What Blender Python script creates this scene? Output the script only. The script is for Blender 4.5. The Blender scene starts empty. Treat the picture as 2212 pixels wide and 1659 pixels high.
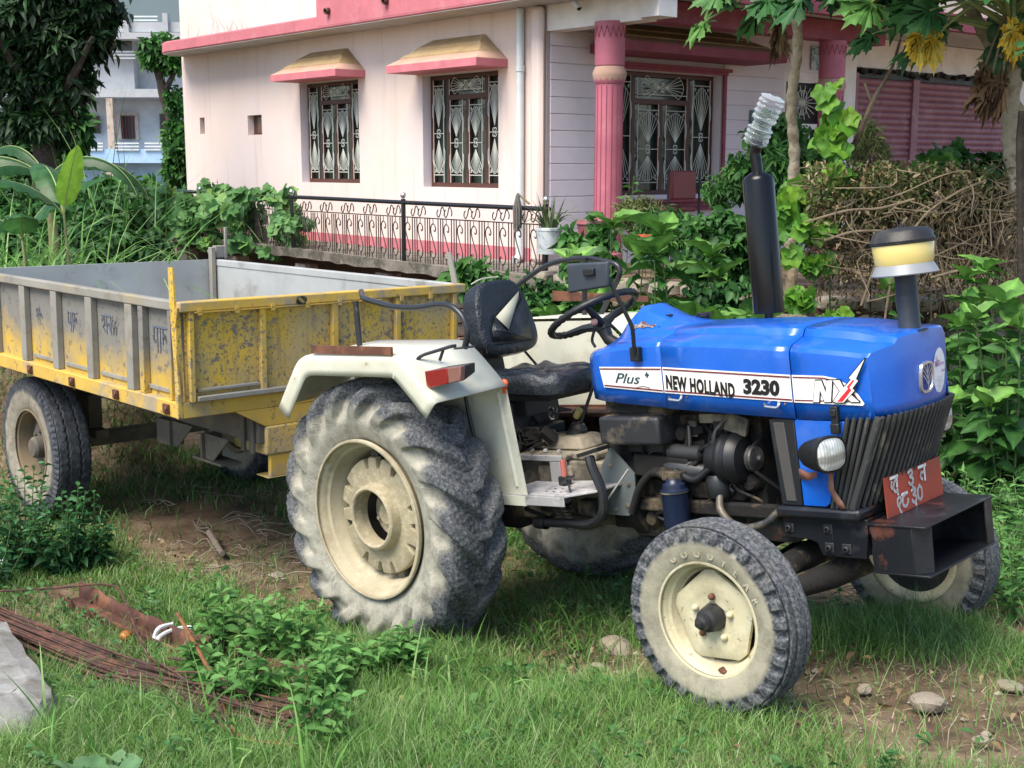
import bpy, math, random
import numpy as np
from mathutils import Vector, Matrix, Euler
random.seed(7); RNG=np.random.default_rng(11)
SC=bpy.context.scene; COL=SC.collection; PI=math.pi; rad=math.radians
# ------------------------------------------------------------ camera
FOC=2694.26; TH=rad(9.970); HC=2.3
cam=bpy.data.cameras.new('camera'); camo=bpy.data.objects.new('camera',cam); COL.objects.link(camo)
camo.location=(0,0,HC); camo.rotation_euler=(PI/2-TH,0,0)
cam.sensor_width=36; cam.lens=43.849; cam.clip_end=2000; cam.clip_start=.05
SC.camera=camo
# ------------------------------------------------------------ sky and sun
SUN_EL=rad(57); SUN_AZ=rad(222)      # azimuth clockwise from +Y
w=bpy.data.worlds.new('World'); SC.world=w; w.use_nodes=True
nt=w.node_tree; bg=nt.nodes['Background']; sky=nt.nodes.new('ShaderNodeTexSky'); sky.sky_type='NISHITA'
sky.sun_disc=False; sky.sun_elevation=SUN_EL; sky.sun_rotation=SUN_AZ; sky.air_density=1.0; sky.dust_density=1.2; sky.ozone_density=1.0
nt.links.new(sky.outputs[0],bg.inputs[0]); bg.inputs[1].default_value=.125
sl=bpy.data.lights.new('sun','SUN'); sl.energy=2.9; sl.angle=rad(38); sl.color=(1,.92,.80)
so=bpy.data.objects.new('sun',sl); COL.objects.link(so)
sd=Vector((math.sin(SUN_AZ)*math.cos(SUN_EL),math.cos(SUN_AZ)*math.cos(SUN_EL),math.sin(SUN_EL)))
so.rotation_euler=sd.to_track_quat('Z','Y').to_euler(); so.location=(0,-5,20)
SC.view_settings.view_transform='Standard'; SC.view_settings.look='None'; SC.view_settings.exposure=1.0; SC.view_settings.gamma=1
SC.render.engine='CYCLES'
SC.cycles.max_bounces=6; SC.cycles.diffuse_bounces=3; SC.cycles.transparent_max_bounces=6
SC.cycles.use_denoising=True
# ------------------------------------------------------------ measured frames (tractor, trailer, house)
def Rz(a):c,s=math.cos(a),math.sin(a);return np.array([[c,-s,0],[s,c,0],[0,0,1]])
def Ry(a):c,s=math.cos(a),math.sin(a);return np.array([[c,0,s],[0,1,0],[-s,0,c]])
def Rx(a):c,s=math.cos(a),math.sin(a);return np.array([[1,0,0],[0,c,-s],[0,s,c]])
TRP=np.array([-.0101,6.3242,.0272]); TRE=(.0219,-.1390,-.7786); TRR=Rz(TRE[2])@Ry(TRE[1])@Rx(TRE[0])
TLP=np.array([-1.7859,6.7124,1.0188]); TLE=(-.0147,-.0031,-.8234); TLR=Rz(TLE[2])@Ry(TLE[1])@Rx(TLE[0])
HSP=np.array([.13,14.0,0.]); HSE=(0,0,rad(40.616)); HSR=Rz(HSE[2])
WLD=(np.zeros(3),np.eye(3))
def at(px,py,fr=WLD,**k):
    """point seen at (px,py) in the 2212-wide survey picture, on the plane x=, y= or z= of a frame"""
    a=(px-1106)/FOC; b=(py-829.5)/FOC
    d=np.array([a,math.cos(TH)-b*math.sin(TH),-math.sin(TH)-b*math.cos(TH)])
    o=fr[1].T@(np.array([0,0,HC])-fr[0]); d=fr[1].T@d
    ax,v=list(k.items())[0]; i='xyz'.index(ax); return o+(v-o[i])/d[i]*d
TF=(TRP,TRR); LF=(TLP,TLR); HF=(HSP,HSR)
def ground_z(x,y):
    x=np.asarray(x,float); y=np.asarray(y,float)
    yy=np.where(y<6.6,y,6.6+1.1*np.tanh((y-6.6)/1.1)); yy=np.maximum(yy,1.5)
    xx=3.*np.tanh(x/3.)
    z=.005+.085*(xx+.535)-.105*(yy-5.789)
    z=z+.02*np.clip((y-7.2)/2,0,1)
    z=z+.02*np.sin(x*2.1+y*1.3)*np.cos(y*1.7-x*.6)+.012*np.sin(x*5.3-y*4.1)
    z=-.14+.06*np.logaddexp(0,(z+.14)/.06)
    bk=lambda v,a,b:(lambda t:t*t*(3-2*t))(np.clip((v-a)/(b-a),0,1))
    z=z+1.1*bk(y,9.2,10.6)*bk(-x/np.maximum(y,1),.27,.33)
    return z
# ------------------------------------------------------------ materials
MATS={}
def M(name,base,layers=(),rough=.6,metal=0.,bump=None,coat=0.,vary=.12,vscale=3.,trans=0.,spec=None,rvar=0.,fn=None):
    if name in MATS: return MATS[name]
    m=bpy.data.materials.new(name); m.use_nodes=True; n=m.node_tree; N=n.nodes; L=n.links
    b=N['Principled BSDF']; tc=N.new('ShaderNodeTexCoord'); co=tc.outputs['Object']
    def noise(s,det=4,ro=.6,off=0):
        t=N.new('ShaderNodeTexNoise'); t.inputs['Scale'].default_value=s; t.inputs['Detail'].default_value=det; t.inputs['Roughness'].default_value=ro
        if off:
            mp=N.new('ShaderNodeMapping'); mp.inputs['Location'].default_value=(off,off*.7,off*1.3); L.new(co,mp.inputs[0]); L.new(mp.outputs[0],t.inputs[0])
        else: L.new(co,t.inputs[0])
        return t.outputs[0]
    def ramp(src,lo,hi,c0=(0,0,0,1),c1=(1,1,1,1)):
        r=N.new('ShaderNodeValToRGB'); r.color_ramp.elements[0].position=lo; r.color_ramp.elements[1].position=hi
        r.color_ramp.elements[0].color=c0; r.color_ramp.elements[1].color=c1; L.new(src,r.inputs[0]); return r.outputs[0]
    def mix(f,a,c):
        x=N.new('ShaderNodeMix'); x.data_type='RGBA'
        if isinstance(f,(int,float)): x.inputs[0].default_value=f
        else: L.new(f,x.inputs[0])
        for s,v in ((6,a),(7,c)):
            if isinstance(v,tuple): x.inputs[s].default_value=(*v[:3],1)
            else: L.new(v,x.inputs[s])
        return x.outputs[2]
    bs=tuple(base)
    lo=tuple(c*(1-vary) for c in bs); hi=tuple(min(1,c*(1+vary)) for c in bs)
    col=ramp(noise(vscale,5),.3,.7,(*lo,1),(*hi,1))
    for k,ly in enumerate(layers):
        c,s,a,d=ly[:4]; amt=ly[4] if len(ly)>4 else 1.
        f=ramp(noise(s,6,.65,off=3.1*(k+1)),a,d,(0,0,0,1),(amt,amt,amt,1))
        col=mix(f,col,tuple(c))
    ctx=dict(N=N,L=L,noise=noise,ramp=ramp,mix=mix,co=co,b=b)
    if fn: col=fn(col,ctx) or col
    L.new(col,b.inputs['Base Color'])
    b.inputs['Roughness'].default_value=rough; b.inputs['Metallic'].default_value=metal
    if rvar: L.new(ramp(noise(vscale*2.3,4,off=9),.3,.7,(rough-rvar,)*3+(1,),(min(1,rough+rvar),)*3+(1,)),b.inputs['Roughness'])
    if coat: b.inputs['Coat Weight'].default_value=coat; b.inputs['Coat Roughness'].default_value=.12
    if spec is not None: b.inputs['Specular IOR Level'].default_value=spec
    if bump:
        bs_,st,di=bump; bp=N.new('ShaderNodeBump'); bp.inputs['Strength'].default_value=st; bp.inputs['Distance'].default_value=di
        L.new(noise(bs_,6,.7,off=5),bp.inputs['Height']); L.new(bp.outputs[0],b.inputs['Normal'])
    if trans:
        o=N['Material Output']; tr=N.new('ShaderNodeBsdfTranslucent'); ms=N.new('ShaderNodeMixShader'); ms.inputs[0].default_value=trans
        L.new(col,tr.inputs[0]); L.new(b.outputs[0],ms.inputs[1]); L.new(tr.outputs[0],ms.inputs[2]); L.new(ms.outputs[0],o.inputs[0])
    MATS[name]=m; return m
def leafmat(name,cols,trans=.3,rough=.5,spec=.35,vein=1.9):
    """colours picked per leaf through the 'rnd' attribute"""
    if name in MATS: return MATS[name]
    m=bpy.data.materials.new(name); m.use_nodes=True; N=m.node_tree.nodes; L=m.node_tree.links; b=N['Principled BSDF']
    at_=N.new('ShaderNodeAttribute'); at_.attribute_name='rnd'; r=N.new('ShaderNodeValToRGB'); cr=r.color_ramp
    while len(cr.elements)<len(cols): cr.elements.new(.5)
    for i,(e,c) in enumerate(zip(cr.elements,cols)): e.position=i/(len(cols)-1); e.color=(*c,1)
    L.new(at_.outputs['Fac'],r.inputs[0])
    b.inputs['Roughness'].default_value=rough; b.inputs['Specular IOR Level'].default_value=spec
    av=N.new('ShaderNodeAttribute'); av.attribute_name='vein'; vr=N.new('ShaderNodeMapRange'); vr.inputs[3].default_value=1.0; vr.inputs[4].default_value=vein; L.new(av.outputs['Fac'],vr.inputs[0])
    ge=N.new('ShaderNodeNewGeometry'); tn=N.new('ShaderNodeTexNoise'); tn.inputs['Scale'].default_value=14; tn.inputs['Detail'].default_value=4; L.new(ge.outputs['Position'],tn.inputs[0]); nr=N.new('ShaderNodeMapRange'); nr.inputs[1].default_value=.3; nr.inputs[2].default_value=.7; nr.inputs[3].default_value=.72; nr.inputs[4].default_value=1.28; L.new(tn.outputs[0],nr.inputs[0])
    mu=N.new('ShaderNodeMath'); mu.operation='MULTIPLY'; L.new(vr.outputs[0],mu.inputs[0]); L.new(nr.outputs[0],mu.inputs[1]); vm=N.new('ShaderNodeVectorMath'); vm.operation='SCALE'; L.new(r.outputs[0],vm.inputs[0]); L.new(mu.outputs[0],vm.inputs['Scale']); C=vm.outputs[0]
    L.new(C,b.inputs['Base Color'])
    o=N['Material Output']; tr=N.new('ShaderNodeBsdfTranslucent'); ms=N.new('ShaderNodeMixShader'); ms.inputs[0].default_value=trans
    L.new(C,tr.inputs[0]); L.new(b.outputs[0],ms.inputs[1]); L.new(tr.outputs[0],ms.inputs[2]); L.new(ms.outputs[0],o.inputs[0])
    MATS[name]=m; return m
# ------------------------------------------------------------ objects
def tag(o,label=None,cat=None,group=None,kind=None):
    if label: o['label']=label
    if cat: o['category']=cat
    if group: o['group']=group
    if kind: o['kind']=kind
    return o
def thing(name,label,cat,loc=(0,0,0),rot=(0,0,0),group=None):
    o=bpy.data.objects.new(name,None); COL.objects.link(o); o.location=loc; o.rotation_euler=rot; o.empty_display_size=.1
    return tag(o,label,cat,group)
def catmull(P,n=6,closed=False):
    P=[np.array(p,float) for p in P]
    if len(P)<3: return P
    out=[]; m=len(P)
    for i in range(m if closed else m-1):
        p0=P[(i-1)%m] if (closed or i>0) else 2*P[0]-P[1]; p1=P[i]; p2=P[(i+1)%m]
        p3=P[(i+2)%m] if (closed or i<m-2) else 2*P[-1]-P[-2]
        for k in range(n):
            t=k/n; out.append(.5*((2*p1)+(p2-p0)*t+(2*p0-5*p1+4*p2-p3)*t*t+(3*p1-p0-3*p2+p3)*t**3))
    if not closed: out.append(P[-1])
    return out
def fillet(P,r=.05,n=4):
    """polyline with rounded corners"""
    P=[np.array(p,float) for p in P]; out=[P[0]]
    for i in range(1,len(P)-1):
        a=P[i-1]-P[i]; b=P[i+1]-P[i]; la,lb=np.linalg.norm(a),np.linalg.norm(b); q=min(r,la*.45,lb*.45)
        A=P[i]+a/la*q; B=P[i]+b/lb*q
        for k in range(n+1):
            t=k/n; out.append((1-t)**2*A+2*t*(1-t)*P[i]+t*t*B)
    out.append(P[-1]); return out
class MB:
    def __init__(s): s.v=[]; s.f=[]; s.sm=[]; s.mi=[]; s.cur=0
    def add(s,V,F,smooth=False):
        o=len(s.v); s.v+= [tuple(map(float,p)) for p in V]; s.f+=[tuple(i+o for i in f) for f in F]; s.sm+=[smooth]*len(F); s.mi+=[s.cur]*len(F); return s
    def box(s,c,size,rot=None,taper=None):
        sx,sy,sz=[q/2 for q in size]; V=[]
        for z in(-1,1):
            t=taper if (taper and z>0) else 1
            for x,y in((-1,-1),(1,-1),(1,1),(-1,1)): V.append((x*sx*t,y*sy*t,z*sz))
        V=np.array(V)
        if rot is not None:
            R=rot if isinstance(rot,np.ndarray) else Rz(rot[2])@Ry(rot[1])@Rx(rot[0]); V=V@R.T
        V=V+np.array(c); return s.add(V,[(3,2,1,0),(4,5,6,7),(0,1,5,4),(1,2,6,5),(2,3,7,6),(3,0,4,7)])
    def bb(s,x0,x1,y0,y1,z0,z1): return s.box(((x0+x1)/2,(y0+y1)/2,(z0+z1)/2),(abs(x1-x0),abs(y1-y0),abs(z1-z0)))
    def tube(s,P,r,n=8,closed=False,caps=True,twist=None):
        P=[np.array(p,float) for p in P]; m=len(P); rr=r if hasattr(r,'__len__') else [r]*m
        V=[]; up=None
        for i in range(m):
            a=P[(i-1)%m] if (closed or i>0) else P[i]; b=P[(i+1)%m] if (closed or i<m-1) else P[i]
            t=b-a; t=t/(np.linalg.norm(t)+1e-12)
            if up is None:
                up=np.array([0,0,1.]) if abs(t[2])<.9 else np.array([1.,0,0])
            u=up-t*(up@t)
            if np.linalg.norm(u)<.35 and i>0: u=np.cross(w_,t); u=u-t*(u@t)
            u/=np.linalg.norm(u)+1e-12; up=u; w_=np.cross(t,u)
            for k in range(n):
                g=2*PI*k/n; V.append(P[i]+rr[i]*(math.cos(g)*u+math.sin(g)*w_))
        F=[]
        for i in range(m if closed else m-1):
            j=(i+1)%m
            for k in range(n): F.append((i*n+k,i*n+(k+1)%n,j*n+(k+1)%n,j*n+k))
        if caps and not closed: F.append(tuple(range(n-1,-1,-1))); F.append(tuple((m-1)*n+k for k in range(n)))
        return s.add(V,F,True)
    def lathe(s,prof,c=(0,0,0),axis=(0,0,1),n=32,cap0=False,cap1=False):
        """prof: list of (r,h) ; axis direction"""
        ax=np.array(axis,float); ax/=np.linalg.norm(ax); u=np.array([1.,0,0]) if abs(ax[0])<.8 else np.array([0,0,1.]); u-=ax*(u@ax); u/=np.linalg.norm(u); w_=np.cross(ax,u)
        V=[]; c=np.array(c,float)
        for r,h in prof:
            for k in range(n):
                g=2*PI*k/n; V.append(c+ax*h+r*(math.cos(g)*u+math.sin(g)*w_))
        F=[]
        for i in range(len(prof)-1):
            for k in range(n): F.append((i*n+k,i*n+(k+1)%n,(i+1)*n+(k+1)%n,(i+1)*n+k))
        if cap0: F.append(tuple(range(n-1,-1,-1)))
        if cap1: F.append(tuple((len(prof)-1)*n+k for k in range(n)))
        return s.add(V,F,True)
    def cyl(s,a,b,r,n=16,r2=None): return s.tube([a,b],[r,r if r2 is None else r2],n)
    def grid(s,G,smooth=True,closed_u=False,closed_v=False):
        """G[i][j] -> points"""
        m=len(G); n=len(G[0]); V=[p for row in G for p in row]; F=[]
        for i in range(m if closed_u else m-1):
            for j in range(n if closed_v else n-1):
                F.append((i*n+j,i*n+(j+1)%n,((i+1)%m)*n+(j+1)%n,((i+1)%m)*n+j))
        return s.add(V,F,smooth)
    def poly(s,P,d):
        """extruded polygon P (3D, planar) by vector d"""
        n=len(P); P=[np.array(p,float) for p in P]; d=np.array(d,float); V=P+[p+d for p in P]
        F=[tuple(range(n-1,-1,-1)),tuple(range(n,2*n))]+[(i,(i+1)%n,n+(i+1)%n,n+i) for i in range(n)]
        return s.add(V,F)
    def sphere(s,c,r,n=12,m=8):
        r=r if hasattr(r,'__len__') else (r,r,r); V=[];F=[]
        for i in range(m+1):
            t=PI*i/m
            for k in range(n):
                g=2*PI*k/n; V.append((c[0]+r[0]*math.sin(t)*math.cos(g),c[1]+r[1]*math.sin(t)*math.sin(g),c[2]+r[2]*math.cos(t)))
        for i in range(m):
            for k in range(n): F.append((i*n+k,(i+1)*n+k,(i+1)*n+(k+1)%n,i*n+(k+1)%n))
        return s.add(V,F,True)
    def build(s,name,mat,parent=None,bevel=0,bseg=2,smooth=None,fix=True,sub=0,label=None,solid=0):
        me=bpy.data.meshes.new(name); me.from_pydata(s.v,[],s.f); me.validate(); 
        mats=mat if isinstance(mat,(list,tuple)) else [mat]
        for m_ in mats: me.materials.append(m_)
        if len(me.polygons)==len(s.sm):
            me.polygons.foreach_set('use_smooth',[bool(q) if smooth is None else smooth for q in s.sm])
            if len(mats)>1: me.polygons.foreach_set('material_index',s.mi)
        if fix:
            import bmesh
            bm=bmesh.new(); bm.from_mesh(me); bmesh.ops.recalc_face_normals(bm,faces=bm.faces); bm.to_mesh(me); bm.free()
        me.update()
        try: me.set_sharp_from_angle(angle=rad(38))
        except Exception: pass
        o=bpy.data.objects.new(name,me); COL.objects.link(o); o.parent=parent
        if solid: mo=o.modifiers.new('s','SOLIDIFY'); mo.thickness=solid; mo.offset=0
        if sub: mo=o.modifiers.new('sub','SUBSURF'); mo.levels=sub; mo.render_levels=sub
        if bevel: mo=o.modifiers.new('b','BEVEL'); mo.width=bevel; mo.segments=bseg; mo.limit_method='ANGLE'; mo.angle_limit=rad(40); mo.harden_normals=False
        if label: o['label']=label
        return o
def rawmesh(name,V,loops,starts,totals,mat,parent=None,rnd=None,smooth=True):
    me=bpy.data.meshes.new(name); nv=len(V); me.vertices.add(nv); me.vertices.foreach_set('co',np.asarray(V,np.float32).ravel())
    me.loops.add(len(loops)); me.loops.foreach_set('vertex_index',np.asarray(loops,np.int32))
    me.polygons.add(len(starts)); me.polygons.foreach_set('loop_start',np.asarray(starts,np.int32)); me.polygons.foreach_set('loop_total',np.asarray(totals,np.int32))
    me.polygons.foreach_set('use_smooth',np.full(len(starts),smooth)); me.update(calc_edges=True)
    if rnd is not None:
        a=me.attributes.new('rnd','FLOAT','POINT'); a.data.foreach_set('value',np.asarray(rnd,np.float32))
    me.materials.append(mat); o=bpy.data.objects.new(name,me); COL.objects.link(o); o.parent=parent; return o
# ------------------------------------------------------------ leaves
def fan(outline,fold=.12,droop=.1):
    """leaf template: x = along leaf (0..1), y = half width, z = fold"""
    V=[(.45,0,0.)]+[(x,y,fold*abs(y)-droop*x*x) for x,y in outline]; n=len(outline)
    return np.array(V,float),[(0,1+i,1+(i+1)%n) for i in range(n)]
def strip(ws,fold=.15,droop=.25,rib=0):
    """ws: half widths at even stations; two quads strips along the midrib"""
    n=len(ws); V=[]
    if rib:
        for i,w_ in enumerate(ws):
            x=i/(n-1); z=-droop*x*x; q=min(w_,.012); wv=.02*(-1)**i
            V+=[(x,-w_,z+fold*w_+wv),(x,-w_*.55,z+fold*w_*.6),(x,-q,z),(x,q,z),(x,w_*.55,z+fold*w_*.6),(x,w_,z+fold*w_-wv)]
        F=[]
        for i in range(n-1):
            a=i*6; F+=[(a+k,a+6+k,a+7+k,a+1+k) for k in range(5)]
        return np.array(V,float),F
    for i,w_ in enumerate(ws):
        x=i/(n-1); z=-droop*x*x
        V+=[(x,-w_,z+fold*w_),(x,0,z),(x,w_,z+fold*w_)]
    F=[]
    for i in range(n-1):
        a=i*3; F+=[(a,a+3,a+4,a+1),(a+1,a+4,a+5,a+2)]
    return np.array(V,float),F
LF_OV=strip([.02,.2,.26,.16,.0],.5,.3)
LF_OV2=strip([.02,.11,.22,.28,.30,.285,.24,.16,.07,.0],.5,.35,rib=1)
LF_LAN=strip([.01,.10,.11,.06,.0],.6,.35)
def star(lobes,depth,w=.5,base=.1):
    out=[]; n=len(lobes)
    for i,(a,l) in enumerate(lobes):
        out.append((.35+l*math.cos(a),l*math.sin(a)))
        if i<n-1:
            am=(a+lobes[i+1][0])/2; lm=min(l,lobes[i+1][1])*depth; out.append((.35+lm*math.cos(am),lm*math.sin(am)))
    return out
def gourd_tmpl():
    out=[]
    for k in range(25):
        a=-PI*.93+2*PI*.93*k/24; r=.52*(1+.13*math.cos(5*a))*(1+.03*(-1)**k)*(1-.0*abs(a)); out.append((.38+r*math.cos(a),r*math.sin(a)*1.02))
    out.append((.16,0)); n=len(out)
    V=[(.22,0,0.)]+[(x,y,.10*abs(math.sin(2.5*math.atan2(y,x-.38)))*math.hypot(x-.38,y)-.22*(x-.3)**2-.12*y*y) for x,y in out]
    return np.array(V),[(0,1+i,1+(i+1)%n) for i in range(n)]
LF_GOURD=gourd_tmpl()
def papaya_tmpl():
    out=[]; A=[-140,-95,-60,-28,0,28,60,95,140]; Ls=[.45,.62,.78,.9,1.0,.9,.78,.62,.45]
    for i,(a,l) in enumerate(zip(A,Ls)):
        r=rad(a); s=rad(7)
        out+= [(l*q*math.cos(r+s*k),l*q*math.sin(r+s*k)) for q,k in ((.38,-1.2),(.55,-2.6),(.60,-1.1),(.78,-1.9),(.80,-.7),(1.,0),(.80,.7),(.78,1.9),(.60,1.1),(.55,2.6),(.38,1.2))]
        if i<8: am=rad((a+A[i+1])/2); out.append((.17*math.cos(am),.17*math.sin(am)))
    V=[(0,0,0.)]+[(x,y,-.20*(x*x+y*y)+.04*math.sin(9*x+7*y)) for x,y in out]; n=len(out)
    return np.array(V),[(0,1+i,1+(i+1)%n) for i in range(n)]
LF_PAP=papaya_tmpl()
def leaves(name,tm,pos,dirs,size,mat,parent=None,rnd=None,up=None,wid=1.,roll=.5):
    V0,F0=tm; pos=np.asarray(pos,float); n=len(pos); dirs=np.asarray(dirs,float); dirs=dirs/(np.linalg.norm(dirs,axis=1,keepdims=True)+1e-9)
    if up is None: up=np.array([0,0,1.])+RNG.normal(0,roll,(n,3))
    side=np.cross(up,dirs); side/=np.linalg.norm(side,axis=1,keepdims=True)+1e-9; nrm=np.cross(dirs,side)
    size=np.broadcast_to(np.asarray(size,float),(n,)); 
    kz=RNG.uniform(.3,1.9,n)[:,None,None]; kw=RNG.uniform(.85,1.15,n)[:,None,None]
    P=pos[:,None,:]+size[:,None,None]*(V0[None,:,0:1]*dirs[:,None,:]+wid*kw*V0[None,:,1:2]*side[:,None,:]+kz*V0[None,:,2:3]*nrm[:,None,:])
    m=len(V0); lp=np.concatenate([np.array(f) for f in F0]); tt=np.array([len(f) for f in F0]); 
    L=(lp[None,:]+(np.arange(n)*m)[:,None]).ravel(); T=np.tile(tt,n); S=np.concatenate([[0],np.cumsum(T)[:-1]])
    if rnd is None: rnd=RNG.random(n)
    o=rawmesh(name,P.reshape(-1,3),L,S,T,mat,parent,np.repeat(rnd,m))
    if tm is LF_OV2:
        a=o.data.attributes.new('vein','FLOAT','POINT'); v=(np.abs(V0[:,1])<.013).astype(np.float32)*.6; q=(np.arange(m)//6)%2; v=np.where(np.abs(V0[:,1])>=.013,.10*q,v); a.data.foreach_set('value',np.tile(v,n).astype(np.float32))
    return o
def blades(name,pos,h,w,mat,parent=None,rnd=None,lean=.5,curl=.6,az=None,seg=3):
    """grass blades: curved strips"""
    pos=np.asarray(pos,float); n=len(pos); h=np.broadcast_to(h,(n,)); w=np.broadcast_to(w,(n,))
    if az is None: az=RNG.random(n)*2*PI
    d=np.stack([np.cos(az),np.sin(az),0*az],1); s=np.stack([-np.sin(az),np.cos(az),0*az],1)
    ln=np.abs(RNG.normal(lean,.3,n)); cu=np.abs(RNG.normal(curl,.3,n)); th=ln*.6; P=pos.copy(); rows=[]
    tw=RNG.normal(0,.7,n); sd_=s*np.cos(tw)[:,None]+d*np.sin(tw)[:,None]
    for k in range(seg+1):
        ww=w*(1-(k/seg)**1.6)*.5
        if k<seg: rows+=[P-sd_*ww[:,None],P+sd_*ww[:,None]]
        else: rows+=[P.copy()]
        P=P+(h/seg)[:,None]*(np.cos(th)[:,None]*np.array([0,0,1.])+np.sin(th)[:,None]*d); th=th+cu*.75
    A=np.stack(rows,1); m=A.shape[1]; F=[(2*k,2*k+1,2*k+3,2*k+2) for k in range(seg-1)]+[(2*seg-2,2*seg-1,2*seg)]
    lp=np.concatenate([np.array(f) for f in F]); tt=np.array([len(f) for f in F]); L=(lp[None,:]+(np.arange(n)*m)[:,None]).ravel(); T=np.tile(tt,n); S=np.concatenate([[0],np.cumsum(T)[:-1]])
    if rnd is None: rnd=RNG.random(n)
    return rawmesh(name,A.reshape(-1,3),L,S,T,mat,parent,np.repeat(rnd,m))
def stroke(mb,P,w,y=0.,t=.002,fr=None):
    """flat brush stroke in a plane: P = 2D points; fr=(origin,u,v,n)"""
    o,u,v,nn=fr; P=[np.array(p,float) for p in catmull([(*p,0) for p in P],5)]
    for a,b in zip(P[:-1],P[1:]):
        d=b-a; l=np.linalg.norm(d)
        if l<1e-9: continue
        d/=l; q=np.array([-d[1],d[0],0])*w/2; a_=a-d*w*.3; b_=b+d*w*.3
        C=[a_-q,b_-q,b_+q,a_+q]; mb.add([o+c[0]*u+c[1]*v+nn*t for c in C],[(0,1,2,3)])
FONTS={}
def textmesh(name,s,size,mat,parent,M4,ext=.001,bold=0.,shear=0.,sx=1.,align='LEFT',label=None,font=None,sp=1.):
    c=bpy.data.curves.new(name,'FONT'); c.body=s; c.size=size; c.extrude=ext; c.offset=bold; c.shear=shear; c.align_x=align; c.resolution_u=3; c.space_character=sp
    if font: c.font=font
    o=bpy.data.objects.new(name,c); COL.objects.link(o); dg=bpy.context.evaluated_depsgraph_get(); dg.update()
    me=bpy.data.meshes.new_from_object(o.evaluated_get(dg)); COL.objects.unlink(o); bpy.data.objects.remove(o)
    me.transform(Matrix.Diagonal((sx,1,1,1))); me.transform(M4); me.materials.clear(); me.materials.append(mat)
    q=bpy.data.objects.new(name,me); COL.objects.link(q); q.parent=parent
    if label: q['label']=label
    return q
def frame4(o,u,v):
    u=Vector(u).normalized(); v=Vector(v); v=(v-u*v.dot(u)).normalized(); n=u.cross(v)
    m=Matrix((u,v,n)).transposed().to_4x4(); m.translation=Vector(o); return m
# ============================================================ ground
def track_mask(x,y):
    """1 = bare soil, 0 = grass (wheel tracks of the lane)"""
    p=np.stack([np.asarray(x,float)-TRP[0],np.asarray(y,float)-TRP[1]],-1)
    a=TRE[2]; lx=p[...,0]*math.cos(a)+p[...,1]*math.sin(a); ly=-p[...,0]*math.sin(a)+p[...,1]*math.cos(a)
    wob=.07*np.sin(lx*2.3)+.05*np.sin(lx*5.1+1)
    w1=.30+.42*np.clip((lx-1.5)/1.2,0,1); w2=.30
    m1=np.exp(-((ly+.42+wob-.18*np.clip(lx-1.9,0,1.2))/w1)**4)*(1/(1+np.exp(-(lx-.2)*5))); m2=np.exp(-((ly-.92+wob*.8)/w2)**4)*(1/(1+np.exp(-(lx-.3)*5)))
    g=np.exp(-((ly+.22+wob)/.64)**4)*(1/(1+np.exp((lx+.5)*6)))*(1/(1+np.exp(-(lx+3.7)*4)))
    return np.clip(np.maximum(np.maximum(m1,m2*.9),g),0,1)
def soil_fn(col,c):
    N,L=c['N'],c['L']; v=N.new('ShaderNodeTexVoronoi'); v.inputs['Scale'].default_value=26; L.new(c['co'],v.inputs[0])
    f=c['ramp'](v.outputs['Distance'],.12,.2,(1,1,1,1),(0,0,0,1)); g=c['ramp'](c['noise'](5,3,off=2),.5,.62)
    mm=N.new('ShaderNodeMath'); mm.operation='MULTIPLY'; L.new(f,mm.inputs[0]); L.new(g,mm.inputs[1])
    return c['mix'](mm.outputs[0],col,(.42,.36,.28))
m_soil=M('soil',(.15,.098,.058),[((.30,.22,.14),2.2,.42,.62,.9),((.04,.026,.016),6,.5,.68,.9),((.09,.11,.04),11,.6,.75,.5)],rough=.95,bump=(34,.9,.02),vary=.25,vscale=9,fn=soil_fn)
xs=np.concatenate([np.linspace(-60,-7,12),np.linspace(-6.4,6.4,150),np.linspace(7,60,12)]); ys=np.concatenate([np.linspace(-4,2.2,6),np.linspace(2.6,12,130),np.linspace(12.6,30,14),np.linspace(36,160,8)])
XX,YY=np.meshgrid(xs,ys); ZZ=ground_z(XX,YY); tm_=track_mask(XX,YY)
ZZ=ZZ-.03*tm_*((np.abs(XX)<6.5)&(YY<12))+RNG.normal(0,.006,ZZ.shape)
ny,nx=XX.shape; I=np.arange(ny*nx).reshape(ny,nx); Q=np.stack([I[:-1,:-1],I[:-1,1:],I[1:,1:],I[1:,:-1]],-1).reshape(-1,4)
g=rawmesh('ground',np.stack([XX,YY,ZZ],-1).reshape(-1,3),Q.ravel(),np.arange(len(Q))*4,np.full(len(Q),4),m_soil); tag(g,kind='structure')
# ------------------------------------------------------------ turf
m_grass=leafmat('grass_blades',[(.03,.08,.018),(.06,.145,.03),(.10,.215,.045),(.14,.29,.06),(.21,.37,.10),(.44,.44,.27)],trans=.25,rough=.45)
def scatter(n,x0,x1,y0,y1,mask=True,power=1.6,keep=None):
    x=RNG.uniform(x0,x1,n); y=RNG.uniform(y0,y1,n)
    # only where the camera can plausibly look
    k=np.abs(x)<(y*.47+.9)
    if mask: k&=RNG.random(n)>np.clip(track_mask(x,y)*1.15,0,1)**.8-.03
    if keep is not None: k&=keep(x,y)
    k&=~(clear(x,y)&(RNG.random(n)<.93))
    return x[k],y[k]
def gpx(px,py,dz=0.):
    z=.2
    for _ in range(12): p=at(px,py,z=z); z=.5*z+.5*(float(ground_z(p[0],p[1]))+dz)
    return at(px,py,z=z)
def corridor(x,y,A,B,w):
    A=np.array(A[:2]);B=np.array(B[:2]); d=(B-A); L=np.linalg.norm(d); d/=L; px=x-A[0]; py=y-A[1]; t=px*d[0]+py*d[1]; q=np.abs(-px*d[1]+py*d[0]); return (t>-.3)&(t<L+.05)&(q<w)
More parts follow.
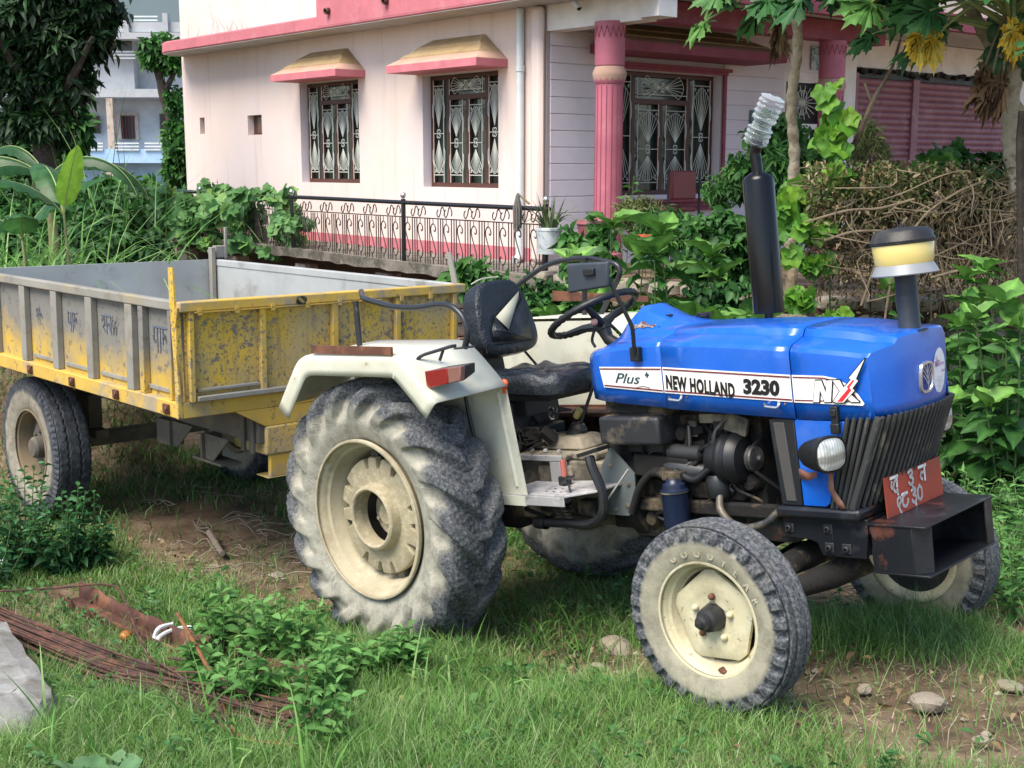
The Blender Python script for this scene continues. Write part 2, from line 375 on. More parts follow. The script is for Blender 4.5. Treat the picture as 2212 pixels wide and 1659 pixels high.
ROD=(gpx(-70,1325),gpx(690,1592)); CHN=(gpx(152,1300),gpx(640,1500))
def clear(x,y): return (corridor(x,y,*ROD,.15)|corridor(x,y,*CHN,.07))
def patch(x,y,f=1.,s=0.): return .5+.5*np.sin(x*2.7*f+1.3+s+1.5*np.sin(y*1.9*f))*np.cos(y*3.1*f+s+.7*np.sin(x*2.2*f))
def near_wheels(x,y): return np.ones(len(x),bool)
P=[];H=[];Wd=[];R_=[]
def sow(n,x0,x1,y0,y1,h0,h1,w0,w1,mask=True,keep=None,dry=.08,rb=0.):
    x,y=scatter(n,x0,x1,y0,y1,mask,keep=keep); k=len(x); p=patch(x,y)
    P.append(np.stack([x,y,ground_z(x,y)-.012],1)); H.append(RNG.uniform(h0,h1,k)*(.55+.75*p)); Wd.append(RNG.uniform(w0,w1,k))
    r=np.clip(RNG.normal(.48+rb,.17,k)+.22*(patch(x,y,1.7,2.)-.5),0,.84); r=np.where(RNG.random(k)<dry,.86+.14*RNG.random(k),r); R_.append(r)
sow(190000,-3.2,3.2,3.1,5.6,.07,.21,.0026,.0044,dry=.08,rb=.12)
sow(34000,-3.4,-.7,4.9,7.6,.10,.21,.0035,.006,dry=.06,rb=.08,keep=lambda x,y:~corridor(x,y,*ROD,.34)&~corridor(x,y,*CHN,.2))
sow(95000,-3.9,4.2,5.5,8.2,.05,.14,.0032,.0055,dry=.12,rb=.0)
sow(50000,-5.6,5.2,7.6,10.5,.06,.2,.006,.010,mask=True,dry=.08,rb=-.08)
g=blades('grass',np.concatenate(P),np.concatenate(H),np.concatenate(Wd),m_grass,rnd=np.concatenate(R_),lean=.55,curl=.65); tag(g,kind='stuff')
lx_,ly_=scatter(1500,-3.4,4,3.2,8,False); nl=len(lx_); a_=RNG.uniform(0,2*PI,nl)
g=leaves('leaf_litter',LF_OV,np.stack([lx_,ly_,ground_z(lx_,ly_)+RNG.uniform(-.02,.05,nl)],1),np.stack([np.cos(a_),np.sin(a_),RNG.normal(0,.3,nl)],1),RNG.uniform(.02,.06,nl),leafmat('litter',[(.10,.06,.03),(.22,.14,.07),(.34,.27,.14)],trans=.1,rough=.9)); tag(g,kind='stuff')
hx,hy=scatter(2600,-3.2,3.2,3.2,7.8,True); keep_=patch(hx,hy,1.4,1.)>.45; hx,hy=hx[keep_],hy[keep_]; nh=len(hx); rep=5
hp=np.repeat(np.stack([hx,hy,ground_z(hx,hy)+RNG.uniform(.02,.09,nh)],1),rep,0)+RNG.normal(0,.012,(nh*rep,3)); a_=RNG.uniform(0,2*PI,nh*rep)
g=leaves('low_herbs',LF_OV,hp,np.stack([np.cos(a_),np.sin(a_),RNG.uniform(.0,.6,nh*rep)],1),RNG.uniform(.02,.05,nh*rep),leafmat('herb_leaf',[(.04,.12,.03),(.07,.19,.05),(.13,.27,.08)],trans=.3)); tag(g,kind='stuff')
m_dryg=leafmat('dry_blades',[(.26,.19,.10),(.42,.34,.2),(.5,.44,.3)],trans=.1,rough=.8)
x,y=scatter(16000,-3.5,4,3.2,8,False,keep=lambda a,b:RNG.random(len(a))<.3+.4*track_mask(a,b)); 
g=blades('dry_litter',np.stack([x,y,ground_z(x,y)-.018],1),RNG.uniform(.04,.13,len(x)),RNG.uniform(.0025,.005,len(x)),m_dryg,lean=1.9,curl=.3); tag(g,kind='stuff')
# ============================================================ materials of the machines
m_blue=M('blue_paint',(.005,.11,.56),[((.02,.15,.58),1.3,.45,.75,.6),((.16,.25,.46),5,.55,.80,.35),((.45,.48,.52),60,.74,.78,.7),((.22,.24,.26),2.2,.66,.82,.35)],rough=.30,coat=.55,vary=.12,rvar=.12)
m_bluechip=M('rust_chip',(.30,.26,.24),[((.10,.04,.025),22,.45,.55)],rough=.8)
m_cream=M('cream_paint',(.60,.60,.49),[((.46,.42,.31),3.5,.5,.72,.8),((.26,.18,.10),14,.64,.72,.75),((.22,.17,.10),55,.68,.72,.8),((.36,.34,.37),2.2,.60,.70,.6),((.80,.80,.78),5,.6,.72,.6)],rough=.42,vary=.08,rvar=.1)
m_creamrim=M('cream_rim',(.55,.50,.33),[((.36,.30,.19),5,.48,.64,.75),((.66,.63,.50),11,.55,.68,.7),((.22,.18,.11),38,.62,.66,.85)],rough=.6,vary=.12,bump=(40,.3,.004))
m_rearrim=M('dusty_rim',(.42,.37,.25),[((.30,.25,.16),6,.46,.64,.8),((.62,.58,.45),4,.56,.7,.7)],rough=.85,vary=.12,bump=(45,.5,.006))
m_cast=M('dusty_cast_iron',(.36,.31,.2),[((.46,.41,.28),26,.5,.6,.8),((.25,.21,.14),6,.55,.7,.6)],rough=.9,bump=(60,.7,.006))
m_blk=M('black_paint',(.011,.012,.014),[((.06,.055,.05),7,.6,.78,.5)],rough=.45,vary=.2)
m_blkworn=M('worn_black_steel',(.012,.014,.018),[((.12,.045,.028),5,.61,.68,.85),((.10,.11,.12),6,.58,.8,.5),((.55,.55,.52),46,.71,.74,.9)],rough=.38,vary=.3,bump=(30,.3,.004))
m_blktube=M('tube_black',(.02,.022,.026),[((.16,.12,.11),16,.62,.74,.7)],rough=.32)
m_grime=M('engine_grime',(.022,.021,.020),[((.17,.13,.08),5,.54,.68,.8),((.012,.012,.013),9,.55,.7,.8)],rough=.92,vary=.4,spec=.2,bump=(28,.7,.012))
m_dark=M('dark_metal',(.018,.018,.02),[((.10,.085,.06),6,.56,.72,.7)],rough=.5,vary=.4,bump=(30,.4,.006))
m_dusty=M('dusty_metal',(.09,.08,.062),[((.30,.26,.19),4,.48,.62,.9),((.04,.04,.042),9,.56,.68,.9)],rough=.85,vary=.25,bump=(26,.6,.01))
m_plate=M('dusty_footplate',(.34,.33,.33),[((.12,.12,.14),8,.5,.62,.8),((.52,.51,.48),5,.52,.65,.8)],rough=.7,bump=(40,.4,.005))
m_seat=M('seat_vinyl',(.010,.013,.018),[((.08,.10,.125),2.6,.52,.8,.55),((.16,.18,.21),7,.66,.82,.35)],rough=.38,vary=.25,bump=(7,.75,.03),rvar=.1)
m_lining=M('seat_lining',(.42,.42,.34),rough=.8)
m_rust=M('rusty_steel',(.11,.045,.028),[((.20,.085,.045),9,.48,.6,.9),((.05,.03,.025),4,.55,.7,.8),((.5,.48,.44),40,.74,.78,.6)],rough=.9,bump=(50,.5,.005))
m_redlens=M('red_lens',(.20,.010,.008),[((.25,.12,.09),7,.6,.8,.5)],rough=.25,coat=.5)
m_brnlens=M('brown_lens',(.20,.09,.07),[((.42,.33,.27),6,.5,.75,.5)],rough=.4,coat=.2)
m_orange=M('orange_plastic',(.85,.12,.02),rough=.4)
def rib_reflect_fn(col,c):
    N,L=c['N'],c['L']; wv=N.new('ShaderNodeTexWave'); wv.bands_direction='Y'; wv.inputs['Scale'].default_value=28; wv.inputs['Distortion'].default_value=.6; L.new(c['co'],wv.inputs[0]); wz=N.new('ShaderNodeTexWave'); wz.bands_direction='Z'; wz.inputs['Scale'].default_value=4.; wz.inputs['Distortion'].default_value=2.5; L.new(c['co'],wz.inputs[0])
    col=c['mix'](c['ramp'](wv.outputs['Fac'],.2,.8,(0,0,0,1),(.45,.45,.45,1)),col,(.22,.23,.21)); return c['mix'](c['ramp'](wz.outputs['Fac'],.55,.9,(0,0,0,1),(.7,.7,.7,1)),col,(.12,.13,.11))  # lens ribs and darker reflection bands, both painted into the glass colour
m_glass=M('lamp_glass',(.52,.54,.50),[((.88,.90,.88),10,.46,.58,.9),((.16,.17,.15),7,.60,.68,.7)],rough=.2,metal=.2,coat=1.,fn=rib_reflect_fn)
m_white=M('decal_white',(.80,.79,.74),[((.62,.6,.54),5,.58,.75,.5)],rough=.4,vary=.03)
m_maroon=M('decal_maroon',(.16,.012,.02),rough=.5)
m_ink=M('decal_black',(.008,.008,.01),rough=.45)
m_decred=M('decal_red',(.62,.02,.03),rough=.4)
m_decor=M('decal_orange',(.75,.42,.12),rough=.5)
m_chrome=M('silver_trim',(.62,.63,.64),rough=.28,metal=.85)
m_emblue=M('emblem_blue',(.005,.03,.24),rough=.4)
m_plastw=M('sticker_paper',(.78,.77,.80),rough=.6)
m_violet=M('sticker_print',(.30,.12,.30),rough=.7)
m_greyprint=M('faint_print',(.50,.50,.56),rough=.7)
m_red=M('plate_red',(.36,.055,.025),[((.24,.06,.035),6,.5,.65,.8),((.5,.22,.14),16,.66,.74,.6)],rough=.65)
m_paintw=M('hand_paint_white',(.74,.74,.72),[((.5,.33,.28),26,.6,.7,.7)],rough=.6)
m_yel=M('cleaner_bowl',(.72,.58,.20),[((.62,.52,.28),5,.5,.7,.5)],rough=.25,coat=.3)
m_skirt=M('grey_skirt',(.26,.28,.30),rough=.4)
def tyre_fn(dark,worn,dust,wscale=22,vs=17):
    def fn(col,c):
        N,L=c['N'],c['L']; a=N.new('ShaderNodeAttribute'); a.attribute_name='rnd'
        b=c['mix'](c['ramp'](c['noise'](wscale,8,.75,off=1),.44,.6),dark,worn)
        b=c['mix'](c['ramp'](c['noise'](5,4,off=7),.5,.8,(0,0,0,1),(.3,.3,.3,1)),b,tuple(q*.8 for q in dust))
        ad=N.new('ShaderNodeMath'); ad.operation='ADD'; L.new(a.outputs['Fac'],ad.inputs[0]); sub=N.new('ShaderNodeMath'); sub.operation='MULTIPLY_ADD'
        L.new(c['noise'](9,6,.7,off=4),sub.inputs[0]); sub.inputs[1].default_value=1.2; sub.inputs[2].default_value=-.6; L.new(sub.outputs[0],ad.inputs[1])
        f=c['ramp'](ad.outputs[0],.25,.75)
        d=c['mix'](c['ramp'](c['noise'](14,5,off=8),.4,.65),dust,tuple(q*.62 for q in dust))
        # straw-like scratches in the dried mud
        v=N.new('ShaderNodeTexVoronoi'); v.feature='DISTANCE_TO_EDGE'; v.inputs['Scale'].default_value=vs; L.new(c['co'],v.inputs[0])
        d=c['mix'](c['ramp'](v.outputs['Distance'],.0,.035,(.55,.55,.55,1),(0,0,0,1)),d,tuple(min(1,q*1.35) for q in dust))
        return c['mix'](f,b,d)
    return fn
m_tyre=M('rear_tyre_rubber',(.1,.1,.1),rough=.8,bump=(70,.6,.006),fn=tyre_fn((.036,.040,.046),(.145,.15,.155),(.36,.345,.28),75))
m_tyref=M('front_tyre_rubber',(.1,.1,.1),rough=.8,bump=(80,.3,.003),fn=tyre_fn((.032,.036,.043),(.155,.162,.170),(.34,.315,.235),70,60))
m_tyret=M('trailer_tyre_rubber',(.1,.1,.1),rough=.8,bump=(40,.5,.006),fn=tyre_fn((.022,.026,.034),(.075,.085,.10),(.30,.27,.21)))
def sm(x,a,b): 
    t=np.clip((x-a)/(b-a),0,1); return t*t*(3-2*t)
def tyre(name,c,R,hw,rimr,kind,parent,mat,nth=288,flip=1.,label=None):
    base=np.array([(.66,0),(.80,.10),(.93,.28),(1.0,.50),(.99,.70),(.90,.87),(.72,.955),(.4,.99),(.15,1.0)])
    if kind=='front': base=np.array([(.70,0),(.84,.10),(.95,.3),(1.0,.52),(.97,.72),(.88,.89),(.74,.965),(.4,.99),(.15,1.0)])
    if kind=='truck': base=np.array([(.72,0),(.86,.10),(.97,.3),(1.0,.5),(.98,.74),(.92,.93),(.80,.985),(.4,1.),(.15,1.0)])
    half=np.array([p for p in catmull([(a,b,0) for a,b in base],5 if kind=='rear' else 9)])[:,:2]
    prof=np.concatenate([half*[-1,1],half[::-1]]); n=len(prof); t=np.linspace(-1,1,n)
    th=np.linspace(0,2*PI,nth,endpoint=False); TH_,T=np.meshgrid(th,t,indexing='ij')
    Y=np.interp(T,t,prof[:,0])*hw; Rr=rimr+np.interp(T,t,prof[:,1])*(R-rimr)
    at_=np.abs(T); H=np.zeros_like(T); side=np.sign(T); K=np.zeros_like(T)
    if kind=='rear':
        N=18; ph=TH_*N/(2*PI)+at_*1.75*flip+(side>0)*.5; fr=ph-np.floor(ph)
        l=sm(fr,.03,.10)*(1-sm(fr,.46,.66)); env=(1-sm(at_,.56,.72)); H=(l-.62)*.046*env
        H+= (.0025*np.sin(TH_*61+T*23)*np.cos(TH_*43-T*51)+.002*np.sin(TH_*131+T*77))*env*(1-sm(at_,.3,.5))
        K=sm(at_,.36,.62)*1.0-.30*l*env*sm(at_,.3,.5)
    elif kind=='front':
        N=30; ph=TH_*N/(2*PI)+(side>0)*.3; fr=ph-np.floor(ph)
        blk=sm(fr,.05,.16)*(1-sm(fr,.6,.72)); sh=np.exp(-((at_-.47)/.10)**4)
        zz=.012*np.sin(TH_*30)*0
        gr=sum(np.exp(-((T-g+zz)/.030)**2) for g in(-.32,-.11,.11,.32)); 
        H=-.022*gr*(at_<.40)+(blk-.6)*.022*sh
        K=sm(at_,.50,.72)-.3*blk*sh
    else:
        gr=sum(np.exp(-((T-g+.018*np.sin(TH_*55))/.02)**2) for g in(-.3,-.1,.1,.3)); blk=.5+.5*np.sin(TH_*70); sh=np.exp(-((at_-.42)/.07)**4)
        H=-.012*gr*(at_<.4)-.008*sh*(blk>.6); K=sm(at_,.50,.66)*.95
    # normals of profile
    dY=np.gradient(np.interp(t,t,prof[:,0])*hw,t); dR=np.gradient(np.interp(t,t,prof[:,1])*(R-rimr),t); ln=np.hypot(dY,dR)+1e-9
    nR=np.interp(T,t,dY/ln); nY=np.interp(T,t,-dR/ln)
    Rr=Rr+H*nR; Y=Y+H*nY
    V=np.stack([c[0]+Rr*np.cos(TH_),c[1]+Y,c[2]+Rr*np.sin(TH_)],-1).reshape(-1,3)
    I=np.arange(nth*n).reshape(nth,n); J=np.roll(I,-1,0); Q=np.stack([I[:,:-1],J[:,:-1],J[:,1:],I[:,1:]],-1).reshape(-1,4)
    return rawmesh(name,V,Q.ravel(),np.arange(len(Q))*4,np.full(len(Q),4),mat,parent,np.clip(K,0,1).ravel())
TR=thing('tractor','blue and cream farm tractor with torn black seat, in front of yellow trailer','tractor',TRP,TRE)
A_=lambda px,py,**k: at(px,py,TF,**k)
# ------------------------------------------------------------ rear wheels
def rear_wheel(yo,s,label):
    """yo: outer flange plane, s=+1 when inward is +y"""
    cz=.63; mb=MB()
    mb.lathe([(.375,-.004),(.386,0),(.386,.012),(.372,.022),(.362,.05),(.348,.058),(.340,.10),(.325,.115),(.318,.17),(.318,.20),(.340,.215),(.35,.27),(.362,.285),(.385,.30)],c=(0,yo,cz),axis=(0,s,0),n=64)
    w=mb.build('rear_wheel',m_rearrim,TR,solid=.008)
    if label: w['label']=label
    tyre('tyre',(0,yo+s*.157,cz),.655,.168,.372,'rear',w,m_tyre,nth=540,flip=-1 if s>0 else 1)
    mb=MB(); n=160; P=[]
    for i in range(n):
        a=2*PI*i/n; f=(a*8/(2*PI)+.25)%1; r=.285
        if abs(f-.5)<.10: r=.285-.055*(1-(abs(f-.5)/.10)**4)
        f2=(a*4/(2*PI)+.6)%1
        if abs(f2-.5)<.03: r=min(r,.235)
        P.append((r*math.cos(a),r*math.sin(a)))
    y0=yo+s*.085; y1=yo+s*.125; ri=.135
    V=[]
    for (rr,y) in ((1,y0+s*.006),(.965,y0),(None,y0),(None,y1),(1,y1)):
        for x,z in P:
            q=math.hypot(x,z); 
            if rr is None: V.append((x/q*ri,y,cz+z/q*ri))
            else: V.append((x*rr,y,cz+z*rr))
    F=[]
    for k in range(5):
        for i in range(n):
            j=(i+1)%n; a_=k*n; b_=((k+1)%5)*n; F.append((a_+i,a_+j,b_+j,b_+i))
    mb.add(V,F,True); mb.lathe([(.132,.09),(.132,.035),(.142,.028),(.156,.036),(.166,.085),(.185,.09)],c=(0,yo,cz),axis=(0,s,0),n=48)
    mb.build('wheel_weight',m_cast,w,bevel=.003)
    mb=MB(); mb.lathe([(.0,.13),(.05,.128),(.055,.16),(.118,.165),(.128,.20),(.16,.24)],c=(0,yo,cz),axis=(0,s,0),n=32)
    mb.build('hub',m_cast,w)
    for k in range(6):
        a=2*PI*(k+.3)/6; mb=MB(); mb.lathe([(0,-.022),(.011,-.02),(.013,0),(.013,.01)],c=(.088*math.cos(a),yo+s*.163,cz+.088*math.sin(a)),axis=(0,s,0),n=6); mb.build('wheel_nut',m_cast,w)
    mb=MB(); mb.lathe([(.13,.245),(.318,.21)],c=(0,yo,cz),axis=(0,s,0),n=48); mb.build('wheel_disc',m_dark,w)
    for k in range(4):
        a=2*PI*(k+.1)/4; mb=MB(); c=(.275*math.cos(a),yo+s*.15,cz+.275*math.sin(a)); mb.box(c,(.09,.03,.05),rot=(0,-a,0)); mb.lathe([(0,-.045),(.016,-.043),(.018,-.02),(.018,0)],c=c,axis=(0,s,0),n=8); mb.build('bracket',m_dusty,w,bevel=.004)
    return w
rear_wheel(-.883,1,'rear wheel caked in pale dried mud'); rear_wheel(.883,-1,None)
# ------------------------------------------------------------ front wheels
WB=1.9395
def front_wheel(yo,s,cz,label):
    c=(WB,yo,cz); mb=MB()
    mb.lathe([(.214,-.003),(.2235,0),(.2235,.010),(.214,.016),(.207,.034),(.196,.040),(.190,.065),(.180,.074),(.178,.105),(.190,.115),(.20,.13),(.222,.14)],c=c,axis=(0,s,0),n=56)
    w=mb.build('front_wheel',m_creamrim,TR,solid=.006); w['label']=label
    tyre('tyre',(WB,yo+s*.068,cz),.367,.086,.212,'front',w,m_tyref,nth=540)
    # pressed disc with five flats
    n=120; V=[(0,.052,0)]; rings=[]
    for q,y in((.3,.052),(.34,.046),(.55,.044),(.62,.040),(.9,.042),(1,.05),(1.0,.066)):
        for i in range(n):
            a=2*PI*i/n; f=((a-.35)%(2*PI/5))-PI/5; r=min(.180,.158/math.cos(f)*1.0) if abs(f)<.55 else .180
            r=min(r,.181); V.append((r*q*math.cos(a),y,r*q*math.sin(a)))
    V=[(c[0]+x,c[1]+s*y,c[2]+z) for x,y,z in V]; F=[(0,1+i,1+(i+1)%n) for i in range(n)]
    for k in range(6):
        for i in range(n): a_=1+k*n;b_=1+(k+1)*n;j=(i+1)%n; F.append((a_+i,a_+j,b_+j,b_+i))
    mb=MB(); mb.add(V,F,True); mb.build('wheel_disc',m_creamrim,w)
    mb=MB(); mb.lathe([(0,-.062),(.012,-.060),(.015,-.045),(.026,-.04),(.030,-.012),(.044,-.006),(.05,.02),(.052,.05)],c=c,axis=(0,s,0),n=24); mb.build('hub',m_dark,w)
    for k in range(5):
        a=2*PI*k/5+.25; mb=MB(); mb.sphere((c[0]+.082*math.cos(a),c[1]+s*.036,c[2]+.082*math.sin(a)),(.0135,.016,.0135),10,6); mb.build('wheel_nut',m_rust if k%2 else m_creamrim,w)
    mb=MB(); mb.lathe([(.0,.12),(.178,.11)],c=c,axis=(0,s,0),n=40); mb.build('brake_drum',m_dark,w)
    mb=MB(); mb.box((c[0]+.03,c[1]+s*.03,c[2]-.196),(.03,.03,.012),rot=(0,.4,0)); mb.build('valve',m_rust,w,bevel=.003)
    return w
front_wheel(-.849,1,.363,'cream front wheel with a black hub and rusty nuts')
fw=front_wheel(.849,-1,.226,'front wheel on the side away from the camera, behind the steel bumper')
# raised maker name round the near front tyre
def ringtext(s,wheel,c,r,y,size,a0,step,mat,sgn=1):
    for k,ch in enumerate(s):
        a=a0-step*k
        if ch==' ': continue
        o=(c[0]+r*math.cos(a),y,c[2]+r*math.sin(a))
        u=(math.sin(a),0,-math.cos(a)); v=(math.cos(a),0,math.sin(a))
        textmesh('raised_letter',ch,size,mat,wheel,frame4(o,u,v),ext=.002,bold=.0008,align='CENTER')
m_letter=M('letter_rubber',(.40,.37,.27),[((.2,.19,.15),30,.5,.6,.8)],rough=.85)
nw=[o for o in TR.children if o.name.startswith('front_wheel')][0]
ringtext('GOODYEAR',nw,(WB,0,.363),.243,-.862,.038,rad(118),rad(13.5),m_letter)
# ------------------------------------------------------------ axles and chassis
mb=MB(); mb.lathe([(.10,-.56),(.10,-.3),(.15,-.22),(.17,0),(.15,.22),(.10,.3),(.10,.56)],c=(0,0,.63),axis=(0,1,0),n=20); mb.bb(-.25,.35,-.2,.2,.45,.95); mb.build('rear_axle',m_grime,TR,bevel=.02)
mb=MB(); mb.bb(.33,1.05,-.17,.17,.50,.80); mb.bb(.34,.70,-.20,.20,.80,.835); mb.bb(.70,.86,-.16,.16,.80,.84)
mb.box((.56,0,.87),(.36,.22,.06),taper=.7); mb.bb(.5,.72,-.19,-.14,.55,.78); mb.build('gearbox',m_dusty,TR,bevel=.012)
mb=MB(); 
for x in(.36,.45,.54,.63): mb.lathe([(0,.016),(.012,.014),(.014,0)],c=(x,-.16,.838),axis=(0,0,1),n=6)
mb.bb(.60,.70,-.205,-.185,.55,.80); mb.bb(.36,.68,-.206,-.19,.80,.83); mb.build('gearbox_cover',m_plate,TR,bevel=.004)
for (a,b,kn) in (((.44,-.03,.90),(.17,.0,1.12),None),((.62,.02,.94),(.80,.06,1.30),None),((.50,.06,.90),(.585,.05,.99),m_yel)):
    mb=MB(); a=np.array(a);b=np.array(b); d=(b-a)/np.linalg.norm(b-a)
    mb.tube([a,b],.009,8); 
    if kn is None: mb.tube([a-d*.07,a-d*.05,a-d*.03,a-d*.01,a+d*.01],[.05,.052,.042,.044,.022],12)
    g=mb.build('gear_lever',m_dark,TR)
    if kn is not None: mb=MB(); mb.tube([b-d*.02,b+d*.03],.018,10); mb.build('lever_knob',kn,g)
    mb=MB(); mb.lathe([(.06,-.03),(.05,.0),(.03,.03)],c=a-d*.05,axis=d,n=14); mb.build('rubber_boot',m_dark,g)
mb=MB(); mb.bb(.96,1.10,-.19,.19,.5,1.0); mb.bb(1.10,1.78,-.15,.15,.52,1.02); mb.bb(1.12,1.75,-.12,.12,1.0,1.16); mb.bb(1.08,1.80,-.17,.17,.46,.60)
mb.bb(1.15,1.88,-.24,-.20,.60,.66); mb.box((1.30,-.19,.80),(.30,.10,.10),rot=(0,.05,0)); mb.bb(1.2,1.7,-.2,-.14,.66,.74)
mb.lathe([(.24,-.05),(.25,0),(.25,.05)],c=(1.10,0,.66),axis=(1,0,0),n=28,cap0=True,cap1=True)
mb.build('engine_block',m_grime,TR,bevel=.01)
mb=MB()
for k in range(5): mb.tube([(1.2+k*.12,-.18,1.0),(1.2+k*.12,-.22,.9),(1.18+k*.12,-.2,.78)],.008,6)
for k in range(26):
    x=1.12+.7*random.random(); z=.55+.45*random.random(); mb.lathe([(0,-.012),(.010,-.01),(.012,0)],c=(x,-.152,z),axis=(0,1,0),n=6)
for k in range(12):
    x=1.12+.55*random.random(); z=.62+.34*random.random(); mb.box((x,-.17,z),(.03+.06*random.random(),.05,.02+.05*random.random()),rot=(0,random.random()-.5,0))
mb.build('engine_fittings',m_grime,TR,bevel=.004)
m_graymetal=M('dull_grey_metal',(.045,.047,.05),[((.26,.22,.15),6,.5,.65,.8)],rough=.5,metal=.3)
mb=MB(); mb.lathe([(.0,-.10),(.045,-.098),(.05,-.06),(.05,.05),(.038,.07),(.03,.10)],c=(1.42,-.20,.79),axis=(1,0,-.08),n=20); mb.lathe([(0,-.1),(.03,-.098),(.034,-.05),(.034,.07),(0,.09)],c=(1.44,-.21,.865),axis=(1,0,-.05),n=16); mb.build('starter_motor',m_graymetal,TR)
mb=MB(); mb.lathe([(0,-.13),(.07,-.12),(.082,-.10),(.082,-.055),(.105,-.05),(.112,-.03),(.104,-.02),(.104,0),(.112,.01),(.106,.03),(.09,.05),(.03,.06)],c=(1.68,-.2,.845),axis=(1,0,0),n=40)
mb.box((1.62,-.16,.97),(.10,.06,.06)); mb.build('alternator',m_blk,TR)
mb=MB(); mb.lathe([(0,.02),(.012,.02),(.014,.005),(.03,.0),(.052,-.004),(.056,-.012),(.05,-.02),(.056,-.028),(.03,-.05)],c=(1.785,-.2,.846),axis=(1,0,0),n=28); mb.build('fan_pulley',m_graymetal,TR)
mb=MB(); mb.tube([(1.77,-.205,.895),(1.82,-.13,.96),(1.84,-.05,.98)],.009,6); mb.tube([(1.77,-.215,.80),(1.86,-.15,.70),(1.9,-.10,.64)],.009,6); mb.build('fan_belt',m_ink,TR)
mb=MB(); mb.lathe([(0,0),(.055,.002),(.058,.02),(.058,.15),(.06,.155),(.06,.165),(.052,.17),(.05,.19),(.035,.20),(.03,.215)],c=(1.415,-.30,.555),axis=(0,0,1),n=24); mb.build('oil_filter',M('filter_navy',(.01,.018,.045),[((.1,.1,.1),20,.68,.75,.6)],rough=.35),TR)
mb=MB(); mb.lathe([(.0600,0),(.0618,.001),(.0618,.006),(.0600,.007)],c=(1.415,-.30,.708),axis=(0,0,1),n=24); mb.build('filter_band',m_graymetal,TR)
mb=MB(); mb.box((1.40,-.25,.775),(.10,.10,.04)); mb.tube(fillet([(1.36,-.27,.77),(1.28,-.27,.79),(1.2,-.27,.72),(1.13,-.26,.59)],.05),.018,10); mb.tube(fillet([(1.38,-.25,.79),(1.27,-.25,.80),(1.18,-.25,.70),(1.12,-.24,.60)],.05),.012,8); mb.build('filter_head',m_grime,TR,bevel=.006)
mb=MB(); mb.tube(catmull([(1.40,-.26,.79),(1.5,-.27,.76),(1.57,-.26,.80),(1.66,-.25,.86)],6),.017,10); mb.build('radiator_hose',m_blk,TR)
mb=MB(); mb.tube(catmull([(1.62,-.24,.74),(1.64,-.29,.64),(1.74,-.31,.58),(1.86,-.31,.60),(1.93,-.29,.655)],7),.016,10); mb.build('rubber_hose',m_graymetal,TR)
mb=MB(); mb.lathe([(0,0),(.05,.005),(.055,.02),(.055,.08),(.04,.1)],c=(1.60,-.23,.68),axis=(0,0,1),n=20); mb.build('fuel_filter',m_blk,TR)
for P in ([(1.45,-.20,.98),(1.46,-.22,.90),(1.44,-.22,.84),(1.46,-.21,.80)],[(1.66,-.2,1.02),(1.62,-.24,.97),(1.61,-.25,.92),(1.585,-.24,.86),(1.59,-.22,.78)]):
    mb=MB(); mb.tube(catmull(P,5),.009,8); mb.build('pipe',m_graymetal,TR)
mb=MB(); mb.bb(1.50,1.72,-.19,-.15,.99,1.03); mb.bb(1.44,1.48,-.19,-.17,.93,1.0); mb.box((1.70,-.2,.99),(.11,.02,.08),rot=(0,.3,0)); mb.build('bracket',m_dusty,TR,bevel=.003)
mb=MB(); mb.tube([(1.00,-.34,.60),(1.17,-.3,.80)],.005,6); mb.build('control_rod',M('bare_rod',(.35,.34,.3),rough=.5),TR)
mb=MB(); mb.poly([(1.035,-.25,.89),(1.06,-.25,.87),(1.16,-.25,.77),(1.15,-.25,.60),(1.10,-.25,.575),(.975,-.25,.575),(.97,-.25,.80)],(0,.006,0)); mb.build('clutch_guard',M('guard_grey',(.13,.15,.15),[((.3,.28,.2),6,.55,.7,.7)],rough=.5),TR)
for q in((1.02,.80),(1.12,.72),(1.10,.62),(1.03,.60)): mb=MB(); mb.lathe([(0,-.006),(.010,-.005),(.012,0)],c=(q[0],-.25,q[1]),axis=(0,1,0),n=12); mb.build('bolt',m_dusty,TR)
for k in range(16):
    x=random.uniform(1.12,1.75); z=random.uniform(.66,1.02); P=[(x,-.17,z),(x+random.uniform(-.12,.12),-.23,z-.06),(x+random.uniform(-.2,.2),-.22,z-.12),(x+random.uniform(-.2,.2),-.16,z-.2)]; mb=MB(); mb.tube(catmull(P,5),random.choice((.004,.006,.010)),7); mb.build('hose',random.choice((m_blk,m_dark,m_grime)),TR)
for k in range(10):
    x=random.uniform(1.1,1.8); z=random.uniform(.55,1.0); mb=MB(); r=random.uniform(.018,.04); mb.lathe([(0,-.05),(r*.7,-.048),(r,-.03),(r,0),(r*1.2,.01),(r*1.2,.02)],c=(x,-.16,z),axis=(0,1,0),n=18); mb.build('engine_cover',m_grime,TR)
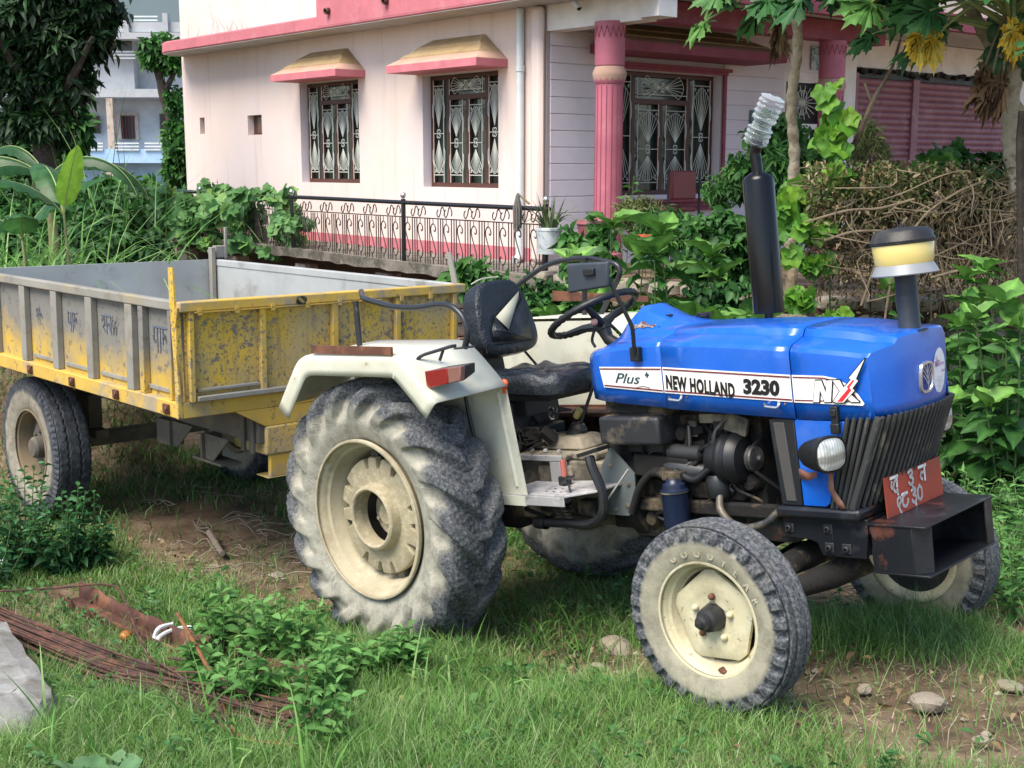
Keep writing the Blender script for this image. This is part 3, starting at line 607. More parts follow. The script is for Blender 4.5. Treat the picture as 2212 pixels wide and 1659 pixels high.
# front support casting, radiator, frame
mb=MB()
for s in(-1,1): mb.poly([(1.915,s*.27,.635),(1.914,s*.27,.545),(2.04,s*.27,.54),(2.075,s*.27,.53),(2.095,s*.27,.48),(2.285,s*.27,.48),(2.30,s*.27,.60),(2.30,s*.27,.635)],(0,-s*.02,0))
mb.bb(1.915,2.29,-.25,.25,.60,.632); mb.bb(2.27,2.29,-.25,.25,.49,.60); mb.bb(2.12,2.15,-.275,-.27,.485,.60); mb.bb(1.7,1.93,-.2,.2,.50,.60)
mb.build('front_frame',m_blkworn,TR,bevel=.005)
for q in((1.955,.585),(2.13,.59),(2.13,.515),(2.205,.515)):
    mb=MB(); mb.box((q[0],-.273,q[1]),(.04,.008,.04)); mb.lathe([(.006,-.016),(.012,-.015),(.013,-.004)],c=(q[0],-.272,q[1]),axis=(0,1,0),n=14); mb.build('bolt_pad',m_graymetal,TR,bevel=.003)
mb=MB(); mb.tube([(WB-.02,-.62,.40),(WB,-.3,.43),(WB,0,.44),(WB,.3,.40),(WB,.62,.30)],[.045,.05,.06,.05,.045],10)
mb.tube([(WB+.02,-.76,.365),(WB,-.62,.40)],[.04,.05],10); mb.tube([(WB+.0,.76,.23),(WB,.62,.30)],[.04,.05],10); mb.tube([(WB-.12,-.70,.38),(WB-.14,0,.44),(WB-.12,.70,.28)],.014,8)
mb.tube([(2.20,-.12,.45),(2.08,-.2,.38),(1.9,-.42,.33)],[.07,.055,.04],10); mb.build('front_axle',m_grime,TR,bevel=.006)
def bslab(name,x0,x1,xb0,xb1,z0,z1,w,mat,**k):
    mb=MB(); mb.add([(xb0,-w,z0),(xb1,-w,z0),(xb1,w,z0),(xb0,w,z0),(x0,-w,z1),(x1,-w,z1),(x1,w,z1),(x0,w,z1)],[(3,2,1,0),(4,5,6,7),(0,1,5,4),(1,2,6,5),(2,3,7,6),(3,0,4,7)]); return mb.build(name,mat,TR,**k)
bslab('nose_base',1.925,2.30,1.925,2.29,.633,.680,.315,m_blkworn,bevel=.014)
bslab('radiator',1.93,2.04,1.945,2.03,.681,1.03,.285,m_ink)
def quadside(name,P,mat,t=.012,lab=None,both=True):
    for s in((-1,1) if both else (-1,)):
        mb=MB(); mb.poly([(x,s*y,z) for x,y,z in P],(0,-s*t,0)); o=mb.build(name,mat,TR,bevel=.004)
quadside('radiator_shroud',[(1.925,.302,1.028),(2.04,.302,1.028),(2.045,.302,.682),(1.95,.302,.682)],m_blkworn)
quadside('shroud_strip',[(1.945,.306,1.015),(1.995,.306,1.015),(2.02,.306,.70),(1.975,.306,.70)],M('grey_rubber_strip',(.06,.058,.055),rough=.8),t=.006)
quadside('side_panel',[(2.043,.304,1.028),(2.262,.304,1.02),(2.235,.304,.93),(2.17,.304,.70),(2.15,.304,.684),(2.05,.304,.684)],m_blue)
# grille
mb=MB(); zt,zb=1.035,.682
def gx(y,z): 
    t=(z-zb)/(zt-zb); a=2.262+t*(2.405-2.262); return a+.035*(1-(abs(y)/.30)**2.5)
rows=[zb,.80,.92,zt]
G=[[(gx(y,z)-.012,y,z) for y in np.linspace(-.295,.295,13)] for z in rows]; mb.grid(G,False)
for s in(-1,1): mb.poly([(2.165,s*.296,zb),(2.262,s*.296,zb),(2.392,s*.296,zt),(2.262,s*.296,zt)],(0,-s*.01,0))
mb.build('grille_panel',m_ink,TR)
m_slat=M('grille_slats',(.045,.048,.048),[((.2,.19,.15),7,.55,.7,.8),((.35,.34,.28),30,.72,.76,.7)],rough=.55)
for k in range(18):
    y=-.285+.57*k/17; mb=MB(); P=[(gx(y,z)+.004,y,z) for z in rows]; mb.tube(P,.0088,6); mb.build('grille_slat',m_slat,TR)
for k in range(4):
    f=.12+k*.22; mb=MB(); mb.tube([(2.165+f*.097+.0,-.303,zb),(2.262+f*.13,-.303,zt)],.009,6); mb.build('grille_slat',m_slat,TR)
for s_ in(-1,1): mb=MB(); mb.tube([(2.262,s_*.30,zb),(2.402,s_*.30,zt)],.014,8); mb.build('grille_frame',m_slat,TR)
# ------------------------------------------------------------ bonnet
def section(x,zs,zb,zt,hump=0.,hw=.31,hh=.17):
    """profile across: near bottom edge, up the side, shoulder, crease, top centre, and mirrored"""
    half=[(hw-.006,zb),(hw+.001,zb+.3*(zs-zb)),(hw+.003,zs-.05),(hw+.001,zs-.022),(hw-.009,zs-.007),(hw-.026,zs+.003),(hw*.70,zs+(zt-zs)*.34),(hw*.66,zs+(zt-zs)*.40),(hw*.60,zs+(zt-zs)*.80),(hw*.54,zs+(zt-zs)*.90),(hw*.40,zs+(zt-zs)*.96+hump*.30),(hw*.27,zt+hump*.78),(hw*.14,zt+hump*.97)]
    L=[(x,-y,z) for y,z in half]+[(x,0,zt+hump)]+[(x,y,z) for y,z in half[::-1]]; return L
SECT=[(.985,1.318,1.112,1.335,0.0,.262),(1.03,1.328,1.108,1.348,.02,.285),(1.08,1.336,1.104,1.36,.09,.30),(1.14,1.345,1.100,1.375,.125,.307),(1.20,1.351,1.094,1.385,.118,.31),(1.30,1.357,1.086,1.395,.05,.31),(1.40,1.360,1.078,1.402,.008,.31),(1.428,1.361,1.076,1.403,0,.31)]
SB=[(1.432,1.361,1.073,1.403,0,.3125),(1.6,1.352,1.061,1.402,0,.3125),(1.8,1.338,1.048,1.396,0,.3125),(1.98,1.322,1.036,1.386,0,.3125),(2.055,1.316,1.030,1.381,0,.3125)]
SN=[(2.06,1.316,1.030,1.381,0,.311),(2.14,1.308,1.027,1.375,0,.311),(2.22,1.299,1.026,1.366,0,.311),(2.30,1.289,1.026,1.352,0,.309),(2.35,1.281,1.026,1.338,0,.305)]
def loft(S): return [section(*s) for s in S]
mb=MB(); mb.grid(loft(SECT)); cw=mb.build('instrument_cowl',m_blue,TR,solid=.006)
mb=MB(); mb.grid(loft(SB)); mb.build('bonnet',m_blue,TR,solid=.006)
rows_=loft(SN); edge=rows_[-1]; n=len(edge)
def face(t,j):
    x,y,z=edge[j]; yy=y*(1-.02*t); bx=2.455-.075*(abs(y)/.31)**3.2
    # t 0..1 : from the rolled upper edge down to the lower front edge
    zb_=1.030; roll=min(1,t*5); X=x+(bx-x)*(1-(1-roll)**2)
    Z=z-(z-1.265)*min(1,t*2.2)**1.6*.75 if z>1.28 else z
    if t>.3: Z=Z+(zb_-Z)*((t-.3)/.7)
    X=X-.015*max(0,t-.5)*2
    return (X,yy,Z)
for t in(.04,.09,.15,.22,.30,.42,.56,.72,.88,1.0): rows_.append([face(t,j) for j in range(n)])
mb=MB(); mb.grid(rows_); nose=mb.build('bonnet_nose',m_blue,TR,solid=.005)
for o in TR.children:
    if o.name in('bonnet','bonnet_nose','instrument_cowl'): o.data.set_sharp_from_angle(angle=rad(20))
def patchmesh(name,P,y,mat,parent,t=.0015): 
    mb=MB(); mb.poly([(x,y,z) for x,z in P],(0,-t,0)); return mb.build(name,mat,parent)
# rust chips on the cowl
for (px,py,r) in ((1369,676,.018),(1376,682,.012),(1388,694,.02),(1396,697,.014),(1408,701,.017),(1436,708,.02),(1447,710,.012),(1425,706,.01)):
    p=A_(px,py,y=-.13); mb=MB(); 
    V=[];m_=14
    for k in range(m_): a=2*PI*k/m_; q=r*random.uniform(.55,1.25); V.append((q*1.3*math.cos(a),q*.7*math.sin(a)))
    mb.add([(0,0,0)]+[(x,y,0) for x,y in V],[(0,1+k,1+(k+1)%m_) for k in range(m_)]); o=mb.build('rust_chip',m_bluechip,cw); o.location=p
    sw=o.modifiers.new('s','SHRINKWRAP'); sw.target=cw; sw.offset=.004; sw.wrap_method='PROJECT'; sw.use_project_y=False; sw.use_project_z=True; sw.use_negative_direction=True; sw.use_positive_direction=True
mb=MB(); p=A_(1445,682,y=-.05); mb.box(p,(.03,.02,.012)); mb.build('bonnet_catch',m_ink,cw)
mb=MB(); p=A_(1521,685,y=.12); mb.lathe([(.03,-.05),(.03,.0),(.036,.004),(.036,.018),(.02,.022)],c=p,axis=(0,0,1),n=20,cap1=True); mb.build('radiator_cap',m_blkworn,TR)
# side decals
yd=-.3195
strip_t=[(1.083,1.262),(1.43,1.244),(2.057,1.226)]; 
def edge_z(x,top): 
    if top: return np.interp(x,[1.083,1.43,2.057,2.37],[1.262,1.252,1.205,1.19])
    return np.interp(x,[1.10,1.43,2.057,2.37],[1.171,1.142,1.098,1.084])
def band(name,x0,x1,parent,cut0=0.,shape=None):
    P=shape or [(x0,edge_z(x0,1)),(x1,edge_z(x1,1)),(x1,edge_z(x1,0)),(x0+cut0,edge_z(x0+cut0,0))]
    o=patchmesh(name,P,yd,m_white,parent)
    for (k0,k1,m_) in ((.006,.012,m_maroon),):
        for top in(1,0):
            s=-1 if top else 1; xa=x0+(0 if top else cut0)+.004; xb=x1-.002
            patchmesh('decal_line',[(xa,edge_z(xa,top)+s*k0),(xb,edge_z(xb,top)+s*k0),(xb,edge_z(xb,top)+s*k1),(xa,edge_z(xa,top)+s*k1)],yd-.002,m_,o)
    return o
bnt=[o for o in TR.children if o.name=='bonnet'][0]
b1=band('decal_band',1.083,1.427,cw,.017); b2=band('decal_band',1.434,2.055,bnt)
nz=[(2.062,edge_z(2.062,1)),(2.20,edge_z(2.2,1)),(2.25,1.188),(2.30,1.163),(2.34,1.125),(2.362,1.09),(2.355,1.083),(2.062,edge_z(2.062,0))]
b3=patchmesh('decal_band',nz,yd,m_white,nose)
patchmesh('decal_line',[(2.066,edge_z(2.066,1)-.006),(2.20,edge_z(2.2,1)-.006),(2.246,1.181),(2.293,1.157),(2.33,1.122),(2.345,1.096),(2.066,edge_z(2.066,0)+.006),(2.066,edge_z(2.066,0)+.011),(2.338,1.099),(2.325,1.12),(2.289,1.152),(2.244,1.176),(2.198,edge_z(2.2,1)-.011),(2.066,edge_z(2.066,1)-.011)],yd-.0015,m_maroon,b3)
def sidetext(s,x0,z0,x1,size,mat,parent,y=yd-.003,sx=1,bold=.0,shear=0,dz=0.,sp=1.):
    u=(1,0,(edge_z(x1,0)-edge_z(x0,0))/(x1-x0)); return textmesh('lettering',s,size,mat,parent,frame4((x0,y,z0),u,(0,0,1)),ext=.0008,bold=bold,shear=shear,sx=sx,sp=sp)
def fitw(o,W):
    vs=[v.co for v in o.data.vertices]; xa=min(v.x for v in vs); xb=max(v.x for v in vs); k=W/(xb-xa)
    for v in o.data.vertices: dx=(v.co.x-xa); sl=-.07; v.co.z-=sl*dx*(1-k)*0; v.co.x=xa+dx*k
    return o
zb_=lambda x:float(edge_z(x,0))
o=sidetext('NEW HOLLAND',1.445,zb_(1.445)+.022,2.0,.078,m_ink,b2,bold=.0036,sp=1.12); fitw(o,.345)
o=sidetext('3230',1.832,zb_(1.832)+.024,2.05,.078,m_ink,b2,bold=.0042); fitw(o,.17)
o=sidetext('Plus',1.165,zb_(1.165)+.026,1.35,.062,M('plus_teal',(.02,.05,.07),rough=.4),b1,shear=.3,bold=.0003); fitw(o,.14)
patchmesh('plus_cross',[(1.338,1.218),(1.345,1.218),(1.345,1.210),(1.353,1.210),(1.353,1.218),(1.361,1.218),(1.361,1.224),(1.353,1.224),(1.353,1.232),(1.345,1.232),(1.345,1.224),(1.338,1.224)],yd-.003,MATS['plus_teal'],b1)
mb=MB(); stroke(mb,[(1.285,1.166),(1.32,1.172),(1.36,1.164)],.003,fr=(np.array([0,yd-.003,0.]),np.array([1.,0,0]),np.array([0,0,1.]),np.array([0,-1.,0]))); mb.build('underline',m_ink,b1)
# NX lettering with the lightning stroke
FRS=lambda y:(np.array([0,y,0.]),np.array([1.,0,0]),np.array([0,0,1.]),np.array([0,-1.,0]))
def nx(P,m_,y,nm): mb=MB(); mb.poly([(x,y,z) for x,z in P],(0,-.0008,0)); mb.build(nm,m_,b3)
def nxo(P,y,r=.0042):
    mb=MB()
    for i in range(len(P)):
        a=np.array(P[i],float); b=np.array(P[(i+1)%len(P)],float); d=(b-a)/(np.linalg.norm(b-a)+1e-9); q=np.array([-d[1],d[0]])*r; a=a-d*r*.8; b=b+d*r*.8; yy=y-.001-.0001*i
        mb.add([(a[0]-q[0],yy,a[1]-q[1]),(b[0]-q[0],yy,b[1]-q[1]),(b[0]+q[0],yy,b[1]+q[1]),(a[0]+q[0],yy,a[1]+q[1])],[(0,1,2,3)])
    mb.build('letter_outline',m_ink,b3)
X0,Z0,Hh=2.150,1.099,.082
def NXp(P): return [(X0+a*.165,Z0+b*Hh) for a,b in P]
Nn=[(0,0),(.10,1),(.26,1),(.35,.42),(.40,1),(.54,1),(.46,0),(.30,0),(.20,.58),(.15,0)]
def off(P,d):
    c=(sum(p[0] for p in P)/len(P),sum(p[1] for p in P)/len(P)); return [(c[0]+(p[0]-c[0])*(1+d/abs(p[0]-c[0]+1e-6) if abs(p[0]-c[0])>.02 else 1),c[1]+(p[1]-c[1])*(1+d*1.2/abs(p[1]-c[1]+1e-6) if abs(p[1]-c[1])>.1 else 1)) for p in P]
nxo(NXp(Nn),yd-.002); nx(NXp(Nn),m_white,yd-.0062,'lettering')
Xx=[(.56,1),(.74,1),(.82,.66),(.95,.85),(1.05,.75),(.92,.45),(1.18,0),(.98,0),(.82,.28),(.70,0),(.52,0),(.72,.5)]
nxo(NXp(Xx),yd-.003); nx(NXp(Xx),m_white,yd-.0072,'lettering')
Bo=[(.58,-.02),(.90,.62),(.86,.70),(1.04,1.02),(.99,1.10),(1.42,1.95),(1.16,1.05),(1.21,.96),(1.05,.62),(1.10,.52),(.80,-.02)]
nxo(NXp(Bo),yd-.006,.0045); nx(NXp(Bo),m_white,yd-.0105,'lightning_mark'); nx(NXp([(.64,.02),(.95,.62),(.92,.70),(1.09,1.02),(1.12,.98),(.98,.66),(1.03,.55),(.78,.02)]),m_decred,yd-.0115,'lightning_mark')
# handles
for px in(1459,1668):
    p=A_(px,861 if px<1500 else 876,y=-.33); mb=MB(); mb.tube(fillet([(p[0]-.035,-.318,p[2]-.002),(p[0]-.03,-.34,p[2]-.002),(p[0]+.03,-.342,p[2]-.008),(p[0]+.038,-.336,p[2]+.008),(p[0]+.022,-.318,p[2]+.012)],.01,3),.0055,8); mb.build('bonnet_handle',m_chrome,bnt)
    for dx in(-.043,.052): mb=MB(); mb.lathe([(0,-.004),(.004,-.003),(.005,0)],c=(p[0]+dx,-.318,p[2]+.004),axis=(0,1,0),n=10); mb.build('screw',m_dusty,bnt)
p=A_(1806,905,y=-.32); mb=MB(); mb.box((p[0],-.325,p[2]),(.03,.02,.10)); mb.box((p[0]+.003,-.335,p[2]-.035),(.036,.02,.04)); mb.box((p[0],-.338,p[2]+.025),(.024,.012,.03)); mb.build('bonnet_latch',m_blk,nose,bevel=.004)
# emblem and sticker on the nose
def nosept(y,z,o=.004): 
    return np.array([2.4552-.075*(abs(y)/.31)**3.2-.015*max(0,(1.265-z)/.235*.7+.3-.5)*2+o,y,z])
mb=MB(); n=40; ec=(-.012,1.145)
def sup(a,rx,rz,e=.62): return (rx*math.copysign(abs(math.cos(a))**e,math.cos(a)),rz*math.copysign(abs(math.sin(a))**e,math.sin(a)))
V=[];F=[]
for q,o_ in((1.,.0),(.97,.012),(.84,.012),(.80,.006)):
    for k in range(n): a,b=sup(2*PI*k/n,.052*q,.062*q); V.append(nosept(ec[0]+a,ec[1]+b,o_+.002))
for r in range(3):
    for k in range(n): F.append((r*n+k,r*n+(k+1)%n,(r+1)*n+(k+1)%n,(r+1)*n+k))
mb.add(V,F,True); em=mb.build('emblem_ring',m_chrome,nose)
mb=MB(); V=[nosept(*ec,.008)]+[nosept(ec[0]+sup(2*PI*k/n,.043,.051)[0],ec[1]+sup(2*PI*k/n,.043,.051)[1],.008) for k in range(n)]; mb.add(V,[(0,1+k,1+(k+1)%n) for k in range(n)]); mb.build('emblem_field',m_emblue,em)
mb=MB(); fr=(nosept(*ec,.012),np.array([0,1.,0]),np.array([0,0,1.]),np.array([1.,0,0]))
stroke(mb,[(0,-.05),(0,.05)],.005,fr=fr)
for z in(-.03,-.008,.014):
    for s in(-1,1): stroke(mb,[(0,z),(s*.016,z+.022),(s*.034,z+.040)],.0045,fr=fr)
mb.build('emblem_leaf',m_chrome,em)
mb=MB(); sc_=(.115,1.155); V=[nosept(*sc_,.003)]+[nosept(sc_[0]+.062*math.cos(2*PI*k/n),sc_[1]+.088*math.sin(2*PI*k/n),.003) for k in range(n)]; mb.add(V,[(0,1+k,1+(k+1)%n) for k in range(n)]); st=mb.build('sticker',m_plastw,nose)
uu=Vector((-.12,1,0)).normalized(); o4=lambda y,z:frame4(nosept(y,z,.006),uu,(0,0,1))
o=textmesh('lettering','\u0915\u094b\u0930\u093f\u092f\u0928',.034,m_violet,st,o4(.066,1.172),ext=.0004,bold=.0005)
textmesh('lettering','Free!',.017,m_violet,st,o4(.13,1.145),ext=.0003)
mb=MB(); 
for k in range(9):
    z=1.132-.007*k; hw_=.05*math.sqrt(max(0,1-((z-1.155)/.088)**2)); mb.box(nosept(.115-.01*(k%3),z,.004),(.001,hw_*1.5*(.8+.2*(k%2)),.002))
mb.box(nosept(.08,1.21,.004),(.001,.02,.012)); mb.build('small_print',m_greyprint,st)
# ------------------------------------------------------------ lamps
def headlamp(y,s):
    ch0=len(TR.children)
    c=np.array([2.285,y,.917]); mb=MB(); rows=[]
    for x,r in((-.165,.012),(-.155,.035),(-.12,.052),(-.07,.064),(-.03,.070),(-.012,.073),(-.0,.071)):
        rows.append([(c[0]+x,c[1]+sup(2*PI*k/28,r,r,.75)[0],c[2]+sup(2*PI*k/28,r*.97,r*.97,.75)[1]-x*x*0+.3*x*.2) for k in range(28)])
    mb.grid(rows,closed_v=True); mb.add([c+(-.17,0,-.01)]+rows[0],[(0,1+k,1+(k+1)%28) for k in range(28)],True); h=mb.build('headlamp',m_blk,TR)
    mb=MB(); rows=[[(c[0]+x,c[1]+sup(2*PI*k/28,r,r,.75)[0],c[2]+sup(2*PI*k/28,r*.97,r*.97,.75)[1]) for k in range(28)] for x,r in((-.004,.066),(.006,.062),(.012,.05),(.016,.03),(.017,.0))]
    mb.grid(rows,closed_v=True); mb.build('lamp_lens',m_glass,h)
    mb=MB(); rows=[[(c[0]+x,c[1]+sup(2*PI*k/28,r,r,.75)[0],c[2]+sup(2*PI*k/28,r*.97,r*.97,.75)[1]) for k in range(28)] for x,r in((-.005,.072),(.004,.0715),(.006,.066))]
    mb.grid(rows,closed_v=True); mb.build('lamp_rim',m_ink,h)
    mb=MB(); mb.box((c[0]-.09,y-s*.06,c[2]-.03),(.06,.08,.03)); mb.build('lamp_bracket',m_blk,h)
    if s<0:
        M_=Matrix.Translation(Vector(c))@Matrix.Rotation(rad(-22),4,'Z')@Matrix.Translation(-Vector(c)); M_=Matrix.Translation((-.02,0,0))@M_
        for q in (h,*h.children): q.data.transform(M_)
headlamp(-.425,-1); headlamp(.455,1)
m_tape=M('brown_strap',(.24,.10,.065),[((.36,.2,.13),8,.5,.65,.7)],rough=.8)
mb=MB(); mb.grid([[(2.05,-.312,.835),(2.05,-.312,.795)],[(2.10,-.335,.825),(2.10,-.335,.792)],[(2.15,-.35,.832),(2.15,-.35,.812)]]); mb.grid([[(2.21,-.33,.83),(2.19,-.33,.83)],[(2.205,-.325,.76),(2.18,-.325,.76)],[(2.235,-.325,.715),(2.21,-.325,.70)],[(2.245,-.32,.688),(2.225,-.32,.684)]]); mb.build('rubber_strap',m_tape,TR,solid=.003)
# ------------------------------------------------------------ bumper and number plate
mb=MB(); w_=.282; x0,x1=2.315,2.535
mb.bb(x0-.01,x1+.008,-w_-.006,w_+.006,.618,.626); mb.bb(x0,x1+.01,-w_,w_,.432,.440)
mb.poly([(x0,-w_,.6175),(x0-.004,-w_,.60),(x0+.012,-w_,.56),(x0,-w_,.52),(x0+.004,-w_,.4405),(x1-.05,-w_,.4405),(x1-.05,-w_,.6175)],(0,.008,0)); mb.poly([(x0,w_,.6175),(x0,w_,.4405),(x1-.01,w_,.4405),(x1-.01,w_,.6175)],(0,-.008,0))
mb.poly([(x1-.05,-w_,.4405),(x1+.005,-w_+.05,.4405),(x1+.005,-w_+.05,.6175),(x1-.05,-w_,.6175)],(-.004,.006,0)); mb.bb(x1-.004,x1+.004,w_-.06,w_,.4405,.6175)
mb.bb(x0,x0+.008,-w_+.008,w_-.008,.4405,.6175); mb.build('bumper',m_blkworn,TR,bevel=.002)
mb=MB(); mb.lathe([(.014,0),(.016,.001),(.020,0)],c=(2.46,.0,.6265),axis=(0,0,1),n=20); mb.lathe([(.0,0),(.015,.0005)],c=(2.46,0,.6262),axis=(0,0,1),n=20); mb.build('bolt_hole',m_ink,TR)
mb=MB(); mb.box((2.343,.036,.703),(.004,.462,.158),rot=(0,-.03,0)); pl=mb.build('number_plate',m_red,TR,label='hand painted red number plate')
fr=(np.array([2.347,.036,.70]),np.array([0,1.,0]),np.array([0,0,1.]),np.array([1.,0,0])); mb=MB()
def glyph(G,ox,oz,s,w_=.012):
    for g in G: stroke(mb,[(ox+a*s,oz+b*s) for a,b in g],w_,fr=fr)
glyph([[(-.05,1),(.9,1)],[(.75,1),(.75,.35)],[(.1,.75),(.02,.5),(.18,.35),(.35,.55),(.5,.75),(.72,.7)],[(.35,.2),(.55,.05),(.75,.15),(.78,-.15)],[(.12,.36),(.35,.5)]],-.19,.012,.062)
glyph([[(.1,.95),(.5,1.05),(.6,.8),(.3,.65),(.62,.5),(.6,.2),(.25,.15),(.1,.3)],[(.45,.15),(.6,-.15),(.68,-.3)]],-.055,.012,.06)
glyph([[(0,1),(.95,1)],[(.75,1),(.75,.1)],[(.72,.6),(.35,.62),(.2,.4),(.4,.2)]],.035,.008,.065)
glyph([[(.35,.3),(.15,.5),(.2,.85),(.5,.9),(.6,.65),(.4,.5),(.35,.2),(.55,-.1)]],-.16,-.068,.062)
glyph([[(0,.95),(.75,.95)],[(.55,.93),(.15,.75),(.1,.3),(.45,.1),(.75,.3),(.8,.5)]],-.115,-.062,.06)
glyph([[(.1,.95),(.5,1.05),(.6,.8),(.3,.65),(.62,.5),(.6,.2),(.25,.15),(.1,.3)],[(.45,.15),(.6,-.1)]],-.04,-.062,.06)
glyph([[(.35,1),(.1,.75),(.1,.3),(.35,.1),(.6,.3),(.6,.75),(.36,1)]],.01,-.06,.062)
mb.build('painted_number',m_paintw,pl)
# ------------------------------------------------------------ fuel tank bulge under cowl, platform, pedals
mb=MB(); mb.box((1.21,-.0,1.09),(.34,.52,.10)); mb.build('battery_shelf',m_grime,TR,bevel=.01)
m_box=M('battery_box',(.022,.024,.028),[((.19,.16,.11),3.5,.5,.6,.8),((.6,.6,.6),60,.78,.8,.8)],rough=.45,rvar=.1)
mb=MB(); mb.box((1.20,-.2,.972),(.34,.22,.125)); mb.box((1.22,-.15,1.04),(.30,.2,.03)); mb.build('battery_box',m_box,TR,bevel=.025,bseg=3)
mb=MB(); mb.bb(1.1,1.35,-.2,0,.86,.91); mb.build('box_bracket',m_dark,TR)
mb=MB(); P=[(.735,-.50,.70),(.95,-.50,.70),(1.08,-.42,.715),(1.08,-.20,.715),(.735,-.2,.70)]
mb.poly(P,(0,0,.012)); mb.poly([(.60,-.502,.655),(.95,-.502,.66),(.95,-.502,.702),(.60,-.502,.702)],(0,.006,0)); mb.bb(.5,.75,-.50,-.2,.69,.702)
mb.build('foot_platform',m_plate,TR,bevel=.003)
mb=MB()
for i in range(6):
    for j in range(4): mb.box((.79+i*.045,-.44+j*.06,.7135),(.014,.006,.002))
mb.build('platform_tread',m_dark,TR)
mb=MB(); mb.box((.92,-.43,.77),(.07,.04,.006),rot=(0,-.5,0)); mb.tube([(.92,-.43,.765),(.94,-.44,.71),(.93,-.46,.67)],.006,6); mb.build('foot_pedal',m_graymetal,TR)
mb=MB(); mb.tube(catmull([(.86,-.40,.56),(1.0,-.40,.565),(1.08,-.40,.62),(1.09,-.40,.72),(1.05,-.40,.82),(1.03,-.39,.87)],6),.022,8); mb.tube([(.68,-.40,.552),(.86,-.40,.56)],.022,10); mb.lathe([(0,-.02),(.028,-.018),(.03,.0),(.03,.05)],c=(.68,-.40,.552),axis=(1,0,0),n=16); mb.box((1.03,-.36,.89),(.12,.10,.018),rot=(0,-.25,.1)); mb.build('brake_pedal',m_blk,TR)
for k in range(2):
    mb=MB(); P=[(.76+.05*k+.012*math.cos(a),-.38+.012*math.sin(a),.64-.05*a/30-(.02*a/30)) for a in np.linspace(0,50,120)]; P=[(x+.0016*i*.5,y,z) for i,(x,y,z) in enumerate(P)]; mb.tube(P,.003,5); mb.build('return_spring',m_dusty,TR)
mb=MB(); mb.tube([(.62,-.3,.60),(1.0,-.3,.58)],.02,8); mb.bb(.9,1.0,-.36,-.3,.59,.66); mb.tube([(.55,-.35,.6),(.7,-.35,.56),(.7,-.2,.6)],.012,6); mb.build('pedal_shaft',m_grime,TR)
mb=MB(); mb.tube([(.78,-.30,.75),(.78,-.30,.83)],.014,8); mb.build('red_lever',M('faded_red',(.5,.14,.11),rough=.6),TR); mb=MB(); mb.box((.78,-.30,.735),(.05,.04,.04)); mb.tube([(.78,-.28,.74),(.70,-.24,.73)],.012,6); mb.build('lever_base',m_dark,TR,bevel=.004)
# wide grimy floor and housing under seat
mb=MB(); mb.bb(-.2,.32,-.32,.32,.80,.86); mb.bb(.0,.34,-.16,.16,.86,1.08); mb.bb(.25,.45,-.1,.1,.84,.95); mb.build('seat_support',m_dark,TR,bevel=.01)
mb=MB()
for k in range(7): mb.tube([(.32+.03*k,-.12-.02*k,.98-.02*k),(.42,-.2+.04*k,.88),(.5+.02*k,.05*k-.1,.86)],.006,6)
for k in range(14): mb.box((random.uniform(.25,.6),random.uniform(-.2,.35),random.uniform(.84,.98)),(.05+.06*random.random(),.05,.04),rot=(random.random(),random.random(),random.random()))
mb.build('hydraulic_linkage',m_grime,TR,bevel=.004)
mb=MB(); mb.poly([(.1,.42,.98),(.75,.42,.98),(.95,.42,.90),(.95,.42,.70),(.1,.42,.70)],(0,-.02,0)); mb.bb(.1,.95,.2,.42,.95,.97); mb.build('far_floor_panel',m_rust,TR)
# ------------------------------------------------------------ mudguards
PF=[(-.527,1.191),(-.40,1.33),(-.33,1.40),(-.27,1.428),(-.20,1.437),(.0,1.43),(.30,1.419),(.40,1.413),(.46,1.39),(.55,1.31),(.661,1.198)]
def mudguard(s):
    prof=catmull([(x,0,z) for x,z in PF],4); ys=[(-.93,-.10),(-.932,-.07),(-.932,-.035),(-.93,-.012),(-.922,-.002),(-.90,0),(-.80,.004),(-.65,.010),(-.50,.016)]
    G=[]
    for i,p in enumerate(prof):
        a=prof[max(0,i-1)];b=prof[min(len(prof)-1,i+1)]; d=(b-a)/np.linalg.norm(b-a); nn=np.array([-d[2],0,d[0]])
        G.append([(p[0]+nn[0]*h,-s*y if False else s*abs(y)*(-1) if s>0 else abs(y),p[2]+nn[2]*h) for y,h in ys])
    mb=MB(); mb.grid(G); o=mb.build('mudguard',m_cream,TR,solid=.006)
    y=-.49*s
    mb=MB(); top=[(p[0],y,p[2]-.0) for p in prof]; mb.poly([(.655,y,1.19),(.715,y,.69),(.47,y,.69),(-.2,y,.69),(-.5,y,1.0)]+top[:-1],(0,s*.005,0)); mb.build('mudguard_side',m_cream,o)
    mb=MB(); mb.tube([(.60,y-s*.0,1.18),(.62,y-s*.0,1.0),(.655,y-s*.0,.74)],.009,8); mb.bb(.47,.715,min(y-s*.02,y),max(y-s*.02,y),.655,.70); mb.build('side_bead',m_cream,o)
    return o
mg=mudguard(1); mg2=mudguard(-1)
mb=MB(); mb.tube(catmull([(.40,-.52,1.40),(.42,-.53,1.15),(.45,-.53,.95)],4),.009,6); mb.build('cable',m_ink,mg)
P0=A_(673,745,y=-.93); 
mb=MB(); mb.poly([tuple(A_(673,746,y=-.935)),tuple(A_(844,750,y=-.935)),tuple(A_(845,768,y=-.935)),tuple(A_(673,764,y=-.935))],(0,.012,0)); mb.build('rusty_angle_bar',m_rust,mg)
mb=MB(); P=[A_(a,b,y=-.72) for a,b in((695,640),(763,647),(848,663),(895,666),(950,657),(975,660),(999,681),(1012,715),(1004,752))]; P[0]=P[0]+(0,.25,0); P[1]=P[1]+(0,.06,0)
P=fillet(P,.06,4); mb.tube(P,.0145,10); mb.tube([A_(768,650,y=-.68),A_(777,748,y=-.68)],.0145,10)
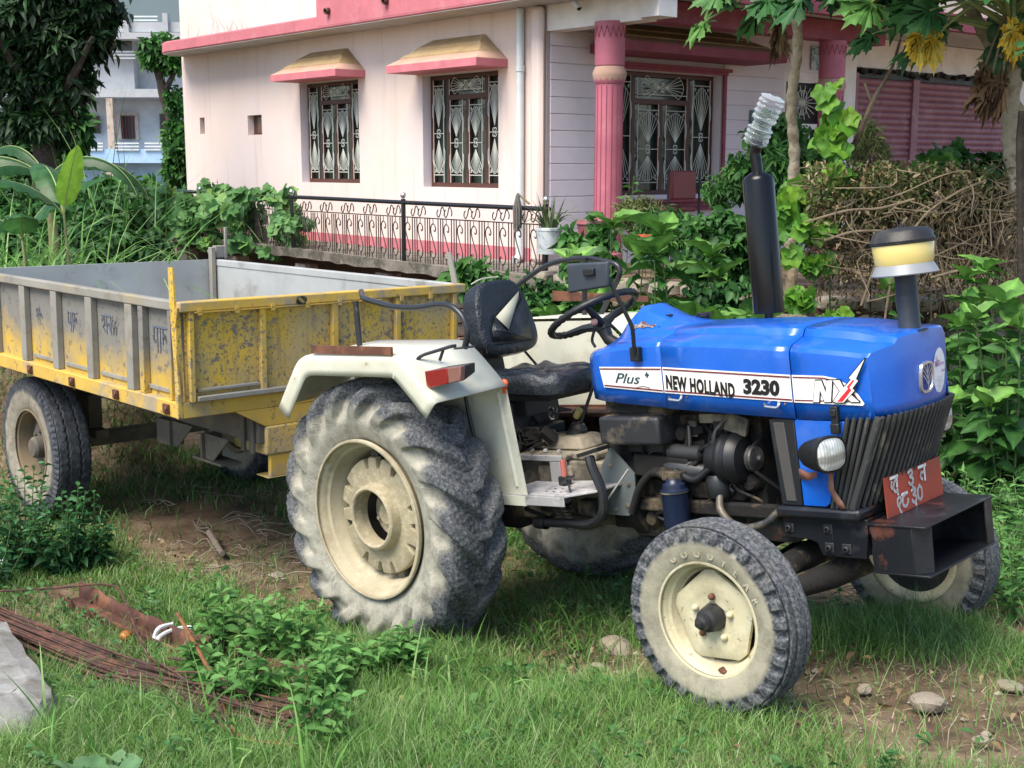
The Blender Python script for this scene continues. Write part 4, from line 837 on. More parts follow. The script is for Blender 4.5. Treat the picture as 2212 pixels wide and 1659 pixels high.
mb.lathe([(.05,0),(.05,.006),(.0,.008)],c=A_(1004,752,y=-.72),axis=(0,0,1),n=12); mb.build('hand_rail',m_blktube,mg)
mb=MB(); P=[A_(893,791,y=-.85),A_(906,769,y=-.84),A_(975,748,y=-.72),A_(985,747,y=-.70)]; mb.tube(fillet(P,.03,4),.0085,8); mb.tube([A_(957,757,y=-.75),A_(950,778,y=-.75)],.0075,8); mb.build('lamp_guard',m_blktube,mg)
# tail lamp: black cone body with red and brown lens
c=A_(966,812,y=-.86); mb=MB()
A4=[A_(927,800,y=-.88),A_(1005,789,y=-.88),A_(1005,821,y=-.88),A_(932,838,y=-.88)]
ctr=sum(A4)/4; fx=np.array([1.,0,0]); 
def lens(u0,u1,mat,nm,par):
    hy=lambda u:-.90+.0*u
    a,b=A4[0]+(A4[1]-A4[0])*u0,A4[0]+(A4[1]-A4[0])*u1; c_,d_=A4[3]+(A4[2]-A4[3])*u1,A4[3]+(A4[2]-A4[3])*u0
    mb=MB(); dv=np.array([0,-.028,0.]); mb.add([a,b,c_,d_,a+dv,b+dv,c_+dv,d_+dv],[(3,2,1,0),(4,5,6,7),(0,1,5,4),(1,2,6,5),(2,3,7,6),(3,0,4,7)]); return mb.build(nm,mat,par,bevel=.004)
mb=MB(); B4=[p*.0+ctr+(p-ctr)*np.array([.72,1,.7])+np.array([-.03,.12,.012]) for p in A4]; mb.add(A4+B4,[(0,1,2,3),(7,6,5,4),(0,4,5,1),(1,5,6,2),(2,6,7,3),(3,7,4,0)]); tl_=mb.build('tail_lamp',m_blkworn,TR,bevel=.006)
lens(0,.64,m_redlens,'red_lens',tl_); lens(.645,1.,m_brnlens,'clear_lens',tl_)
mb=MB(); mb.sphere(A_(1090,828,y=-.49),(.02,.014,.02)); p=A_(1090,838,y=-.49); mb.box(p,(.016,.016,.05)); mb.build('side_marker',m_orange,TR)
# far rail and its plate
mb=MB(); P=[A_(1100,650,y=.75),A_(1116,617,y=.75),A_(1185,568,y=.75),A_(1263,555,y=.75),A_(1350,573,y=.75),A_(1294,686,y=.75)]; mb.tube(fillet(P,.1,5),.0145,10); mb.tube([A_(1263,556,y=.72),A_(1263,690,y=.72)],.0145,8); mb.build('hand_rail',m_blktube,mg2)
mb=MB(); mb.poly([tuple(A_(1193,628,y=.90)),tuple(A_(1400,640,y=.90)),tuple(A_(1400,652,y=.90)),tuple(A_(1193,650,y=.90))],(0,.01,0)); mb.build('rusty_angle_bar',m_rust,mg2)
# ------------------------------------------------------------ seat
def cushion(rings,mat,name,parent,**k):
    mb=MB(); mb.grid(rings,closed_v=True); mb.add(rings[0],[tuple(range(len(rings[0])-1,-1,-1))],True); mb.add(rings[-1],[tuple(range(len(rings[-1])))],True); return mb.build(name,mat,parent,**k)
# backrest faces forward (+x); local u across (y), v up, n thickness
def outl(a,wb,wt,h,e=.55):
    cx,sz=math.copysign(abs(math.cos(a))**e,math.cos(a)),math.copysign(abs(math.sin(a))**e,math.sin(a)); t=(sz+1)/2; return ((wb+(wt-wb)*t)*cx, h*sz)
bc=np.array([.16,0,1.49]); bu=np.array([0,1.,0]); bv=np.array([-.20,0,.98]); bn=np.array([.98,0,.2])
rings=[]
for o_,q in((-.06,.86),(-.05,.97),(-.02,1.0),(.02,1.0),(.045,.985),(.06,.90),(.062,.80)):
    rings.append([bc+bu*outl(2*PI*k/40,.225,.17,.195)[0]*q+bv*outl(2*PI*k/40,.225,.17,.195)[1]*q+bn*(o_+.0) for k in range(40)])
seat=thing
bk=cushion(rings,m_seat,'seat_backrest',TR)
mb=MB(); q=lambda a,b,o=.066: tuple(bc+bu*a+bv*b+bn*o)
mb.add([q(-.14,-.12),q(.13,-.14),q(.13,.02,.07),q(.125,.075,.085),q(.02,.0,.085),q(-.055,-.085,.09),q(-.095,.0,.075),q(-.135,-.06,.07)],[(0,1,2,3,4,5,6,7)]); mb.build('torn_flap',m_seat,bk,solid=.006)
mb=MB(); mb.add([q(-.05,-.075,.10),q(-.095,.0,.08),q(.115,.115,.075),q(.085,.075,.09)],[(0,1,2,3)]); mb.build('torn_lining',m_lining,bk,solid=.003)
mb=MB(); mb.tube([q(.132,-.14,.066),q(.132,.11,.066)],.003,5); mb.tube([q(-.14,-.135,.066),q(.132,-.142,.066)],.003,5); mb.tube([q(-.185,-.17,.045),q(-.175,.0,.05),q(-.14,.15,.05)],.003,5); mb.build('piping',m_ink,bk)
sc0=np.array([.44,0,1.185]); rings=[]
for z,q_ in((-.065,.9),(-.05,.98),(-.01,1.0),(.02,.99),(.04,.93),(.045,.75),(.035,.45),(.022,.15)):
    R_=[]
    for k in range(48):
        a=2*PI*k/48; x,y=sup(a,.27,.24,.62); x*=q_; y*=q_
        zz=z+.02*math.cos(6*a)*(1-q_)*(q_<.8)+.010*math.sin(9*a+1)*(q_>.6)*(z>0); R_.append((sc0[0]+x,y,sc0[2]+zz-.06*x))
    rings.append(R_)
sc_o=cushion(rings,m_seat,'seat_cushion',TR)
mb=MB(); mb.poly([(.06,-.06,1.1),(.12,-.06,1.1),(.09,-.06,1.36),(.05,-.06,1.36)],(0,.12,0)); mb.bb(.1,.6,-.15,.15,1.085,1.12); mb.bb(.2,.4,-.12,.12,1.0,1.09); mb.tube([(.30,.20,1.12),(.12,.20,1.30),(.1,.2,1.4)],.008,6); mb.build('seat_frame',m_dark,TR,bevel=.006)
mb=MB(); mb.tube(catmull([q(-.1,.2,-.03),q(-.05,.215,-.0),q(.05,.212,.02),(.4,-.0,1.0)][:3],5),.004,5); mb.build('seat_cord',m_lining,bk)
mb=MB(); 
for k in range(5): P=[(.62+.02*math.cos(a+k),-.16+.012*math.sin(a*2+k),1.08-.05+.03*math.sin(a+k)) for a in np.linspace(0,5,14)]; mb.tube(P,.004,5)
mb.build('wire_bundle',m_ink,TR)
# ------------------------------------------------------------ steering wheel
sc1=np.array([.80,0,1.478]); ax=np.array([-.4226,0,.906]); ax/=np.linalg.norm(ax); su=np.array([ax[2],0,-ax[0]]); su=su/np.linalg.norm(su); sv=np.array([0,1.,0])
RS=.218; mb=MB(); P=[sc1+RS*(math.cos(2*PI*k/72)*su+math.sin(2*PI*k/72)*sv) for k in range(72)]
mb.tube(P,[.017+.0022*math.sin(k*PI*.9) for k in range(72)],10,closed=True); sw=mb.build('steering_wheel',m_blk,TR)
hubp=sc1-ax*.075+su*.02
mb=MB()
for a in(rad(185),rad(70),rad(-55)):
    e=sc1+RS*(math.cos(a)*su+math.sin(a)*sv); m1=hubp+(e-hubp)*.45-ax*.0+ax*.01; mb.tube([hubp,m1,e],[.026,.018,.011],8)
mb.lathe([(0,.035),(.028,.03),(.036,.01),(.036,-.02),(.026,-.03)],c=hubp,axis=ax,n=20); mb.build('spokes',m_blk,sw)
mb=MB(); cb=np.array([.98,0,1.30]); mb.tube([hubp-ax*.02,hubp-ax*.07,cb],[.034,.028,.03],14); mb.build('steering_column',m_dark,TR)
mb=MB(); a,b=A_(1312,738,y=-.1),A_(1282,704,y=-.1); mb.tube(catmull([A_(1286,750,y=-.1),A_(1279,735,y=-.1),A_(1284,712,y=-.1),A_(1284,700,y=-.1)],5),.007,8); th_=mb.build('throttle_lever',m_blk,TR); mb=MB(); mb.sphere(A_(1284,696,y=-.1),.017); mb.build('lever_knob',M('pink_knob',(.5,.26,.22),rough=.6),th_)
# mirror
mb=MB(); p=[A_(1274,588,y=-.46),A_(1300,588,y=-.46),A_(1312,597,y=-.45),A_(1366,706,y=-.37),A_(1371,765,y=-.345)]; mb.tube(fillet(p,.02,4),.0095,8); arm=mb.build('mirror_arm',m_blktube,TR)
mb=MB(); Cc=[A_(1222,570,y=-.47),A_(1312,565,y=-.47),A_(1313,620,y=-.47),A_(1226,634,y=-.47)]; ctr=sum(Cc)/4; mb.add(Cc+[p_+np.array([0,.02,0]) for p_ in Cc],[(0,1,2,3),(7,6,5,4),(0,4,5,1),(1,5,6,2),(2,6,7,3),(3,7,4,0)]); mb.build('mirror_back',M('mirror_plastic',(.03,.04,.055),[((.085,.10,.12),5,.5,.75,.7)],rough=.55),arm,bevel=.012,bseg=3)
mb=MB(); Cg=[p_*1.0+np.array([0,.022,0]) for p_ in Cc]; cg=sum(Cg)/4; Cg=[cg+(p_-cg)*.88 for p_ in Cg]; mb.add(Cg,[(0,1,2,3)]); mb.build('mirror_glass',M('mirror_silver',(.8,.8,.8),rough=.05,metal=1.),arm)
mb=MB(); mb.box(A_(1273,588,y=-.475),(.06,.02,.03)); mb.build('mirror_clamp',m_blk,arm,bevel=.004)
p=A_(1374,765,y=-.33); mb=MB(); mb.box(p,(.048,.03,.062),rot=(0,.03,0)); mb.build('mirror_bracket',m_blk,TR,bevel=.004)
# exhaust with a plastic bottle over its mouth
lo=A_(1661,676,y=.12); hi=A_(1636.5,372,y=.12); ex=(hi-lo)/np.linalg.norm(hi-lo); Lx=np.linalg.norm(hi-lo)
mb=MB(); mb.lathe([(.020,-.10),(.020,.0),(.066,.001),(.067,.012),(.067,Lx-.035),(.060,Lx-.018),(.030,Lx)],c=lo,axis=ex,n=32)
t1=A_(1634,352,y=.12);t2=A_(1631,330,y=.12);t3=A_(1637,300,y=.12); mb.tube(catmull([hi-ex*.01,t1,t2,t3],5),.0245,16); exo=mb.build('exhaust_stack',M('exhaust_black',(.004,.0045,.006),[((.02,.02,.02),5,.6,.8,.6)],rough=.25,spec=.35),TR)
# air cleaner
pb=A_(1966,716,y=.0); pt=pb+np.array([-.0,0,.215]); 
mb=MB(); mb.lathe([(.0,.0),(.07,.002),(.068,.008),(.042,.01),(.0415,.012),(.0415,.215)],c=pb,axis=(0,0,1),n=28); ac=mb.build('air_intake',M('intake_navy',(.015,.022,.035),[((.08,.09,.1),5,.5,.75,.6)],rough=.45),TR)
mb=MB(); mb.lathe([(.045,-.0),(.06,.002),(.124,.0),(.126,.004),(.108,.04),(.10,.042)],c=pt+np.array([0,0,.005]),axis=(0,0,1),n=40); mb.build('air_skirt',m_skirt,ac)
mb=MB(); mb.lathe([(.106,.040),(.110,.05),(.116,.118),(.114,.122)],c=pt+np.array([0,0,.003]),axis=(0,0,1),n=40); mb.build('air_bowl',m_yel,ac)
mb=MB(); mb.lathe([(.112,.116),(.121,.122),(.123,.132),(.117,.14),(.108,.165),(.088,.178),(.03,.182),(0,.182)],c=pt+np.array([0,0,.003]),axis=(0,0,1),n=40); mb.lathe([(.012,.18),(.012,.192),(.004,.193),(.004,.205),(0,.206)],c=pt+np.array([0,0,.003]),axis=(0,0,1),n=10); mb.build('air_lid',m_dark,ac)
# bottle: rests on the stack, a thing of its own
m_pet=bpy.data.materials.new('clear_plastic'); m_pet.use_nodes=True; N=m_pet.node_tree.nodes; L=m_pet.node_tree.links; b_=N['Principled BSDF']; b_.inputs['Base Color'].default_value=(.55,.60,.62,1); b_.inputs['Roughness'].default_value=.12; b_.inputs['Coat Weight'].default_value=.6
tp=N.new('ShaderNodeBsdfTransparent'); fz=N.new('ShaderNodeLayerWeight'); fz.inputs[0].default_value=.45; ms=N.new('ShaderNodeMixShader'); mr=N.new('ShaderNodeMapRange'); mr.inputs[3].default_value=.10; mr.inputs[4].default_value=.75; L.new(fz.outputs['Facing'],mr.inputs[0]); L.new(mr.outputs[0],ms.inputs[0]); L.new(tp.outputs[0],ms.inputs[1]); L.new(b_.outputs[0],ms.inputs[2]); L.new(ms.outputs[0],N['Material Output'].inputs[0])
W_=lambda p: TRR@np.array(p)+TRP
b0=W_(A_(1630,311,y=.12)); b1_=W_(A_(1649,262,y=.12)); b2_=W_(A_(1672,206,y=.12))
P=[];Rr_=[]
for i in range(64):
    t=i/63; c=b0+(b1_-b0)*min(1,t*2)+(b2_-b1_)*max(0,t*2-1); P.append(c)
    r=.060+.0035*math.sin(i*.95)
    if .36<t<.5: r=.047+.002*math.sin(i*1.9)
    if t<.04: r=.052
    if t>.965: r=.052-.035*(t-.965)/.035
    Rr_.append(r*.86)
mb=MB(); n_=20; mb.tube(P,Rr_,n_,caps=False)
V=np.array(mb.v); V+=RNG.normal(0,.0010,V.shape); mb.v=[tuple(v) for v in V]
bt=mb.build('plastic_bottle',m_pet,None); tag(bt,'crumpled clear plastic bottle cut and pushed over the mouth of the exhaust stack','bottle')
# ============================================================ trailer
def yel_fn(col,c):
    N,L=c['N'],c['L']; sp=N.new('ShaderNodeSeparateXYZ'); L.new(c['co'],sp.inputs[0])
    ad=N.new('ShaderNodeMath'); ad.operation='MULTIPLY_ADD'; L.new(c['noise'](2.3,5,.65,off=6),ad.inputs[0]); ad.inputs[1].default_value=.55; L.new(sp.outputs[2],ad.inputs[2])
    f=c['ramp'](ad.outputs[0],.36,.56); col=c['mix'](f,col,(.19,.185,.165))
    col=c['mix'](c['ramp'](c['noise'](19,7,.7,off=12),.56,.61,(0,0,0,1),(.85,.85,.85,1)),col,(.14,.12,.115))
    return col
def wear_fn(col,c):
    N,L=c['N'],c['L']; ad=N.new('ShaderNodeMath'); ad.operation='MULTIPLY_ADD'; L.new(c['noise'](1.7,3,.6,off=31),ad.inputs[0]); ad.inputs[1].default_value=.5; L.new(c['noise'](27,8,.75,off=17),ad.inputs[2])
    col=c['mix'](c['ramp'](ad.outputs[0],.80,.84,(0,0,0,1),(.95,.95,.95,1)),col,(.17,.145,.13))
    mp=N.new('ShaderNodeMapping'); mp.inputs['Scale'].default_value=(9,9,.8); L.new(c['co'],mp.inputs[0]); t=N.new('ShaderNodeTexNoise'); t.inputs['Scale'].default_value=2.2; t.inputs['Detail'].default_value=6; L.new(mp.outputs[0],t.inputs[0])
    return c['mix'](c['ramp'](t.outputs[0],.56,.72,(0,0,0,1),(.7,.7,.7,1)),col,(.30,.20,.09))
m_ysd=M('faded_yellow_dusty',(.54,.355,.05),[((.40,.30,.14),5,.5,.68,.8),((.30,.27,.2),2,.5,.7,.8)],rough=.8,fn=yel_fn,bump=(30,.3,.004))
m_yfr=M('chipped_yellow',(.64,.41,.035),[((.46,.35,.15),1.6,.46,.62,.8),((.22,.19,.16),20,.60,.64,.8),((.12,.10,.095),46,.57,.61,.9),((.22,.12,.06),5,.62,.72,.6),((.36,.33,.28),1.1,.52,.72,.8)],rough=.75,bump=(40,.35,.004),fn=wear_fn)
m_yrail=M('yellow_rail',(.58,.38,.07),[((.30,.26,.20),4,.48,.62,.9),((.20,.12,.07),13,.6,.68,.8)],rough=.8,bump=(30,.3,.004))
m_gsteel=M('grey_dust_steel',(.26,.25,.22),[((.40,.28,.08),3,.55,.7,.6),((.17,.145,.11),9,.5,.7,.7)],rough=.85,bump=(30,.3,.004))
m_bed=M('bed_grey_steel',(.34,.35,.34),[((.40,.42,.42),1.5,.45,.65,.8),((.13,.12,.10),2.0,.54,.70,.9),((.46,.46,.44),12,.66,.76,.5)],rough=.6)
m_under=M('underframe',(.10,.09,.075),[((.2,.16,.11),5,.5,.7,.8)],rough=.85,bump=(30,.3,.004))
m_faint=M('faded_blue_lettering',(.12,.14,.19),[((.25,.24,.22),20,.5,.62,.9)],rough=.8)
TL=thing('trailer','yellow and grey two-wheel farm trailer hitched behind the tractor','trailer',TLP,TLE)
L_,W_t,H_=3.093,1.947,.553
def side(name,mb,mat,**k): return mb.build(name,mat,TL,**k)
mb=MB(); mb.bb(-L_,-.0,0.0,.006,.0,H_-.05); side('side_panel',mb,m_ysd)
for x in (-.075,-.40,-.534,-1.064,-1.572,-2.078,-2.594):
    w_=.055 if x>-.45 and x<-.3 else (.03 if x>-.1 else .085)
    mb=MB(); mb.bb(x-w_,x,-.042,-.001,.0,H_-.055); mb.build('side_rib',m_gsteel if x<-.45 else m_ysd,TL,bevel=.004)
mb=MB(); mb.bb(-L_,.0,-.045,.012,H_-.055,H_); side('top_rail',mb,m_gsteel,bevel=.008)
mb=MB()
for i,x in enumerate((-.534,-1.064,-1.572,-2.078)): mb.bb(x+.03,x+.43,-.012,-.001,.03,.055)
side('panel_edge',mb,m_gsteel,bevel=.003)
mb=MB(); mb.bb(-L_,.012,-.05,W_t+.05,-.09,-.001); side('floor_frame',mb,m_yrail,bevel=.006)
for i,x in enumerate((-.10,-.72,-1.33,-1.98,-2.6)):
    mb=MB(); mb.bb(x-.05,x+.01,-.066,-.051,-.075,-.02); mb.tube([(x-.01,-.067,-.03),(x+.02,-.08,-.04),(x,-.075,-.07)],.006,6); mb.build('lashing_hook',m_rust,TL,bevel=.003)
mb=MB(); mb.bb(0,.006,0,W_t,0,H_-.05); side('front_panel',mb,m_yfr)
for y,w_ in ((.458,.035),(.949,.04),(1.421,.035),(1.88,.03),(.012,.03)):
    mb=MB(); mb.bb(.007,.042,y,y+w_,0,H_-.055); mb.build('front_rib',m_yfr if y<.9 else m_yrail,TL,bevel=.004)
mb=MB(); mb.bb(-.012,.05,-.045,W_t+.03,H_-.055,H_+.002); side('front_rail',mb,m_yrail,bevel=.008)
mb=MB()
for k in range(8): mb.bb(.051,.058,.06+k*.23,.085+k*.23,H_-.075,H_-.04)
mb.bb(.052,.058,.04,1.3,H_-.062,H_-.056); side('front_hinges',mb,m_yrail)
mb=MB(); mb.bb(.007,.05,.05,W_t-.05,.0,.03); mb.bb(.007,.03,.06,.45,.05,.07); side('front_ledge',mb,m_gsteel,bevel=.005)
mb=MB(); mb.bb(-L_,0,W_t-.006,W_t,0,H_-.05); side('side_panel',mb,m_bed)
mb=MB(); mb.bb(-L_,0,W_t-.012,W_t+.045,H_-.055,H_); side('top_rail',mb,m_bed,bevel=.008)
mb=MB(); mb.bb(-L_-.006,-L_,0,W_t,0,H_-.0); side('tailgate',mb,m_bed,bevel=.002)
mb=MB(); mb.bb(-L_+.001,-.007,.007,W_t-.007,.0,.02); side('bed_floor',mb,m_bed)
mb=MB(); P=[]
for i in range(14):
    P.append([(-1.6+i*.1,1.15+j*.075,.021+.14*max(0,1-((i-6)/7)**2-((j-6)/6)**2)*(.8+.3*random.random())) for j in range(11)])
mb.grid(P); o=mb.build('sand_heap',M('wet_sand',(.10,.09,.075),rough=1.),None); o.parent=TL
# stakes
S_=lambda px,py,**k: at(px,py,LF,**k)
mb=MB(); a=S_(366,578,y=-.055);b=S_(372,668,y=-.055); mb.poly([a+(-.02,0,0),a+(.03,0,.004),b+(.025,0,0),b+(-.03,0,0)],(0,.01,0)); mb.poly([b+(-.03,-.001,.02),b+(.06,-.001,.01),(.0,-.056,.38),(.035,-.056,.05),(.0,-.056,.05),(-.03,-.056,.36)],(0,.01,0)); mb.build('corner_stake',m_yfr,TL)
mb=MB(); mb.bb(-.02,.013,-.055,-.02,-.09,.5); mb.build('corner_post',m_yfr,TL,bevel=.005)
mb=MB(); a=S_(968,545,y=W_t);b=S_(980,605,y=W_t); mb.poly([a+(-.02,0,0),a+(.02,0,0),b+(.03,0,-.02),b+(-.02,0,-.02)],(0,.012,0)); mb.build('corner_stake',m_gsteel,TL)
mb=MB(); mb.bb(-L_+.01,-L_+.06,W_t-.06,W_t-.02,.02,H_+.10); mb.bb(-L_-.03,-L_+.03,W_t+.0,W_t+.11,H_+.01,H_+.11); mb.bb(-L_+.02,-L_+.04,W_t+.08,W_t+.105,H_,H_+.26); mb.sphere((-L_-.05,W_t+.0,H_+.06),.03); mb.build('rear_post',m_gsteel,TL,bevel=.005)
mb=MB(); 
for k in range(5): mb.tube([(.06+.01*math.cos(a+k),.72+.035*math.sin(a*1.0+k*.5),H_-.03+.025*math.cos(a+k*.7)) for a in np.linspace(0,6,14)],.003,5)
mb.build('wire_knot',m_graymetal,TL)
# faded hand lettering on the near side
TLt=TL
dev=MB()
def dglyph(G,ox,oz,s,w_=.022):
    for g in G: stroke(dev,[(ox+a*s,oz+b*s) for a,b in g],w_,fr=(np.array([0,-.0035,0.]),np.array([1.,0,0]),np.array([0,0,1.]),np.array([0,-1.,0])))
W1=[[(0,.95),(0,.4),(.3,.4)],[(.3,1),(.3,-.1)],[(.55,1),(.55,-.1)],[(.8,1),(.8,.3)],[(.8,.5),(1.0,.7),(1.1,.4)],[(-.1,1),(1.2,1)]]
W2=[[(0,.7),(.2,.9),(.3,.6),(.1,.4),(.35,.2)],[(.5,1),(.5,.1)],[(.5,.5),(.75,.6),(.9,.3)],[(.95,1),(.95,.1)],[(1.2,.9),(1.05,.6),(1.3,.4),(1.2,.1)],[(1.5,.8),(1.35,.5),(1.6,.5),(1.5,.1)],[(-.1,1),(1.2,1)]]
dglyph(W1,-.34,.26,.13,.012); dglyph(W2,-1.0,.28,.12,.010); dglyph(W1,-1.48,.27,.11,.010); dglyph(W2[:3],-1.98,.27,.10,.010)
dev.build('painted_lettering',m_faint,TL,fix=False)
# skirt, tongue, chassis
mb=MB(); mb.poly([(.0,.30,-.091),(.0,.487,-.195),(.0,1.46,-.195),(.0,1.65,-.091)],(.014,0,0)); side('skirt_plate',mb,m_yrail,bevel=.003)
mb=MB(); mb.bb(-.35,.02,.49,1.46,-.37,-.196); side('hitch_box',mb,m_yfr,bevel=.012)
mb=MB(); mb.bb(-.02,.012,.52,1.43,-.50,-.371); mb.bb(-.12,.012,.50,1.45,-.508,-.50); mb.bb(.012,.6,.8,.95,-.48,-.40); mb.bb(.012,.6,1.0,1.15,-.48,-.40); mb.bb(.55,1.1,.93,1.02,-.47,-.41); side('drawbar',mb,m_yrail,bevel=.006)
mb=MB(); 
for y in(.45,1.45): mb.bb(-L_+.1,-.0,y,y+.06,-.30,-.091)
for x in(-.06,-.16): mb.bb(x-.01,x+.03,.43,.448,-.36,-.091)
for k in range(6): mb.bb(-2.9+k*.5,-2.85+k*.5,.1,1.85,-.15,-.091)
side('chassis_beam',mb,m_under,bevel=.005)
mb=MB(); mb.bb(-1.15,-.98,.40,.50,-.46,-.30); mb.poly([(-1.0,.42,-.30),(-.72,.42,-.30),(-.92,.42,-.46),(-.98,.42,-.46)],(0,.01,0)); mb.bb(-.62,-.28,.36,.50,-.47,-.455); mb.poly([(-.50,.38,-.30),(-.22,.38,-.30),(-.40,.38,-.455),(-.50,.38,-.455)],(0,.01,0)); mb.bb(-.52,-.50,.36,.50,-.455,-.30); mb.bb(-.98,-.1,.7,.78,-.44,-.36); side('spring_hanger',mb,m_under,bevel=.003)
mb=MB(); mb.bb(-2.43,-2.33,.12,W_t-.12,-.70,-.60); mb.bb(-2.6,-2.1,.42,.52,-.6,-.54); mb.bb(-2.5,-2.2,.42,.52,-.54,-.30); side('axle',mb,m_under,bevel=.006)
def twheel(yo,s):
    c=(-2.37,yo,-.655); mb=MB(); mb.lathe([(.262,.0),(.272,.004),(.270,.014),(.25,.02),(.24,.07),(.235,.2),(.26,.22)],c=c,axis=(0,s,0),n=48); w=mb.build('wheel',M('dusty_brown_rim',(.20,.155,.095),[((.10,.08,.055),5,.5,.65,.8)],rough=.9),TL,solid=.006)
    tyre('tyre',(c[0],yo+s*.112,c[2]),.495,.128,.262,'truck',w,m_tyret,nth=480)
    mb=MB(); mb.lathe([(0,.01),(.06,.012),(.075,.03),(.075,.08),(.15,.085),(.20,.11),(.24,.12)],c=c,axis=(0,s,0),n=32); mb.build('wheel_disc',m_under,w)
    for k in range(8):
        a=2*PI*k/8; mb=MB(); mb.lathe([(0,-.02),(.012,-.018),(.014,0)],c=(c[0]+.11*math.cos(a),yo+s*.082,c[2]+.11*math.sin(a)),axis=(0,s,0),n=6); mb.build('wheel_nut',m_under,w)
twheel(.06,1); twheel(W_t-.06,-1)
# ============================================================ house
def streak_fn(col,c):
    N,L=c['N'],c['L']; mp=N.new('ShaderNodeMapping'); mp.inputs['Scale'].default_value=(5,5,.35); L.new(c['co'],mp.inputs[0]); t=N.new('ShaderNodeTexNoise'); t.inputs['Scale'].default_value=1.6; t.inputs['Detail'].default_value=7; L.new(mp.outputs[0],t.inputs[0])
    col=c['mix'](c['ramp'](t.outputs[0],.54,.78,(0,0,0,1),(.45,.45,.45,1)),col,(.50,.40,.34)); return c['mix'](c['ramp'](c['noise'](30,5,off=21),.68,.74,(0,0,0,1),(.5,.5,.5,1)),col,(.5,.4,.36))
m_pink=M('pink_plaster',(.76,.62,.56),[((.76,.65,.64),.7,.42,.65,.8),((.80,.58,.42),.5,.50,.74,.5),((.66,.50,.46),7,.66,.82,.35)],rough=.9,vary=.03,bump=(60,.12,.004),fn=streak_fn)
m_lilac=M('pale_lilac_plaster',(.74,.67,.71),[((.64,.57,.59),2,.5,.75,.5)],rough=.9,vary=.04)
m_rose=M('rose_paint',(.56,.17,.20),[((.62,.27,.28),3,.5,.7,.6),((.42,.10,.13),6,.6,.75,.6),((.60,.45,.42),26,.72,.77,.5)],rough=.8,bump=(25,.3,.01))
m_rosedk=M('magenta_paint',(.25,.05,.075),[((.34,.10,.13),4,.5,.7,.6)],rough=.75)
m_pillar=M('pillar_pink',(.46,.13,.18),[((.56,.22,.26),3,.5,.7,.5),((.62,.3,.3),14,.68,.74,.6)],rough=.6)
m_ochre=M('ochre_weathered',(.40,.28,.14),[((.26,.19,.10),5,.5,.7,.7),((.5,.38,.26),2,.5,.7,.6)],rough=.9)
m_soffit=M('soffit_plaster',(.50,.47,.44),[((.36,.31,.26),5,.55,.75,.5)],rough=.9)
m_brown=M('brown_window_wood',(.085,.032,.022),[((.15,.075,.06),9,.6,.75,.6)],rough=.55)
m_iron=M('cream_ironwork',(.60,.62,.55),rough=.5)
m_pane=M('window_glass',(.03,.04,.035),[((.05,.075,.07),1.5,.4,.7,1)],rough=.12,coat=.3)
m_curt=M('curtain',(.28,.30,.28),[((.14,.15,.14),6,.45,.6)],rough=.8)
m_shut=M('maroon_shutter',(.26,.105,.13),[((.36,.2,.22),3,.5,.7,.7),((.10,.04,.05),7,.55,.7,.6)],rough=.55)
m_conc=M('mossy_concrete',(.24,.21,.175),[((.09,.085,.065),5,.46,.6,.9),((.38,.35,.3),9,.58,.7,.7),((.13,.15,.06),3,.6,.75,.6)],rough=.95,bump=(18,.6,.02))
m_white=MATS['decal_white']; m_wplast=M('white_plaster',(.80,.75,.72),[((.62,.55,.5),3,.55,.75,.5)],rough=.9)
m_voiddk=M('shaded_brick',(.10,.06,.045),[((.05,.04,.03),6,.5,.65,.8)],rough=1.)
m_brick=M('worn_brick',(.42,.36,.30),[((.26,.12,.08),9,.5,.65,.9)],rough=1.,bump=(20,.6,.02))
m_pvc=M('pvc_white',(.66,.70,.70),rough=.4)
HS=thing('house','pink plastered house with rose roof edge, grilled windows and maroon shutters','house',HSP,HSE)
def hb(name,mat,boxes,parent=HS,**k):
    mb=MB()
    for b in boxes: mb.bb(*b)
    return mb.build(name,mat,parent,**k)
def wall_holes(name,mat,axis,p,th,a0,a1,z0,z1,holes,parent=HS):
    """wall in plane axis=p, thickness th inward, with rectangular openings (a0,a1,z0,z1)"""
    mb=MB(); xs=sorted({a0,a1,*[h[0] for h in holes],*[h[1] for h in holes]}); zs=sorted({z0,z1,*[h[2] for h in holes],*[h[3] for h in holes]})
    for i in range(len(xs)-1):
        j0=0
        col=[]
        for j in range(len(zs)-1):
            cx,cz=(xs[i]+xs[i+1])/2,(zs[j]+zs[j+1])/2
            col.append(not any(h[0]<cx<h[1] and h[2]<cz<h[3] for h in holes))
        j=0
        while j<len(col):
            if col[j]:
                k=j
                while k+1<len(col) and col[k+1]: k+=1
                A=(xs[i],xs[i+1]); Z=(zs[j],zs[k+1])
                if axis=='x': mb.bb(p,p+th,A[0],A[1],Z[0],Z[1])
                else: mb.bb(A[0],A[1],p,p+th,Z[0],Z[1])
                j=k+1
            else: j+=1
    return mb.build(name,mat,parent)
W1=(3.24,4.68,2.06,3.39); W2=(.435,1.86,2.035,3.35); V1=(7.5,7.66,2.77,3.02); V2=(5.74,6.15,2.73,3.01)
wall_holes('front_wall',m_pink,'x',0.,.22,-.37,8.19,-.6,3.97,[W1,W2,V1,V2])
hb('end_wall',m_pink,[(.22,7,8.0,8.19,-.6,3.97)])
hb('inside_dark',m_ink,[(.9,.95,-.3,8.0,1.3,3.9),(.23,.9,2.2,2.25,1.3,3.9),(.23,.9,5.2,5.25,1.3,3.9)])
for v in(V1,V2): hb('vent_pane',m_brown,[(.10,.12,v[0]+.002,v[1]-.002,v[2]+.002,v[3]-.002)])
